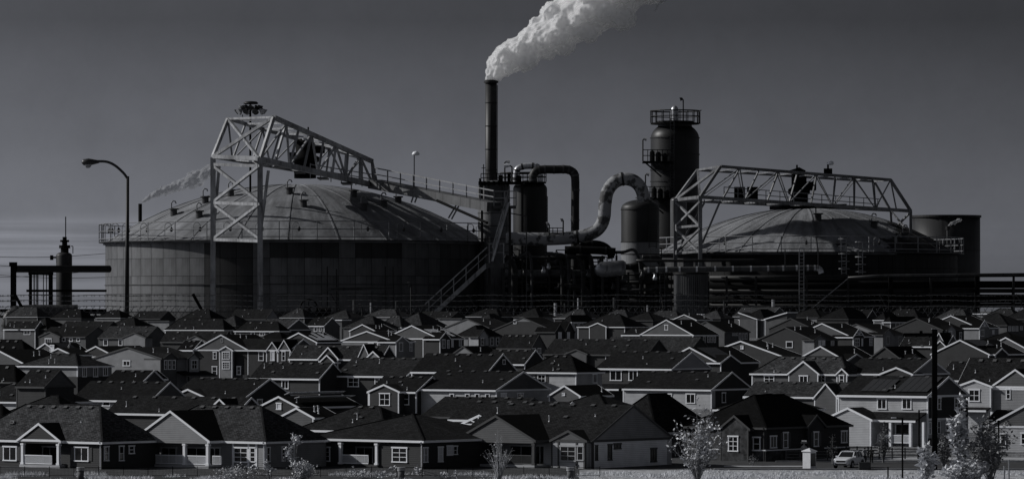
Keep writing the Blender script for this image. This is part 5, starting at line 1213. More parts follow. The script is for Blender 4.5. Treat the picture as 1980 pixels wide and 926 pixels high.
def build_bridge_stairs():
    t = root_at('footbridge', 'sloping railed footbridge from the left truss to the stair landing', 'footbridge', 840, 1760, zd(380, 1760))
    p, q = Wd(725, 356, 1790), Wd(955, 400, 1712)
    mb = MB(); mb.bar(p, q, 6, 3.4); part(mb, 'deck_girder', streaked('girder_grey', .1, .5), t)
    off = Vector((0, -2.9, 0)); off2 = Vector((0, 2.9, 0))
    for o2 in (off, off2):
        for (h0, rw) in ((-31, .32), (-19, .24)):
            beam(t, Wd(725, 356 + h0, 1790) + o2, Wd(955, 400 + h0, 1712) + o2, rw, 'handrail', M_RAIL)
        for i in range(10):
            a = p.lerp(q, i / 9) + o2; beam(t, a, a + Vector((0, 0, 6.2)), .36, 'railing_post', M_RAIL)
    for (x0, y0, x1, y1) in ((802, 372, 795, 392), (809, 373, 802, 392), (885, 392, 867, 422), (890, 393, 873, 424)): beam(t, Wd(x0, y0, 1758), Wd(x1, y1, 1758), .6, 'strut', M_RAIL)
    mb = MB(); mb.tube([Wd(845, 388, 1735), Wd(942, 431, 1712)], .55, 8); part(mb, 'conduit', M_BLACK, t)
    l = root_at('globe_lamp', 'pale domed lamp on a slim pole standing on the footbridge', 'lamp', 801, 1762, zd(368, 1762))
    beam(l, Wd(801, 368, 1762), Wd(801, 298, 1762), .4, 'lamp_pole', M_RAIL); mb = MB(); c = Wd(804, 296, 1762); mb.lathe((c.x, c.y, c.z - .6), [(0, 1.3), (1.0, 1.0), (1.5, .2), (1.3, -.2), (0, -.4)], 12); part(mb, 'lamp_shade', TRIM['w'], l, True)
    s = root_at('stair_tower', 'steel stairs climbing from the tank foot to a landing and up to the footbridge', 'stairs', 930, 1712)
    D = 1712.0
    def flight(x0, y0, x1, y1, d, n, wdt=6.5, st=1.5, rail=(34, 20)):
        a, b = Wd(x0, y0, d), Wd(x1, y1, d)
        for o_ in (-wdt / 2, wdt / 2):
            v = Vector((0, o_, 0)); beam(s, a + v, b + v, .8, 'stringer', M_TRUSS, st)
            for k, r_ in enumerate(rail): beam(s, a + v + Vector((0, 0, r_ / 5.26)), b + v + Vector((0, 0, r_ / 5.26)), .36 if k == 0 else .26, 'handrail', M_TRUSS if k == 0 else M_RAIL)
            for i in range(5): c = a.lerp(b, (i + .3) / 5) + v; beam(s, c, c + Vector((0, 0, rail[0] / 5.26)), .3, 'railing_post', M_RAIL)
        for i in range(n):
            c = a.lerp(b, (i + .5) / n); mb = MB(); mb.box(c.x - .75, c.x + .75, c.y - wdt / 2, c.y + wdt / 2, c.z - .1, c.z + .1); part(mb, 'tread', M_STEEL2, s)
    flight(822, 622, 942, 512, D, 20); flight(952, 505, 984, 392, D, 18, 9.0, 1.6, (26, 14))
    mb = MB(); a = Wd(940, 512, D); b = Wd(975, 512, D); mb.box(a.x, b.x, D - 5, D + 5, a.z - 1.2, a.z + .5); part(mb, 'landing', M_STEEL2, s)
    mb = MB(); a = Wd(953, 398, D); b = Wd(998, 398, D); mb.box(a.x, b.x, D - 4, D + 4, a.z - 1.0, a.z); part(mb, 'top_landing', M_STEEL2, s)
    for y in (370, 383): beam(s, Wd(955, y, D - 4), Wd(998, y, D - 4), .35, 'handrail', M_RAIL)
    for px in (955, 976, 998): beam(s, Wd(px, 370, D - 4), Wd(px, 398, D - 4), .4, 'railing_post', M_RAIL)
    for px in (946, 974):
        beam(s, Wd(px, 470, D - 4.6), Wd(px, 512, D - 4.6), .4, 'railing_post', M_RAIL)
        beam(s, Wd(px, 512, D), Vector((xd(px, D), D, PG)), .9, 'support_post', M_STEEL)
    beam(s, Wd(986, 400, D + 2), Vector((xd(986, D), D + 2, PG)), .9, 'support_post', M_STEEL)
    for y in (471, 488): beam(s, Wd(946, y, D - 4.6), Wd(974, y, D - 4.6), .32, 'handrail', M_RAIL)
    beam(s, Wd(1018, 418, D), Vector((xd(1018, D), D, PG)), .45, 'side_pole', M_STEEL2); beam(s, Wd(985, 412, D), Wd(1018, 418, D), .4, 'side_pole', M_STEEL2)

def vessel(name, label, cat, px, r_px, d, y_top, mat, prof_top='dome', dome_px=18, y_bot=None, extra=None):
    t = root_at(name, label, cat, px, d); r = r_px * d / F; zt = zd(y_top, d) - PG; dh = dome_px * d / F
    if prof_top == 'dome': pr = [(r, 0), (r, zt - dh)] + [(r * math.cos(a), zt - dh + dh * math.sin(a)) for a in [math.pi / 2 * k / 8 for k in range(1, 9)]]
    else: pr = [(r, 0), (r, zt), (0, zt)]
    pr = [(max(q[0], .01), q[1]) for q in pr]
    mb = MB(); mb.lathe((0, 0, 0), pr, 40); mb.build('shell', mat, t, True)
    return t, r, zt
def ring_platform(t, d, cx_px, y, r_px, rail=22, n=14, a0=0, a1=2 * math.pi, deck=True):
    "railed ring platform round a vessel"
    r = r_px * d / F; c = Vector((xd(cx_px, d) - t.location.x, d - t.location.y, zd(y, d) - t.location.z)); h = rail * d / F
    if deck: mb = MB(); mb.lathe(c, [(r * .55, -.6), (r, -.6), (r, 0), (r * .55, 0)], 28, a0=a0, a1=a1); mb.build('platform', M_BLACK, t)
    for zz, rr in ((h, .28), (h * .55, .2)):
        mb = MB(); mb.tube([c + Vector((r * math.cos(a0 + (a1 - a0) * i / 28), r * math.sin(a0 + (a1 - a0) * i / 28), zz)) for i in range(29)], rr, 5, caps=False); mb.build('handrail', M_STEEL, t)
    for i in range(n):
        a = a0 + (a1 - a0) * i / n; p = c + Vector((r * math.cos(a), r * math.sin(a), 0)); mb = MB(); mb.bar(p, p + Vector((0, 0, h)), .32); mb.build('railing_post', M_STEEL, t)
def ladder(t, px, y0, y1, d, w_px=7, step=6.5, mat=None, cage=False):
    mat = mat or M_RAIL
    for o_ in (-w_px / 2, w_px / 2): beam(t, Wd(px + o_, y0, d), Wd(px + o_, y1, d), .3, 'ladder_rail', mat)
    mb = MB(); y = y0
    while y < y1: mb.bar(Wd(px - w_px / 2, y, d), Wd(px + w_px / 2, y, d), .22); y += step
    part(mb, 'ladder_rungs', mat, t)
    if cage:
        y = y0
        while y < y1:
            c = Wd(px, y, d); mb = MB(); mb.tube([c + Vector((1.9 * math.cos(math.pi * k / 8 + math.pi), 2.6 * math.sin(math.pi * k / 8 + math.pi), 0)) for k in range(9)], .2, 5); part(mb, 'cage_hoop', mat, t); y += step * 2.4
def smooth_path(pts, n=6):
    "Catmull-Rom through points"
    P = [Vector(p) for p in pts]; P = [P[0] * 2 - P[1]] + P + [P[-1] * 2 - P[-2]]; out = []
    for i in range(1, len(P) - 2):
        for k in range(n):
            t = k / n; a, b, c, d = P[i - 1], P[i], P[i + 1], P[i + 2]
            out.append(.5 * ((2 * b) + (c - a) * t + (2 * a - 5 * b + 4 * c - d) * t * t + (3 * b - a - 3 * c + d) * t ** 3))
    out.append(P[-2]); return out
def pipe(name, label, cat, pts, r, mat, d, rings=0, ring_mat=None, group=None):
    path = smooth_path([Wd(p[0], p[1], p[2] if len(p) > 2 else d) for p in pts])
    t = thing(name, label, cat, tuple(path[0]), 0, group)
    mb = MB(); mb.tube(path, r, 18); part(mb, 'pipe', mat, t, True)
    if rings:
        L = len(path)
        for k in range(rings):
            i = max(1, min(L - 2, int((k + .5) * L / rings))); dirv = (path[i + 1] - path[i - 1]).normalized()
            mb = MB(); mb.tube([path[i] - dirv * .35, path[i] + dirv * .35], r * 1.07, 18); part(mb, 'pipe_band', ring_mat or mat, t)
    return t
def simple_lamp(px, y0, y1, d, label, arm=8, mat=None):
    t = root_at('site_lamp', label, 'lamp', px, d, zd(y1, d), 'small lamps of the plant')
    mb = MB(); mb.tube([Wd(px, y1, d), Wd(px, y0 + 3, d), Wd(px + arm * .4, y0, d), Wd(px + arm, y0 + .5, d)], .28, 6); part(mb, 'lamp_pole', M_STEEL, t)
    mb = MB(); mb.tube([Wd(px + arm * .3, y0, d), Wd(px + arm * 1.25, y0 + 1.5, d)], [.5, .8], 8); part(mb, 'lamp_head', mat or M_LAMP, t)
    return t
M_MOTTLE = None
def mottled():
    m, n, l, b = base_mat('peeling_insulation'); tc = n.new("ShaderNodeTexCoord")
    t = n.new("ShaderNodeTexNoise"); t.inputs['Scale'].default_value = .3; t.inputs['Detail'].default_value = 8; t.inputs['Roughness'].default_value = .6; l.new(tc.outputs['Object'], t.inputs['Vector'])
    r = n.new("ShaderNodeValToRGB"); e = r.color_ramp.elements; e[0].position = .44; e[0].color = grey(.05); e[1].position = .5; e[1].color = grey(.26); l.new(t.outputs[0], r.inputs[0]); l.new(r.outputs[0], b.inputs['Base Color'])
    bp = n.new("ShaderNodeBump"); bp.inputs['Distance'].default_value = .6; bp.inputs['Strength'].default_value = .6; l.new(t.outputs[0], bp.inputs['Height']); l.new(bp.outputs[0], b.inputs['Normal']); b.inputs['Roughness'].default_value = .75
    return m

def build_process():
    mot = mottled()
    # main chimney on its fluted base vessel
    d = 1800.0
    t, r, zt = vessel('chimney_base_vessel', 'pale riveted round vessel under the smoking chimney', 'vessel', 955, 31, d, 348, streaked('base_vessel', .13, .6, rough=.5, su=.25, sv=.1), 'dome', 13)
    for k in range(5): mb = MB(); mb.lathe((0, 0, zt - 8 - k * 5), [(r, 0), (r + .15, 0), (r + .15, .3), (r, .3)], 40); mb.build('shell_ring', M_STEEL2, t)
    for k in range(9):
        a = math.pi * (1 + (k + .5) / 9); mb = MB(); c = Vector(((r * .9) * math.cos(a), (r * .9) * math.sin(a), zt - 1.8)); mb.box(c.x - .5, c.x + .5, c.y - .5, c.y + .5, c.z - 1, c.z + 1.2); mb.build('lifting_lug', M_STEEL, t)
    c = root_at('chimney', 'tall dark steel chimney with a collar, pouring white smoke', 'chimney', 949.5, d, zd(352, d))
    rr = 11.2 * d / F; H_ = zd(155, d) - zd(352, d)
    mb = MB(); mb.lathe((0, 0, 0), [(rr * 1.25, 0), (rr * 1.1, 2), (rr, 4), (rr, H_), (rr - .3, H_), (rr - .3, H_ - 6), (0.01, H_ - 6)], 28); mb.build('flue', M_STACK, c, True)
    for y in (161, 200, 245, 290, 330):
        mb = MB(); z = zd(y, d) - zd(352, d); q = .55 if y == 161 else .12; mb.lathe((0, 0, z), [(rr, 0), (rr + q, 0), (rr + q, .8 if y == 161 else .35), (rr, .8 if y == 161 else .35)], 28); mb.build('collar', M_STEEL, c)
    mb = MB(); mb.bar((rr + .2, -1, 0), (rr + .2, -1, H_ - 2), .3); mb.build('conduit', M_STEEL2, c)
    # dark twin vessels right of it with platform
    t, r, zt = vessel('dark_vessel', 'broad black vessel right of the chimney base', 'vessel', 1025, 33, 1835, 348, streaked('black_vessel', .01, .6, rough=.45, su=.2, sv=.05), 'dome', 18)
    ring_platform(t, 1835, 1012, 352, 44, 17, 18)
    ladder(t, 1057, 380, 460, 1812, 3, 6, M_STEEL)
    t2 = root_at('service_platform', 'railed platform with small cabinets between chimney and black vessel', 'platform', 985, 1792)
    mb = MB(); a, b = Wd(930, 352, 1792), Wd(1012, 352, 1792); mb.box(a.x, b.x, 1786, 1800, a.z - .8, a.z); part(mb, 'deck', M_BLACK, t2)
    for y in (336, 344): beam(t2, Wd(930, y, 1786), Wd(1012, y, 1786), .3, 'handrail', M_STEEL)
    for i in range(8): beam(t2, Wd(930 + i * 11.6, 336, 1786), Wd(930 + i * 11.6, 352, 1786), .3, 'railing_post', M_STEEL)
    for (px, w_, h_) in ((968, 9, 13), (984, 6, 18), (1003, 10, 12)): mb = MB(); q = Wd(px, 352, 1790); mb.box(q.x - w_ / 10, q.x + w_ / 10, 1788, 1791, q.z, q.z + h_ / 5); part(mb, 'cabinet_box', M_BLACK, t2)
    beam(t2, Wd(935, 352, 1789), Wd(935, 318, 1789), .35, 'antenna', M_BLACK); beam(t2, Wd(931, 325, 1789), Wd(939, 325, 1789), .25, 'antenna', M_BLACK)
    beam(t2, Wd(928, 400, 1795), Wd(928, 345, 1795), .7, 'bracket', M_STEEL)
    for px in (932, 1010): beam(t2, Wd(px, 354, 1793), Vector((xd(px, 1793), 1793, PG)), .9, 'support_post', M_STEEL)
    simple_lamp(976, 312, 350, 1786, 'small lamp on the platform right of the chimney', 8); simple_lamp(990, 320, 352, 1784, 'pale hooded lamp beside the bright pipe loop', -12, TRIM['w'])
    # pipe loops
    pipe('pipe_loop', 'bright clad pipe loop beside the chimney', 'pipe', [(998, 356), (998, 338), (1001, 327), (1012, 322), (1028, 321), (1039, 323), (1044, 333), (1045, 352)], 1.2, M_ALU, 1792, 6, M_STEEL2)
    pipe('pipe_loop', 'dark ribbed pipe looping right and dropping beside the sky gap', 'pipe', [(1031, 352), (1031, 340), (1037, 331), (1050, 328), (1075, 328), (1095, 328), (1106, 332), (1112, 344), (1112, 400), (1112, 482), (1112, 560)], 1.6, M_STEEL, 1780, 14, M_STEEL2)
    pipe('gas_main', 'thick mottled pipe bending up in an S and arching into the small round vessel', 'pipe', [(978, 461), (1020, 462), (1060, 462), (1110, 459), (1142, 452), (1160, 439), (1168, 420), (1170, 395), (1175, 370), (1188, 353), (1207, 346), (1227, 351), (1240, 366), (1246, 390)], 2.45, mot, 1745, 2, M_STEEL)
    mb = MB()
    # small round vessel with pale skirt
    d = 1760; t, r, zt = vessel('round_vessel', 'dark domed vessel with a pale lower band, under the arched pipe', 'vessel', 1238, 37, d, 386, streaked('dark_vessel_steel', .02, .5, rough=.5, su=.2, sv=.06), 'dome', 17)
    zb = zd(515, d) - PG; z1 = zd(468, d) - PG
    mb = MB(); mb.lathe((0, 0, 0), [(r + .06, zb), (r + .06, z1)], 40); mb.build('pale_band', streaked('pale_band', .22, .3, rough=.5), t, True)
    for z in (z1, (zb + z1) / 2, zt - 3.8): mb = MB(); mb.lathe((0, 0, z), [(r, -.15), (r + .2, -.15), (r + .2, .15), (r, .15)], 40); mb.build('shell_ring', M_STEEL, t)
    mb = MB(); mb.lathe((1.6, 0, zt - .6), [(2.9, 0), (2.9, 1.0), (3.4, 1.0), (3.4, 1.5), (.1, 1.5)], 20); mb.build('inlet_flange', M_STEEL2, t)
    ladder(t, 1262, 436, 480, 1750, 14, 5, M_STEEL)
    # tower vessel
    d = 1860; t, r, zt = vessel('tower_vessel', 'tallest dark vessel with a railed top platform, right of centre', 'vessel', 1305, 47, d, 236, streaked('tower_steel', .012, .55, rough=.45, su=.15, sv=.03), 'dome', 32)
    for y in (268, 300, 330, 352, 400): mb = MB(); mb.lathe((0, 0, zd(y, d) - PG), [(r, 0), (r + .25, 0), (r + .25, .4), (r, .4)], 40); mb.build('shell_ring', M_STEEL, t)
    mb = MB(); rn = 33 * d / F; mb.lathe((0, 0, zd(252, d) - PG), [(rn, 0), (rn, 3), (rn * 1.1, 3.2), (rn * 1.1, 3.6), (0, 3.6)], 32); mb.build('neck', M_STEEL, t)
    ring_platform(t, d, 1305, 238, 47, 23, 18)
    c = Wd(1304, 238, d); mb = MB(); rc = 7.5 * d / F; mb.lathe((c.x - t.location.x, c.y - t.location.y - 3, c.z - PG), [(rc, 0), (rc, 4.6), (rc * .85, 5.8), (rc * .45, 6.6), (.01, 6.8)], 20); mb.build('relief_dome', M_ALU, t, True)
    ladder(t, 1300, 230, 385, d - r - 1.2, 7, 6, M_STEEL2)
    simple_lamp(1321, 191, 236, d, 'thin mast lamp on top of the tallest vessel', -5, M_LAMPD); simple_lamp(1353, 214, 240, d, 'short post at the right edge of the tallest vessel platform', 1, M_LAMPD)
    for (y, x0, x1, hh) in ((312, 1243, 1300, 22), (383, 1247, 1305, 22)):
        mb = MB(); a, b = Wd(x0, y, d - 10), Wd(x1, y, d - 10); mb.box(a.x - t.location.x, b.x - t.location.x, -13, 0, a.z - PG - .6, a.z - PG); mb.build('side_platform', M_BLACK, t)
        for yy in (y - hh, y - hh * .5): beam(t, Wd(x0, yy, d - 13), Wd(x1, yy, d - 13), .3, 'handrail', M_STEEL)
        for i in range(7): beam(t, Wd(x0 + (x1 - x0) * i / 6, y - hh, d - 13), Wd(x0 + (x1 - x0) * i / 6, y, d - 13), .3, 'railing_post', M_STEEL)
        beam(t, Wd(x0 + 2, y, d - 10), Wd(x0 + 36, y + 30, d - 10), .6, 'platform_brace', M_STEEL); beam(t, Wd(x0 + 22, y, d - 10), Wd(x0 + 42, y + 20, d - 10), .5, 'platform_brace', M_STEEL)
        for k in range(3): q = Wd(x0 + 18 + k * 12, y, d - 11); mb = MB(); mb.tube([q, q + Vector((0, 0, 3.5 - k * .5))], 1.0, 10); mb.lathe((q.x, q.y, q.z + 3.4 - k * .5), [(0, 1), (.8, .6), (1.0, 0)], 10); part(mb, 'valve_body', M_BLACK, t)
    mb = MB(); mb.tube([Wd(1300, 328, d - 14), Wd(1268, 324, d - 14), Wd(1262, 316, d - 14)], .8, 8); part(mb, 'side_pipe', M_STEEL, t)
    simple_lamp(1243, 268, 312, d - 12, 'lamp on the upper left platform of the tallest vessel', 6); simple_lamp(1248, 336, 383, d - 12, 'lamp on the lower left platform of the tallest vessel', 6)
    # lower body widening around tower
    t, r, zt = vessel('narrow_column', 'narrow dark column standing before the tallest vessel', 'vessel', 1312, 16, 1830, 380, streaked('column_steel', .05, .6, rough=.4, su=.3, sv=.05), 'dome', 8)
    # pale corrugated column under the right truss
    d = 1716; t = root_at('corrugated_silo', 'pale corrugated round housing at the foot of the right truss legs', 'silo', 1336, d); r = 31 * d / F; H_ = zd(528, d) - PG; mb = MB()
    prof = []; n = 96; i0 = 0
    for k in range(n):
        a = 2 * math.pi * k / n; rr = r + (.35 if k % 2 else 0)
        mb.v += [(rr * math.cos(a), rr * math.sin(a), 0), (rr * math.cos(a), rr * math.sin(a), H_)]
    for k in range(n): j = (k + 1) % n; mb.f.append((2 * k, 2 * j, 2 * j + 1, 2 * k + 1)); mb.m.append(0); mb.uv += [(0, 0)] * 4
    mb.build('shell', streaked('silo_sheet', .12, .45, rough=.5), t); mb = MB(); mb.lathe((0, 0, H_), [(r + .8, -.4), (r + .8, .3), (0.01, 1.2)], 40); mb.build('lid', M_STEEL, t)
    # left side: column vessel, rack, pipe
    d = 1740; t, r, zt = vessel('column_vessel', 'dark upright column with fittings and a tall antenna, far left', 'vessel', 124, 15.5, d, 487, streaked('left_column', .02, .6, rough=.5, su=.4, sv=.1), 'dome', 7)
    for (y0, y1, rr) in ((488, 478, 1.5), (480, 474, 2.1), (474, 468, 1.0), (468, 464, 1.7), (464, 458, .8)): mb = MB(); mb.tube([Wd(125, y0, d), Wd(125, y1, d)], rr, 12); part(mb, 'valve_fitting', M_BLACK, t)
    beam(t, Wd(127, 462, d), Wd(127, 419, d), .35, 'antenna', M_BLACK); beam(t, Wd(99, 498, d), Wd(112, 498, d), .5, 'side_pipe', M_BLACK); mb = MB(); mb.tube([Wd(97, 498, d), Wd(103, 498, d)], .9, 8); part(mb, 'valve_body', M_BLACK, t)
    beam(t, Wd(137, 476, d), Wd(141, 476, d), .3, 'side_pipe', M_STEEL2); beam(t, Wd(141, 476, d), Wd(141, 490, d), .3, 'side_pipe', M_STEEL2)
    k = root_at('pipe_rack', 'black pipe rack with one tall post at the far left, joining the left tank', 'pipe rack', 60, 1720); d = 1720
    beam(k, Vector((xd(26, d), d, PG)), Wd(26, 509, d), 2.0, 'rack_post', M_BLACK); beam(k, Wd(18, 511, d), Wd(33, 511, d), 1.6, 'rack_cap', M_BLACK)
    mb = MB(); mb.tube([Wd(30, 520, d), Wd(212, 520, d + 25)], 1.35, 14); part(mb, 'pipe', M_STEEL, k)
    for (px) in (59, 66, 73, 97, 101): beam(k, Vector((xd(px, d), d, PG)), Wd(px, 526, d), 1.1 if px in (59, 97) else .45, 'rack_post', M_BLACK)
    for y, x0, x1, w_ in ((529, 55, 103, .9), (562, 52, 205, .9), (600, 0, 205, 1.1), (570, 55, 100, .4), (612, 0, 205, .9), (605, 130, 205, .6)): beam(k, Wd(x0, y, d), Wd(x1, y, d + (20 if x1 > 200 else 0)), w_, 'rack_beam', M_BLACK)
    for px in (70, 84, 90): beam(k, Wd(px, 530, d), Wd(px, 600, d), .3, 'hanger_rod', M_BLACK)
    for px in (150, 160, 172, 184, 196): beam(k, Wd(px, 598, d + 10), Vector((xd(px, d), d + 10, PG)), .6, 'rack_post', M_BLACK)
    pipe('elbow_pipe', 'thick worn pipe turning down into the ground at the far left', 'pipe', [(150, 600), (110, 600), (60, 600), (34, 602), (22, 608), (15, 620), (14, 640)], 2.1, M_STEEL2, 1690, 5, M_STEEL)
    # wires to the left
    for i, (x0, y0, x1, y1) in enumerate(((-20, 496, 205, 490), (-20, 512, 205, 516), (-20, 530, 205, 536), (-20, 536, 205, 520))):
        wv = thing('power_line', ['uppermost thin power line left of the tank', 'second thin power line left of the tank', 'third thin power line left of the tank', 'lowest thin power line left of the tank'][i], 'power line', Wd(x0, y0, 1900), 0, 'thin power lines at the far left')
        mb = MB(); P = [Wd(x0 + (x1 - x0) * k / 8, y0 + (y1 - y0) * k / 8 + 4 * math.sin(math.pi * k / 8), 1900) for k in range(9)]; mb.tube(P, .1, 4); part(mb, 'wire', M_STEEL2, wv)
    # thin black stack behind the tank rim
    d = 1925; t = root_at('thin_stack', 'thin black stack with a wisp of smoke behind the left tank rim', 'chimney', 271, d); r = 3.6 * d / F; H_ = zd(394, d) - PG
    mb = MB(); mb.lathe((0, 0, 0), [(r, 0), (r, H_), (r - .2, H_), (r - .2, H_ - 3)], 16); mb.build('flue', M_BLACK, t, True)
    # small chimney beside the drum tank
    d = 1860; t = root_at('thin_stack', 'short pale pipe stack in front of the tall round tank, far right', 'chimney', 1833, d, zd(480, d)); mb = MB(); mb.tube([Wd(1833, 480, d), Wd(1833, 440, d)], .55, 8); part(mb, 'flue', M_STEEL2, t); mb = MB(); mb.tube([Wd(1833, 444, d), Wd(1833, 438, d)], .9, 8); part(mb, 'cap', M_STEEL, t)

def build_racks():
    M_P = M_STEEL; d = 1700.0
    # dark machine hall behind the racks (centre)
    b = root_at('machine_hall', 'black windowless hall behind the pipes in the middle of the plant', 'building', 1120, 1890)
    for (x0, x1, y) in ((955, 1010, 470), (1010, 1140, 500), (1140, 1300, 512), (1300, 1420, 520)):
        mb = MB(); a, c = Wd(x0, y, 1880), Wd(x1, y, 1880); mb.box(a.x, c.x - .05, 1880, 1930, PG, a.z); part(mb, 'hall_block', M_BLACK, b)
        for k in range(int((x1 - x0) / 12)):
            mb = MB(); q = Wd(x0 + 6 + k * 12, y, 1879.8); mb.box(q.x - .3, q.x + .3, 1879.5, 1880, PG, q.z - .5); part(mb, 'wall_rib', M_STEEL, b)
    def rack(label, x0, x1, d, posts, rows, group=None):
        k = root_at('pipe_rack', label, 'pipe rack', (x0 + x1) / 2, d)
        ytop = min(r[0] for r in rows) - 4
        for px in posts:
            for dd in (0, 9): beam(k, Vector((xd(px, d), d + dd, PG)), Wd(px, ytop, d + dd), .8, 'rack_post', M_STEEL)
            for r in rows: beam(k, Wd(px, r[0] + 3 + r[1] * 2.2, d - .5), Wd(px, r[0] + 3 + r[1] * 2.2, d + 9.5), .5, 'rack_beam', M_STEEL)
        for (y, rr, mat, q0, q1) in rows:
            n = 2 if rr < 1 else 1
            for j in range(n):
                mb = MB(); mb.tube([Wd(q0, y, d + 1.5 + j * 4), Wd(q1, y, d + 1.5 + j * 4)], rr, 12); part(mb, 'pipe', mat, k, True)
        return k
    rack('tangled pipe rack in the middle, left of the round vessel', 975, 1200, 1760, (985, 1010, 1062, 1095, 1130, 1165, 1192), [(498, .6, M_P, 985, 1170), (530, 1.6, M_STEEL2, 975, 1200), (546, .7, M_P, 975, 1200), (560, .9, M_BLACK, 975, 1200), (574, .6, M_P, 975, 1200), (588, .9, M_BLACK, 975, 1200)])
    rack('pipe rack below the pale-banded vessel, right of centre', 1200, 1372, 1735, (1215, 1240, 1268, 1290), [(530, .6, M_P, 1200, 1305), (545, .9, M_P, 1200, 1305), (560, .7, M_STEEL2, 1200, 1305), (572, .9, M_BLACK, 1200, 1305), (588, .7, M_P, 1200, 1305)])
    rack('long low pipe rack along the right tank, reaching the right edge', 1372, 1990, 1700, (1405, 1462, 1560, 1640, 1722, 1800, 1888, 1960), [(538, 1.1, M_P, 1372, 1640), (550, 1.3, M_BLACK, 1372, 1995), (562, .8, M_P, 1372, 1995), (577, 1.6, M_BLACK, 1372, 1995), (590, .8, M_P, 1372, 1995)])
    k = root_at('pipe_bridge', 'high black beam with pipe running off the right edge on two posts', 'pipe rack', 1800, 1680)
    mb = MB(); mb.tube([Wd(1640, 537, 1680), Wd(1700, 533, 1680), Wd(1888, 531, 1680), Wd(1995, 530, 1680)], .5, 10); part(mb, 'pipe', M_STEEL2, k, True)
    beam(k, Wd(1640, 534, 1684), Wd(1995, 532, 1684), 1.2, 'rack_beam', M_BLACK)
    for px in (1722, 1889): beam(k, Vector((xd(px, 1682), 1682, PG)), Wd(px, 531, 1682), 1.4, 'rack_post', M_BLACK)
    pipe('clad_pipe', 'pale segmented clad pipe running in front of the right tank', 'pipe', [(1245, 522), (1300, 521), (1400, 520), (1500, 519), (1570, 518), (1584, 520), (1588, 528)], 1.0, M_STEEL2, 1695, 18, M_ALU)
    pipe('small_pipe', 'thin dark pipe above the pale clad pipe', 'pipe', [(1230, 504), (1350, 504), (1475, 503)], .55, M_STEEL, 1700, 0)
    pipe('bypass_pipe', 'short dark looping pipe at the foot of the S-shaped pipe', 'pipe', [(1096, 492), (1110, 486), (1125, 476), (1145, 471), (1165, 474), (1178, 484), (1182, 500)], 1.3, M_BLACK, 1740, 3, M_STEEL)
    pipe('bypass_pipe', 'flat black header pipe left of the looping pipe', 'pipe', [(1092, 483), (1150, 484), (1190, 487)], 1.5, M_BLACK, 1735, 2, M_STEEL)
    pipe('bent_pipe', 'dark elbow pipe beside the stair landing', 'pipe', [(975, 498), (985, 503), (992, 515), (994, 530), (994, 600)], 1.4, M_STEEL, 1722, 2, M_STEEL2)
    # bright horizontal drum
    d = 1715; t = root_at('heat_exchanger', 'bright metal drum lying among the dark pipes, right of centre', 'drum', 1170, d, zd(540, d))
    mb = MB(); a, c = Wd(1150, 522, d), Wd(1210, 518, d); mb.tube([a, a + Vector((.8, 0, 0)), a + Vector((2.4, 0, .1)), c - Vector((1, 0, 0)), c], [.8, 2.0, 2.9, 2.9, 2.2], 22); part(mb, 'drum', streaked('drum_metal', .22, .6, metal=.7, rough=.35, su=.3, sv=.3), t, True)
    for px in (1165, 1195): beam(t, Wd(px, 530, d), Vector((xd(px, d), d, PG)), 1.0, 'saddle', M_STEEL)
    for (px, y0, lab) in ((1089, 424, 'lamp on the thick mottled pipe'), (1062, 432, 'short post lamp left of the dark ribbed pipe')): simple_lamp(px, y0, 455, 1742, lab, -4)
    pr = root_at('pipe_platform', 'little railed deck on top of the thick mottled pipe', 'platform', 1075, 1744, zd(452, 1744))
    for y in (441, 447): beam(pr, Wd(1060, y, 1744), Wd(1088, y, 1744), .3, 'handrail', M_STEEL)
    for px in (1060, 1069, 1078, 1088): beam(pr, Wd(px, 440, 1744), Wd(px, 452, 1744), .3, 'railing_post', M_STEEL)
    # scaffolds, ladders and poles against the tanks
    s = root_at('scaffold', 'thin pole scaffold standing against the left tank', 'scaffold', 697, 1712)
    for px in (633, 651, 745, 760): beam(s, Wd(px, 515 if px != 651 else 520, 1712), Vector((xd(px, 1712), 1712 + (4 if px in (651, 760) else 0), PG)), .45, 'scaffold_pole', M_STEEL)
    for y in (557, 561): beam(s, Wd(633, y, 1712), Wd(760, y - 2, 1712), .5, 'ledger', M_STEEL2)
    for (x0, x1, w_) in ((640, 760, .8),): beam(s, Wd(x0, 559, 1714), Wd(x1, 558, 1714), 3.5, 'plank', M_STEEL, .5)
    for px in (1548, 1555): pass
    l = root_at('tower_ladder', 'tall thin scaffold tower with rungs before the right tank', 'scaffold', 1550, 1690); ladder(l, 1550, 480, 625, 1690, 9, 7, M_RAIL)
    for px in (1518, 1582): beam(l, Wd(px, 482, 1692), Wd(px, 520, 1692), .35, 'scaffold_pole', M_STEEL2)
    l = root_at('caged_ladder', 'left one of two caged ladders on the right tank', 'ladder', 1632, 1720, zd(532, 1720)); ladder(l, 1632, 462, 530, 1720, 9, 6, M_RAIL, True)
    l = root_at('caged_ladder', 'right one of two caged ladders on the right tank', 'ladder', 1664, 1722, zd(536, 1722)); ladder(l, 1664, 468, 534, 1722, 8, 6, M_RAIL, True)
    l = root_at('ladder_tower', 'dark ladder among the pipes left of the corrugated housing', 'ladder', 1281, 1716); ladder(l, 1281, 508, 600, 1716, 9, 6, M_STEEL2)
    g = root_at('guy_brace', 'thin slanting brace rod before the right tank', 'brace', 1600, 1688); beam(g, Wd(1640, 538, 1688), Wd(1570, 596, 1688), .3, 'rod', M_RAIL); beam(g, Wd(1570, 596, 1688), Vector((xd(1568, 1688), 1688, PG)), .3, 'anchor_post', M_RAIL)
    # handwheel
    hw = root_at('handwheel_valve', 'big spoked handwheel valve at the foot of the left tank', 'valve', 598, 1706)
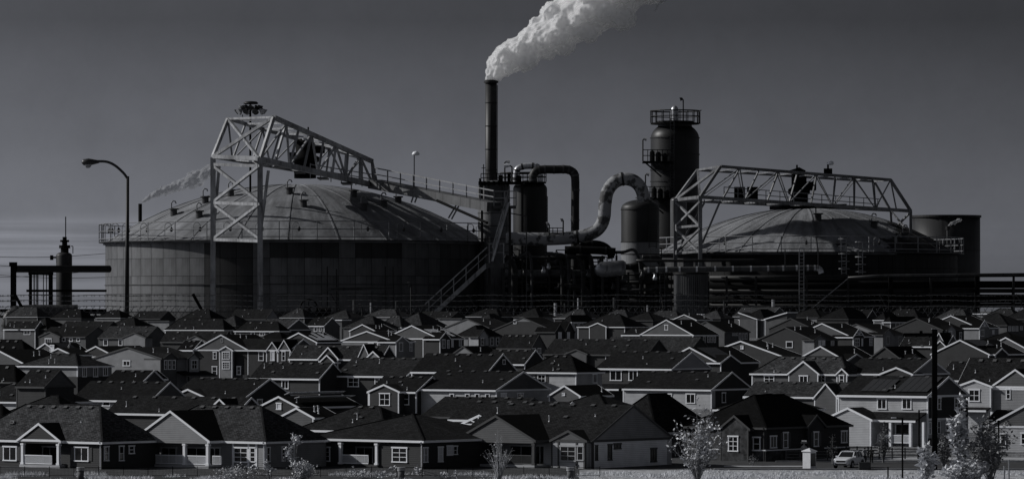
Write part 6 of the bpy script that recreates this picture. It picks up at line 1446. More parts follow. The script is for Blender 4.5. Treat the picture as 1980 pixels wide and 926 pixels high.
    c = Wd(597, 595, 1704); mb = MB(); mb.tube([c + Vector((3.1 * math.cos(2 * math.pi * k / 24), 0, 3.1 * math.sin(2 * math.pi * k / 24))) for k in range(25)], .32, 6, caps=False); part(mb, 'wheel_rim', M_BLACK, hw)
    for k in range(5): a = 2 * math.pi * k / 5 + .3; beam(hw, c, c + Vector((3.1 * math.cos(a), 0, 3.1 * math.sin(a))), .3, 'spoke', M_BLACK)
    mb = MB(); mb.tube([c + Vector((0, 6, 0)), c + Vector((0, -.4, 0))], .5, 8); part(mb, 'stem', M_STEEL, hw); mb = MB(); mb.tube([c + Vector((3, 4, -1.5)), c + Vector((8, 4, -1.5))], 1.6, 12); part(mb, 'valve_body', M_BLACK, hw); beam(hw, c + Vector((0, 4, 0)), Vector((c.x, c.y + 4, PG)), .8, 'pedestal', M_STEEL)
    # small posts and lamps in front of the shell
    rr_ = random.Random(3)
    posts = [(795, 548, 'hooded lamp post at the foot of the stairs'), (700, 590, 'short lamp post before the left tank, under the scaffold')]
    for (px, y0, lab) in posts: simple_lamp(px, y0, 625, 1690, lab, -5, M_LAMPD)
    for i, px in enumerate((685, 717, 766, 1074, 1092, 1118, 1188, 1252, 1400, 1495, 1742)):
        t = root_at('marker_post', 'thin upright pipe post behind the wire fence, one of a scattered few', 'post', px, 1660, None, 'thin pipe posts behind the fence')
        mb = MB(); mb.tube([Vector((xd(px, 1660), 1660, PG)), Wd(px, 575 + rr_.random() * 18, 1660)], .3 + .25 * (i % 3 == 0), 8); part(mb, 'post', M_LAMP if i % 2 else M_STEEL2, t)
    # street lamp before the tank
    d = 1600; t = root_at('street_lamp', 'tall street lamp with curved arm in front of the left tank', 'street lamp', 245, d)
    mb = MB(); mb.tube([Vector((xd(245, d), d, PG)), Wd(247, 341, d)], [.85, .5], 12); part(mb, 'pole', M_STEEL, t, True)
    mb = MB(); mb.tube(smooth_path([Wd(247, 346, d), Wd(238, 334, d), Wd(222, 320, d), Wd(206, 313, d), Wd(186, 312, d)]), .45, 8); part(mb, 'arm', M_STEEL2, t, True)
    q0, q1 = Wd(192, 313, d), Wd(158, 314, d); mb = MB(); mb.tube([q0, q0.lerp(q1, .25), q0.lerp(q1, .6), q0.lerp(q1, .9), q1], [.45, .8, 1.25, 1.05, .4], 12); hd = part(mb, 'lamp_head', M_LAMPD, t, True)
    mb = MB(); q = Wd(170, 318, d); mb.lathe((q.x, q.y, q.z - .6), [(1.25, .6), (1.1, -.1), (.6, -.6), (.01, -.7)], 12); part(mb, 'lens', M_LAMP, t, True, hd)

def build_clutter():
    "dense small steelwork in the middle of the plant: frames, short pipes, valves, platforms"
    rr = random.Random(17)
    for i in range(16):
        px = 965 + i * 21 + rr.random() * 10; d = 1745 + rr.random() * 60; y0 = 470 + rr.random() * 50
        t = root_at('steel_frame', 'one of many thin dark steel frames standing among the central pipes', 'steel frame', px, d, None, 'thin steel frames among the central pipes')
        w_ = 8 + rr.random() * 12
        for q in (0, w_): beam(t, Vector((xd(px + q, d), d, PG)), Wd(px + q, y0, d), .4, 'frame_post', M_STEEL2 if i % 3 == 0 else M_STEEL)
        y = y0
        while y < 600: beam(t, Wd(px, y, d), Wd(px + w_, y, d), .35, 'frame_rung', M_STEEL); y += 14 + rr.random() * 10
        if i % 2: beam(t, Wd(px, y0, d), Wd(px + w_, y0 + 28, d), .3, 'frame_brace', M_STEEL)
    for i in range(14):
        px = 980 + rr.random() * 290; y = 485 + rr.random() * 90; d = 1730 + rr.random() * 30; L_ = 15 + rr.random() * 45
        pts = [(px, y), (px + L_ * .4, y), (px + L_ * .8, y + rr.choice((-1, 1)) * 3), (px + L_, y + 14 + rr.random() * 20), (px + L_, 620)]
        pipe('process_pipe', 'one of the short bent pipes tangled in the middle of the plant', 'pipe', pts, .5 + rr.random() * .8, M_STEEL2 if i % 3 == 0 else M_STEEL, d, 2, M_STEEL2, group='short bent pipes in the middle of the plant')
    for i in range(9):
        px = 990 + rr.random() * 300; y = 500 + rr.random() * 70; d = 1725 + rr.random() * 20; c = Wd(px, y, d)
        t = thing('valve', 'small valve body with a wheel among the central pipes', 'valve', tuple(c), 0, 'small valves among the central pipes')
        mb = MB(); mb.lathe((c.x, c.y, c.z - 1.2), [(0, 0), (.7, .2), (.9, 1.0), (.5, 1.6), (.5, 2.4), (0, 2.5)], 12); part(mb, 'valve_body', M_ALU if i % 3 == 0 else M_STEEL2, t, True)
        mb = MB(); mb.tube([c + Vector((.8 * math.cos(k * math.pi / 6), .8 * math.sin(k * math.pi / 6), 1.5)) for k in range(13)], .14, 5, caps=False); part(mb, 'hand_wheel', M_STEEL2, t)

def build_fence():
    d = 1590.0; t = root_at('wire_fence', 'chain-link fence topped with barbed wire along the foot of the plant', 'fence', 990, d)
    mat = streaked('fence_wire', .09, .4)
    for (y) in (571, 581, 592):
        mb = MB(); P = [Wd(-30 + k * 34, y + 1.2 * math.sin(k * 1.7), d) for k in range(61)]; mb.tube(P, .1, 4, caps=False)
        for k in range(250):
            q = Wd(-20 + k * 8.1 + (k * 37 % 5), y + .6, d); mb.bar(q + Vector((-.25, 0, .35)), q + Vector((.25, 0, -.35)), .1); mb.bar(q + Vector((.25, 0, .35)), q + Vector((-.25, 0, -.35)), .1)
        part(mb, 'barbed_wire', mat, t)
    # chain links: wires rising at a slant with a bent tip, and their mirrored partners below
    mb = MB(); p = 13.0; k = 0; x = -20.0
    while x < 2000:
        a, b, c_, e = Wd(x, 618, d), Wd(x + 15, 600, d), Wd(x + 17, 596, d), Wd(x + 20, 593, d)
        mb.bar(a, b, .17); mb.bar(b, c_, .17); mb.bar(c_, e, .16); a2, b2 = Wd(x + 15, 618, d + .2), Wd(x, 600, d + .2); mb.bar(a2, b2, .14); mb.bar(b2, Wd(x - 1, 597, d), .14)
        x += p
    o = part(mb, 'chain_link_mesh', mat, t); o['kind'] = 'stuff'
    mb = MB(); mb.bar(Wd(-30, 603, d), Wd(2010, 603, d), .16); part(mb, 'tension_wire', mat, t)
    for px in (28, 373, 640, 905, 1170, 1435, 1700, 1965):
        dark = px in (28, 373)
        beam(t, Wd(px + 17, 600, d + .3), Vector((xd(px + 17, d), d + .3, PG)), .9, 'fence_post', M_STEEL)
        beam(t, Wd(px, 568, d + .3), Wd(px + 18, 601, d + .3), 1.0 if dark else .35, 'outrigger_arm', M_BLACK if dark else M_STEEL)

# ------------------------------------------------------------------ smoke
def smoke_mat():
    m = bpy.data.materials.new('white_smoke'); m.use_nodes = True; n, l = m.node_tree.nodes, m.node_tree.links
    out = n["Material Output"]; b = n["Principled BSDF"]
    lw = n.new("ShaderNodeLayerWeight"); lw.inputs[0].default_value = .5
    r = n.new("ShaderNodeMapRange"); r.inputs[1].default_value = .3; r.inputs[2].default_value = .9; r.inputs[3].default_value = .75; r.inputs[4].default_value = 0; l.new(lw.outputs['Facing'], r.inputs[0])
    tr = n.new("ShaderNodeBsdfTransparent"); mx = n.new("ShaderNodeMixShader"); df = n.new("ShaderNodeBsdfDiffuse"); df.inputs[0].default_value = (.97, .975, .985, 1); tl = n.new("ShaderNodeBsdfTranslucent"); tl.inputs[0].default_value = (.97, .975, .985, 1); m2 = n.new("ShaderNodeMixShader"); m2.inputs[0].default_value = .3; l.new(df.outputs[0], m2.inputs[1]); l.new(tl.outputs[0], m2.inputs[2])
    n.remove(b); l.new(r.outputs[0], mx.inputs[0]); l.new(tr.outputs[0], mx.inputs[1]); l.new(m2.outputs[0], mx.inputs[2]); l.new(mx.outputs[0], out.inputs[0])
    pv = n.new("ShaderNodeVolumePrincipled"); pv.inputs['Color'].default_value = (.995, .995, .995, 1); pv.inputs['Density'].default_value = .3; pv.inputs['Anisotropy'].default_value = .1
    l.new(pv.outputs[0], out.inputs['Volume'])
    return m
def plume(name, label, pts, d, mat, seed, voxel=.55, amp=1.0, puff=1.0):
    rr = random.Random(seed)
    t = thing(name, label, 'smoke', tuple(Wd(pts[0][0], pts[0][1], d)))
    bm = bmesh.new(); n = len(pts)
    total = sum(math.hypot(pts[i + 1][0] - pts[i][0], pts[i + 1][1] - pts[i][1]) for i in range(n - 1))
    def at(f):
        q = f * total
        for i in range(n - 1):
            L = math.hypot(pts[i + 1][0] - pts[i][0], pts[i + 1][1] - pts[i][1])
            if q <= L or i == n - 2:
                k = q / L; return [pts[i][j] + (pts[i + 1][j] - pts[i][j]) * k for j in range(3)]
            q -= L
    def ball(c, r):
        ret = bmesh.ops.create_icosphere(bm, subdivisions=2, radius=r, matrix=Matrix.Translation(c))
    for i in range(60):
        x, y, r = at(i / 59); ball(Wd(x, y, d) - t.location, r * d / F * .8)
    for i in range(int(230 * puff)):
        f = rr.random() ** .8; x, y, r = at(f); R_ = r * d / F; a = rr.random() * 2 * math.pi; e = (rr.random() - .5) * math.pi
        q = R_ * (.45 + .35 * rr.random()); s_ = R_ * (.22 + .28 * rr.random() ** 1.5)
        c = Wd(x, y, d) - t.location + Vector((math.cos(a) * math.cos(e) * q, math.sin(e) * q, math.sin(a) * math.cos(e) * q)); ball(c, s_)
    me = bpy.data.meshes.new('smoke_body'); bm.to_mesh(me); bm.free(); me.materials.append(mat)
    me.polygons.foreach_set("use_smooth", [True] * len(me.polygons))
    o = link('smoke_body', me, t)
    rm = o.modifiers.new('remesh', 'REMESH'); rm.mode = 'VOXEL'; rm.voxel_size = voxel; rm.use_smooth_shade = True
    for k, (sc, st) in enumerate(((6.5, 3.2), (2.8, 1.2), (1.1, .4))):
        tx = bpy.data.textures.new('smoke_noise', 'CLOUDS'); tx.noise_scale = sc * amp; tx.noise_depth = 2; tx.noise_basis = 'VORONOI_F1' if k < 2 else 'BLENDER_ORIGINAL'
        dm = o.modifiers.new('billow', 'DISPLACE'); dm.texture = tx; dm.strength = (-1 if k < 2 else 1) * st * amp; dm.mid_level = .4; dm.texture_coords = 'LOCAL'
    return t
def build_smoke():
    m = smoke_mat()
    plume('smoke_plume', 'big white billowing plume blown right from the tall chimney', [(949.5, 155, 12), (954, 143, 21), (968, 124, 36), (990, 110, 44), (1015, 94, 45), (1050, 74, 47), (1085, 54, 52), (1122, 32, 62), (1160, 6, 70), (1200, -24, 76), (1240, -58, 80)], 1800.0, m, 5)
    m2 = bpy.data.materials.new('thin_smoke'); m2.use_nodes = True; n, l = m2.node_tree.nodes, m2.node_tree.links
    for q in list(n):
        if q.type == 'BSDF_PRINCIPLED': n.remove(q)
    df = n.new("ShaderNodeBsdfDiffuse"); df.inputs[0].default_value = (.6, .61, .63, 1); tr = n.new("ShaderNodeBsdfTransparent"); mx = n.new("ShaderNodeMixShader")
    lw = n.new("ShaderNodeLayerWeight"); lw.inputs[0].default_value = .5; r = n.new("ShaderNodeMapRange"); r.inputs[1].default_value = 0; r.inputs[2].default_value = .85; r.inputs[3].default_value = .5; r.inputs[4].default_value = 0; l.new(lw.outputs['Facing'], r.inputs[0])
    l.new(r.outputs[0], mx.inputs[0]); l.new(tr.outputs[0], mx.inputs[1]); l.new(df.outputs[0], mx.inputs[2]); l.new(mx.outputs[0], n["Material Output"].inputs[0])
    plume('smoke_wisp', 'thin faint wisp of smoke drifting right from the thin black stack', [(274, 391, 3), (290, 381, 9), (310, 372, 13), (335, 363, 14), (352, 357, 17), (372, 351, 19), (395, 337, 19), (415, 326, 18)], 1925.0, m2, 9, .45, .45, .5)
    plume('smoke_wisp', 'small faint puff in front of the tall round tank, far right', [(1833, 437, 2), (1839, 432, 5), (1847, 429, 6), (1858, 425, 5)], 1860.0, m2, 11, .35, .35, .3)
    plume('smoke_wisp', 'torn faint streak of smoke at the top edge, right of the big plume', [(1266, 22, 3), (1272, 10, 5), (1285, -2, 7), (1300, -12, 8)], 1800.0, m2, 13, .45, .4, .3)

# ------------------------------------------------------------------ foreground: street, car, people, shrubs, lamps
def gpt(px, py):
    "point on the sloping ground seen at a pixel"
    s = ground_s(py); d = F / s; return Vector(((px - 990.0) / s, d, gz(d)))
def base_thing(name, label, cat, px, py, group=None, rz=0, kind=None):
    p = gpt(px, py); return thing(name, label, cat, tuple(p), rz, group)
M_LEAF = noisy('leaf_sunlit', .6, .3, .8, .6, .4); M_LEAF2 = noisy('leaf_grey_green', .2, .5, .8, .6, .4); M_BARK = noisy('bark', .2, .35, 2, .9, .1)
M_TWIG = noisy('twig_pale', .45, .3, 2, .8, .1)
def make_leaf(mb, p, L, w, rr, nrm=None):
    a = rr.random() * 2 * math.pi; e = (rr.random() - .35) * 1.4
    d = Vector((math.cos(a) * math.cos(e), math.sin(a) * math.cos(e), math.sin(e))); u = d.cross(Vector((rr.random() - .5, rr.random() - .5, rr.random() - .5))).normalized() * w
    q = d.cross(u).normalized() * L * .14
    mb.face([p, p + d * L * .45 + u, p + d * L + q, p + d * L * .45 - u])
def shrub(label, px, py, h_px, w_px, nb, nl, leafL, mat, seed, group=None, lean=0, name='leafy_shrub', cat='shrub', bark=None, tips=(.35, 1.0), upright=1.0, thick=.05, cluster=0):
    rr = random.Random(seed); t = base_thing(name, label, cat, px, py, group); s = ground_s(py); H_ = h_px / s; W_ = w_px / s / 2
    tr = MB(); lf = MB()
    for b in range(nb):
        a = rr.random() * 2 * math.pi; rad = W_ * (rr.random() ** .6); hh = H_ * (1 - .45 * (rad / W_) ** 1.6 * upright) * (.72 + .28 * rr.random())
        if b == 0: rad = W_ * .05; hh = H_
        P = []; k1 = rr.random() * .2
        for k in range(7):
            f = k / 6; P.append(Vector((math.cos(a) * rad * f ** 1.3 + math.sin(f * 5 + b) * W_ * .05 + lean * f, math.sin(a) * rad * f ** 1.3 * .8 + math.cos(f * 4 + b) * W_ * .05, hh * f)))
        tr.tube(P, [thick * (1.15 - .95 * k / 6) for k in range(7)], 5, caps=False)
        for tw in range(5):      # twigs
            f = .35 + .6 * rr.random(); k = min(5, int(f * 6)); q = P[k].lerp(P[k + 1], f * 6 - k); d = Vector((rr.random() - .5, rr.random() - .5, rr.random() * .9)).normalized() * W_ * .32
            tr.tube([q, q + d * .5 + Vector((0, 0, .05)), q + d], [thick * .3, thick * .22, thick * .1], 4, caps=False)
            for j in range(max(1, nl // (nb * 5))): make_leaf(lf, q + d * (.3 + .8 * rr.random()) + Vector((rr.gauss(0, .12), rr.gauss(0, .12), rr.gauss(0, .12))), leafL * (.6 + .7 * rr.random()), leafL * .27, rr)
        for j in range(max(1, nl // (nb * 2))):
            f = tips[0] + (tips[1] - tips[0]) * rr.random(); k = min(5, int(f * 6)); q = P[k].lerp(P[k + 1], min(1, f * 6 - k))
            make_leaf(lf, q + Vector((rr.gauss(0, .16), rr.gauss(0, .16), rr.gauss(0, .14))), leafL * (.6 + .7 * rr.random()), leafL * .27, rr)
    tr.build('trunk', bark or M_BARK, t)
    if nl: lf.build('leaves', mat, t)['kind'] = 'stuff'
    return t
def flower_stalk(label, px, py, heads, seed, mat):
    rr = random.Random(seed); t = base_thing('flower_stalk', label, 'plant', px, py, 'tall pale seed-headed weeds'); s = ground_s(py); tr = MB(); hd = MB()
    for (hx, hy, r) in heads:
        top = Vector(((hx - px) / s, rr.random() * .4 - .2, (py - hy) / s)); P = [Vector((0, 0, 0)), Vector((top.x * .3, top.y * .3, top.z * .5)), top]
        tr.tube(smooth_path(P, 4), .03, 5, caps=False)
        for j in range(int(26 * (r / 10) ** 2) + 8):
            q = top + Vector((rr.gauss(0, r / s * .45), rr.gauss(0, r / s * .45), rr.gauss(0, r / s * .45)))
            for k in range(2): make_leaf(hd, q, .2 + .14 * rr.random(), .08, rr)
    tr.build('stalk', M_BARK, t); hd.build('seed_heads', mat, t)['kind'] = 'stuff'
def build_grass():
    rr = random.Random(21)
    mb = MB(); m = noisy('dry_grass', .7, .35, .5, .8, .2)
    def bl(x, d, h, w_):
        z = gz(d) - .05 + bump(x, d); a = rr.random() * math.pi; dx, dy = math.cos(a) * w_, math.sin(a) * w_; lx, ly = rr.gauss(0, h * .35), rr.gauss(0, h * .35)
        i = len(mb.v); mb.v += [(x - dx, d - dy, z), (x + dx, d + dy, z), (x + lx, d + ly, z + h)]; mb.f.append((i, i + 1, i + 2)); mb.m.append(0); mb.uv += [(0, 0)] * 3
    for k in range(52000):
        px = -20 + 2020 * rr.random(); 
        if px < 1120: py = 916 + 14 * rr.random() ** .8; dens = 1
        else: py = (912 - 2 * math.sin(px * .01)) + 20 * rr.random()
        s = ground_s(py); d = F / s; x = (px - 990) / s
        n = noise.noise(Vector((x * .25, d * .12, 0)))
        if n < -.18 + (.3 if px < 1120 else 0): continue
        h = (.1 + .22 * rr.random()) * (1 + 1.2 * max(0, n)); bl(x, d, h * (1.2 if px < 1120 else 1), .035)
    o = mb.build('dry_grass', m); tag(o, 'dry pale grass along the bottom edge in front of the houses', 'grass', kind='stuff')
def bump(x, d): return 0.0
def build_street():
    asp = noisy('asphalt', .05, .3, 2, .9, .2); con = noisy('concrete', .4, .15, 1.2, .9, .2); soil = noisy('bare_soil', .07, .5, .6, .95, .1, bump=.4)
    def strip(name, x0, x1, y0, y1, mat, dz):
        mb = MB(); n = 10
        for k in range(n):
            xa, xb = x0 + (x1 - x0) * k / n, x0 + (x1 - x0) * (k + 1) / n
            P = [gpt(xa, y1), gpt(xb, y1), gpt(xb, y0), gpt(xa, y0)]
            mb.face([(p.x, p.y, p.z + dz) for p in P])
        return tag(mb.build(name, mat), kind='structure')
    strip('yard_soil', -60, 1125, 870, 945, soil, .004); strip('yard_soil', 1125, 1640, 870, 907, soil, .004)
    strip('street', 1400, 2100, 893, 907, asp, .008)
    strip('pavement', 1500, 2100, 884, 888.5, con, .02); strip('pavement', 1400, 1560, 900, 902, con, .02)
    gb = noisy('dry_grass_ground', .42, .55, .9, .95, .05, bump=.6); strip('grass_verge', 1120, 2120, 908.5, 940, gb, .012)
    mb = MB(); a, b = gpt(1500, 892.5), gpt(2100, 892.5); mb.bar(a + Vector((0, 0, .05)), b + Vector((0, 0, .05)), .25, .16); tag(mb.build('kerb', con), kind='structure')
    mb = MB(); a, b = gpt(1380, 907.5), gpt(2100, 907.5); mb.bar(a + Vector((0, 0, .05)), b + Vector((0, 0, .05)), .25, .18); tag(mb.build('kerb', con), kind='structure')
def car():
    t = base_thing('parked_car', 'white suv parked on the side street, facing the camera beside the utility cabinet', 'car', 1641, 904, rz=0)
    t.rotation_euler = (0, 0, R(-90 - 24))
    body = noisy('car_white_paint', .75, .03, 1, .25, .5); dk = noisy('car_black_trim', .02, .1, 2, .5, .4); gl = glass('car_glass', .01, .05, .8); tyre = noisy('tyre', .02, .1, 3, .9, .2); rim = noisy('alloy_rim', .4, .1, 2, .35, .6, .7)
    # x forward, y left, z up; profile stations (x, half width, z bottom, z top)
    L = 2.5
    st = [(2.45, .62, .48, .86), (2.35, .84, .36, .98), (2.0, .95, .32, 1.06), (1.4, .97, .3, 1.14), (1.05, .98, .3, 1.18), (0, .98, .3, 1.16), (-1.2, .98, .3, 1.18), (-2.1, .96, .34, 1.16), (-2.4, .86, .42, 1.05), (-2.48, .7, .5, .95)]
    mb = MB(); ring = []
    for (x, w_, zb, zt) in st:
        zc = (zb + zt) / 2; ring.append([(x, w_ * .86, zb), (x, w_, zb + .14), (x, w_ * 1.0, zc), (x, w_ * .96, zt - .06), (x, w_ * .8, zt), (x, -w_ * .8, zt), (x, -w_ * .96, zt - .06), (x, -w_, zc), (x, -w_, zb + .14), (x, -w_ * .86, zb)])
    for i in range(len(ring) - 1):
        for j in range(10): k = (j + 1) % 10; mb.face([ring[i][j], ring[i][k], ring[i + 1][k], ring[i + 1][j]])
    mb.face(ring[0]); mb.face(ring[-1][::-1]); mb.build('body', body, t)
    # cabin: glasshouse and roof
    g = [(.95, .80, 1.17), (.25, .70, 1.66), (-1.55, .68, 1.70), (-2.2, .74, 1.15)]
    cb = MB(); P = [[(x, w_, z), (x, -w_, z)] for (x, w_, z) in g]
    cb.face([P[0][0], P[0][1], P[1][1], P[1][0]]); cb.face([P[2][0], P[2][1], P[3][1], P[3][0]])
    for sd in (0, 1): cb.face([P[0][sd], P[1][sd], P[2][sd], P[3][sd]])
    cb.build('windows', gl, t)
    rf = MB(); rf.box(-1.6, .28, -.69, .69, 1.68, 1.76)
    for sd in (-1, 1):
        for a, b in (((.97, .82 * sd, 1.16), (.26, .71 * sd, 1.68)), ((-.35, .83 * sd, 1.16), (-.4, .71 * sd, 1.7)), ((-1.3, .83 * sd, 1.16), (-1.25, .7 * sd, 1.7)), ((-2.2, .78 * sd, 1.14), (-1.6, .7 * sd, 1.7))): rf.bar(a, b, .09)
        rf.bar((.3, .6 * sd, 1.8), (-1.5, .6 * sd, 1.8), .05)
    rf.build('roof', body, t)
    gr = MB(); gr.box(2.40, 2.47, -.5, .5, .68, .84); gr.box(2.40, 2.47, -.6, .6, .40, .55); gr.build('grille', dk, t)
    for sd in (-1, 1):
        hl = MB(); hl.box(2.30, 2.42, sd * .55 if sd > 0 else -.84, .84 if sd > 0 else -.55, .74, .88); hl.build('headlight', noisy('headlight_glass', .3, .1, 3, .1, .8), t)
        mr = MB(); mr.box(.75, .95, sd * 1.0 - .12, sd * 1.0 + .12, 1.14, 1.3); mr.build('wing_mirror', body, t)
        for x in (1.5, -1.5):
            wh = MB(); wh.tube([(x, sd * .80, .38), (x, sd * 1.0, .38)], .38, 20); w_ = wh.build('wheel', tyre, t)
            rm = MB(); rm.tube([(x, sd * 1.0, .38), (x, sd * 1.015, .38)], .24, 14); rm.build('rim', rim, w_)
            ar = MB(); pts = [(x + .46 * math.cos(a * math.pi / 8), sd * .985, .38 + .46 * math.sin(a * math.pi / 8)) for a in range(9)]; ar.tube(pts, .05, 5); ar.build('wheel_arch', dk, t)
def person(label, px, py, top, coat, legs, seed, facing=0):
    t = base_thing('person', label, 'person', px, py, None); t.rotation_euler = (0, 0, facing); s = ground_s(py)
    sk = [(0, 0, .95), (0, 0, 1.15), (0, .01, 1.38), (0, 0, 1.5), (0, -.01, 1.56), (0, -.03, 1.68), (0, -.02, 1.78),
          (.11, 0, .9), (.12, -.03, .5), (.12, .02, .09), (.12, -.12, .05), (-.11, 0, .9), (-.13, .04, .5), (-.14, .06, .09), (-.14, -.08, .05),
          (.2, 0, 1.42), (.27, .02, 1.14), (.24, -.12, .92), (.23, -.15, .84), (-.2, 0, 1.42), (-.28, .02, 1.14), (-.22, -.14, .95), (-.2, -.18, .88)]
    ed = [(0, 1), (1, 2), (2, 3), (3, 4), (4, 5), (5, 6), (0, 7), (7, 8), (8, 9), (9, 10), (0, 11), (11, 12), (12, 13), (13, 14), (2, 15), (15, 16), (16, 17), (17, 18), (2, 19), (19, 20), (20, 21), (21, 22)]
    ra = [.16, .15, .17, .06, .06, .1, .09, .1, .075, .05, .045, .1, .075, .05, .045, .08, .055, .04, .035, .08, .055, .04, .035]
    me = bpy.data.meshes.new('body'); me.from_pydata(sk, ed, []); o = link('body', me, t); me.materials.append(coat)
    sm = o.modifiers.new('skin', 'SKIN'); sd = o.modifiers.new('sub', 'SUBSURF'); sd.levels = 1; sd.render_levels = 1
    for i, v in enumerate(me.skin_vertices[0].data): v.radius = (ra[i], ra[i] * .8); v.use_root = (i == 0)
    hm = MB(); hm.lathe((0, -.0, 1.69), [(.01, .13), (.07, .11), (.105, .04), (.11, -.03), (.09, -.08)], 12); hm.build('hair', noisy('dark_hair', .02, .2, 8), t)
    lm = MB()
    for (a, b, c) in ((7, 8, 9), (11, 12, 13)): lm.tube([sk[a], sk[b], sk[c]], [.115, .095, .07], 10)
    lm.build('trousers', legs, t)
def build_foreground():
    build_street(); build_grass(); car()
    person('person in a pale top standing behind the white car', 1672, 896, 868, noisy('pale_top', .3, .1, 4), noisy('dark_trousers', .04, .1, 4), 1, .5)
    person('person in black standing at the right, behind the white car', 1685, 895, 868, noisy('black_coat', .02, .1, 4), noisy('black_trousers', .015, .1, 4), 2, -.4)
    # electrical cabinet with a hipped lid
    t = base_thing('utility_cabinet', 'white metal utility cabinet with a hipped lid beside the stop sign', 'utility box', 1565, 905, rz=R(-42)); t.rotation_euler = (0, 0, R(-40))
    mb = MB(); mb.box(-.5, .5, -.5, .5, 0, 1.75); mb.build('cabinet', noisy('cabinet_paint', .7, .1, 2, .5, .4), t)
    mb = MB(); mb.box(-.6, .6, -.6, .6, 1.75, 1.83); q = [(-.6, -.6, 1.83), (.6, -.6, 1.83), (.6, .6, 1.83), (-.6, .6, 1.83)]
    for i in range(4): mb.face([q[i], q[(i + 1) % 4], (0, 0, 2.15)])
    mb.build('lid', noisy('cabinet_paint', .7), t)
    mb = MB(); mb.box(.5, .53, -.4, .4, .25, 1.6); mb.build('door', noisy('cabinet_shade', .05, .2, 2, .5, .3), t)  # dark sheet paints the shade on the cabinet's right face
    t = base_thing('transformer_box', 'low dark ground box in front of the white car', 'utility box', 1672, 908); mb = MB(); mb.box(-.6, .6, -.5, .5, 0, .75); mb.box(-.65, .65, -.55, .55, .75, .82); mb.build('box', noisy('dark_box', .03, .2, 2, .6, .3), t)
    # stop sign seen from behind, with two street name blades
    t = base_thing('stop_sign', 'octagonal stop sign seen from behind with crossed street blades on top', 'sign', 1555, 898); s = ground_s(898); alu = noisy('bare_aluminium', .22, .15, 3, .4, .5, .5)
    mb = MB(); mb.tube([(0, 0, 0), (0, 0, 2.55)], .035, 8); mb.build('pole', alu, t)
    mb = MB(); P = [(.38 * math.cos(math.pi / 8 + k * math.pi / 4), .05, 1.72 + .38 * math.sin(math.pi / 8 + k * math.pi / 4)) for k in range(8)]; Q = [(p[0], .07, p[2]) for p in P]; mb.face(P); mb.face(Q[::-1])
    for k in range(8): mb.face([P[k], P[(k + 1) % 8], Q[(k + 1) % 8], Q[k]])
    mb.build('sign_plate', alu, t)
    for k, a in enumerate((.5, -.9)): mb = MB(); mb.box(-.4, .4, -.012, .012, 0, .16); b = mb.build('street_blade', alu, t, False, (0, 0, 2.28 + k * .18), a)
    # big dark lamp post right, with its long arm
    t = base_thing('lamp_post', 'thick black lamp post with a long arm, rising over the right of the suburb', 'street lamp', 1807, 908); s = ground_s(908); H_ = (908 - 636) / s
    mb = MB(); mb.box(-.27, .27, -.27, .27, 0, H_); mb.build('pole', M_BLACK, t); mb = MB(); mb.box(-.3, .3, -.3, .3, H_, H_ + .05); mb.build('pole_cap', TRIM['m'], t)
    z = (908 - 647) / s; mb = MB(); mb.box(-3.2, -.27, -.14, .14, z - .18, z + .18); mb.build('arm', M_BLACK, t)
    mb = MB(); mb.box(-3.3, -1.6, -.22, .22, z - .16, z + .06); mb.build('lamp_head', M_BLACK, t); mb = MB(); mb.box(-1.55, -1.25, -.12, .12, z + .18, z + .42); mb.build('photocell', M_BLACK, t)
    # slim street lamps
    for (px, yb, yt, arm, lab) in ((1745, 924, 807, -12, 'slim black street lamp before the porch of the solar-panelled house'), (1777, 889, 792, 10, 'slim street lamp between the porch and the thick lamp post'), (1931, 900, 812, -12, 'slim street lamp hidden in the leafy bushes at the right'),
                                   (1942, 800, 774, 6, 'small street lamp before the pale two-gabled house'), (752, 800, 776, 6, 'small hooded lamp before the dark house with two large windows'), (475, 728, 713, -8, 'small street lamp before the tall dark gabled house'), (701, 699, 683, 7, 'small street lamp before the pale house with the dark wide gable')):
        t = base_thing('street_lamp', lab, 'street lamp', px, yb, 'slim street lamps of the suburb'); s = ground_s(yb); s = s if yb > 850 else max(7, s); H_ = (yb - yt) / s
        mb = MB(); mb.tube([(0, 0, 0), (0, 0, H_)], .09, 8); mb.build('pole', M_BLACK, t); mb = MB(); mb.tube([(0, 0, H_ - .1), (arm / s, 0, H_)], .05, 6); mb.build('arm', M_BLACK, t)
        mb = MB(); mb.box(min(arm / s, arm / s * 1.8), max(arm / s, arm / s * 1.8), -.14, .14, H_ - .05, H_ + .06); mb.build('lamp_head', STACK, t)
    # round louvred pillars along the front fence
    for (px, lab) in ((156, 'short round vent pillar before the leftmost front bungalow'), (776, 'short round vent pillar before the recessed-porch bungalow'), (1103, 'short round vent pillar before the windowed bay')):
        t = base_thing('vent_pillar', lab, 'pillar', px, 928, 'round vent pillars along the front fence'); mb = MB(); mb.tube([(0, 0, 0), (0, 0, .95)], .33, 18); mb.build('column', noisy('pillar_concrete', .13, .3, 3), t, True)
        for k in range(3): mb = MB(); mb.tube([(0, 0, .97 + k * .13), (0, 0, 1.04 + k * .13)], .4, 18); mb.build('louvre_ring', TRIM['m'], t)
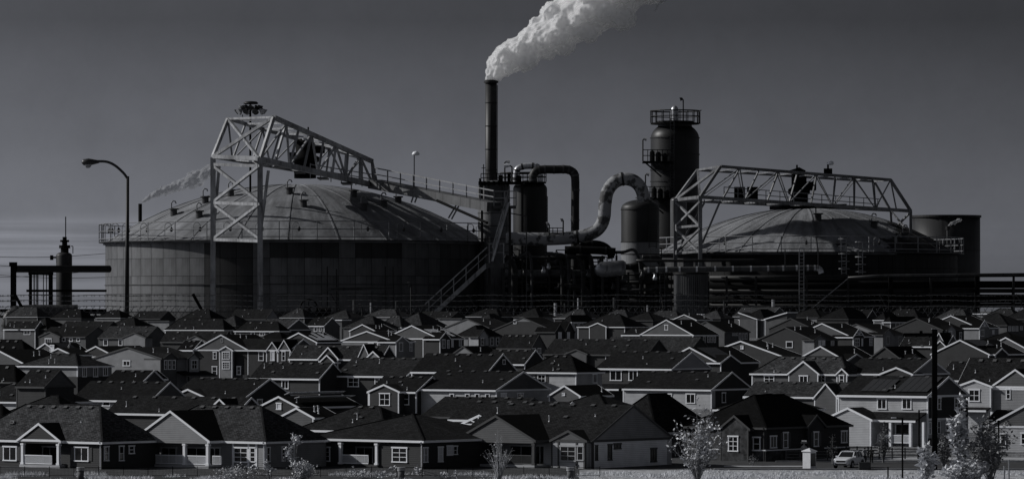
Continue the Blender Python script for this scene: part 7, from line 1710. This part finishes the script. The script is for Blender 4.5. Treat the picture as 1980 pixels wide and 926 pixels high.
    # thin black iron fence in front of the bungalows
    for (x0, x1, lab) in ((0, 620, 'thin black iron fence before the two leftmost bungalows'), (620, 1160, 'thin black iron fence before the bungalows at the centre')):
        t = base_thing('iron_fence', lab, 'fence', (x0 + x1) / 2, 922); s = ground_s(922); a = (x1 - x0) / s / 2
        for z in (.15, .95): mb = MB(); mb.box(-a, a, -.02, .02, z, z + .04); mb.build('fence_rail', M_BLACK, t)
        pm = MB(); pm.box(-.03, .03, -.03, .03, 0, 1.1); pm = pm.mesh('fence_post', M_BLACK); n = int(2 * a / 2.4)
        for i in range(n + 1): link('fence_post', pm, t, (-a + 2 * a * i / n, 0, 0))
        mb = MB(); k = -a
        while k < a: mb.box(k, k + .015, -.008, .008, .15, .97); k += .14
        o = mb.build('pickets', M_BLACK, t); o['kind'] = 'stuff'
    # split rail fences by the porch
    for (x0, x1, yb, lab) in ((1636, 1700, 884, 'left run of dark split rail fence before the wide porch'), (1700, 1775, 887, 'right run of dark split rail fence before the wide porch'), (1520, 1600, 892, 'dark rail fence against the black-roofed stone house')):
        t = base_thing('rail_fence', lab, 'fence', (x0 + x1) / 2, yb); s = ground_s(yb); a = (x1 - x0) / s / 2; n = 4
        for i in range(n): mb = MB(); x = -a + 2 * a * i / (n - 1); mb.box(x - .07, x + .07, -.07, .07, 0, 1.25); mb.build('fence_post', noisy('weathered_rail', .07, .3, 3), t)
        for z in (.4, .75, 1.05): mb = MB(); mb.box(-a, a, -.1, -.05, z, z + .11); mb.build('fence_rail', noisy('weathered_rail', .07), t)
    # weeds, shrubs and young trees
    flower_stalk('tall weed with pale seed heads before the gap beside the recessed-porch bungalow', 572, 930, [(570, 846, 9), (575, 854, 9), (558, 877, 9), (566, 888, 8), (562, 868, 7), (583, 905, 10), (597, 903, 7)], 4, M_LEAF)
    flower_stalk('low weed with pale seed heads left of the tallest weed', 520, 930, [(513, 895, 7), (519, 903, 8), (484, 908, 8), (527, 908, 6)], 5, M_LEAF)
    flower_stalk('low bright weeds under the railed porch of the third bungalow', 690, 932, [(684, 912, 7), (700, 914, 7), (744, 915, 6), (760, 905, 5), (736, 920, 7)], 6, M_LEAF)
    flower_stalk('low bright weeds below the side wall of the third bungalow', 865, 932, [(858, 918, 7), (866, 920, 7), (880, 915, 6), (805, 905, 5), (808, 912, 5)], 7, M_LEAF)
    shrub('thick pale weeds bunched at the foot of the tallest weed', 585, 934, 44, 70, 24, 900, .22, M_LEAF, 8, name='weed_clump', cat='weeds', thick=.025)
    shrub('low pale weeds before the pale gabled bungalow', 450, 934, 22, 130, 26, 600, .2, M_LEAF, 18, name='weed_clump', cat='weeds', thick=.02)
    shrub('bare twiggy shrub before the wide dark gable porch', 965, 932, 104, 62, 26, 160, .16, M_LEAF, 12, bark=M_TWIG, name='bare_shrub', thick=.035)
    shrub('leafy shrub rising before the half hidden hip roof, right of centre', 1348, 934, 160, 124, 44, 560, .38, M_LEAF, 14, bark=M_BARK, tips=(.3, 1), thick=.05)
    shrub('tall bright sapling with hanging pale leaves, right of the thick lamp post', 1858, 936, 182, 38, 8, 480, .62, M_LEAF, 16, name='young_tree', cat='tree', tips=(.15, 1), thick=.06, upright=.6)
    shrub('bright low bush against the foot of the thick lamp post', 1790, 936, 86, 42, 9, 300, .6, M_LEAF, 17, tips=(.15, 1))
    shrub('broad grey bush right of the bright sapling', 1915, 936, 148, 120, 34, 950, .38, M_LEAF2, 19, tips=(.25, 1))
    shrub('bright weeds in front of the bright sapling', 1870, 940, 46, 110, 24, 700, .48, M_LEAF, 20, name='weed_clump', cat='weeds', thick=.03)
    shrub('small dark tree with bright top leaves before the wide porch', 1708, 894, 80, 34, 12, 420, .24, M_LEAF2, 22, name='young_tree', cat='tree', thick=.05)
    shrub('small round tree just right of the thick lamp post', 1824, 905, 72, 40, 14, 800, .25, M_LEAF2, 23, name='young_tree', cat='tree', thick=.06)
    shrub('thin dark conifer-like sapling before the black-roofed stone house', 1610, 896, 58, 24, 9, 300, .2, noisy('leaf_dark', .05, .3, 1, .8, .2), 24, name='young_tree', cat='tree', thick=.04)
    shrub('small dark sapling in the garden behind the big leafy shrub', 1455, 900, 20, 30, 8, 120, .15, M_LEAF2, 25, thick=.02)
    for i, (px, py, h, lab) in enumerate(((1951, 930, 42, 'pale stake at the right edge of the grass'), (1942, 926, 26, 'short white marker right of the grey bush'), (1717, 926, 24, 'thin dark stake in the grass before the street'), (1786, 910, 22, 'white marker post behind the bright low bush'), (1361, 905, 14, 'short white post behind the leafy shrub'))):
        t = base_thing('stake', lab, 'post', px, py, 'stakes and markers in the grass'); s = ground_s(py); mb = MB(); mb.box(-.07, .07, -.07, .07, 0, h / s); mb.box(-.09, .09, -.09, .09, h / s - .1, h / s); mb.build('stake', TRIM['m'] if i != 2 else M_STEEL, t)

front_row()
mid_rows()
upper_rows()
build_tanks()
build_truss_left()
build_truss_right()
build_bridge_stairs()
build_process()
build_racks()
build_clutter()
build_fence()
build_smoke()
build_foreground()
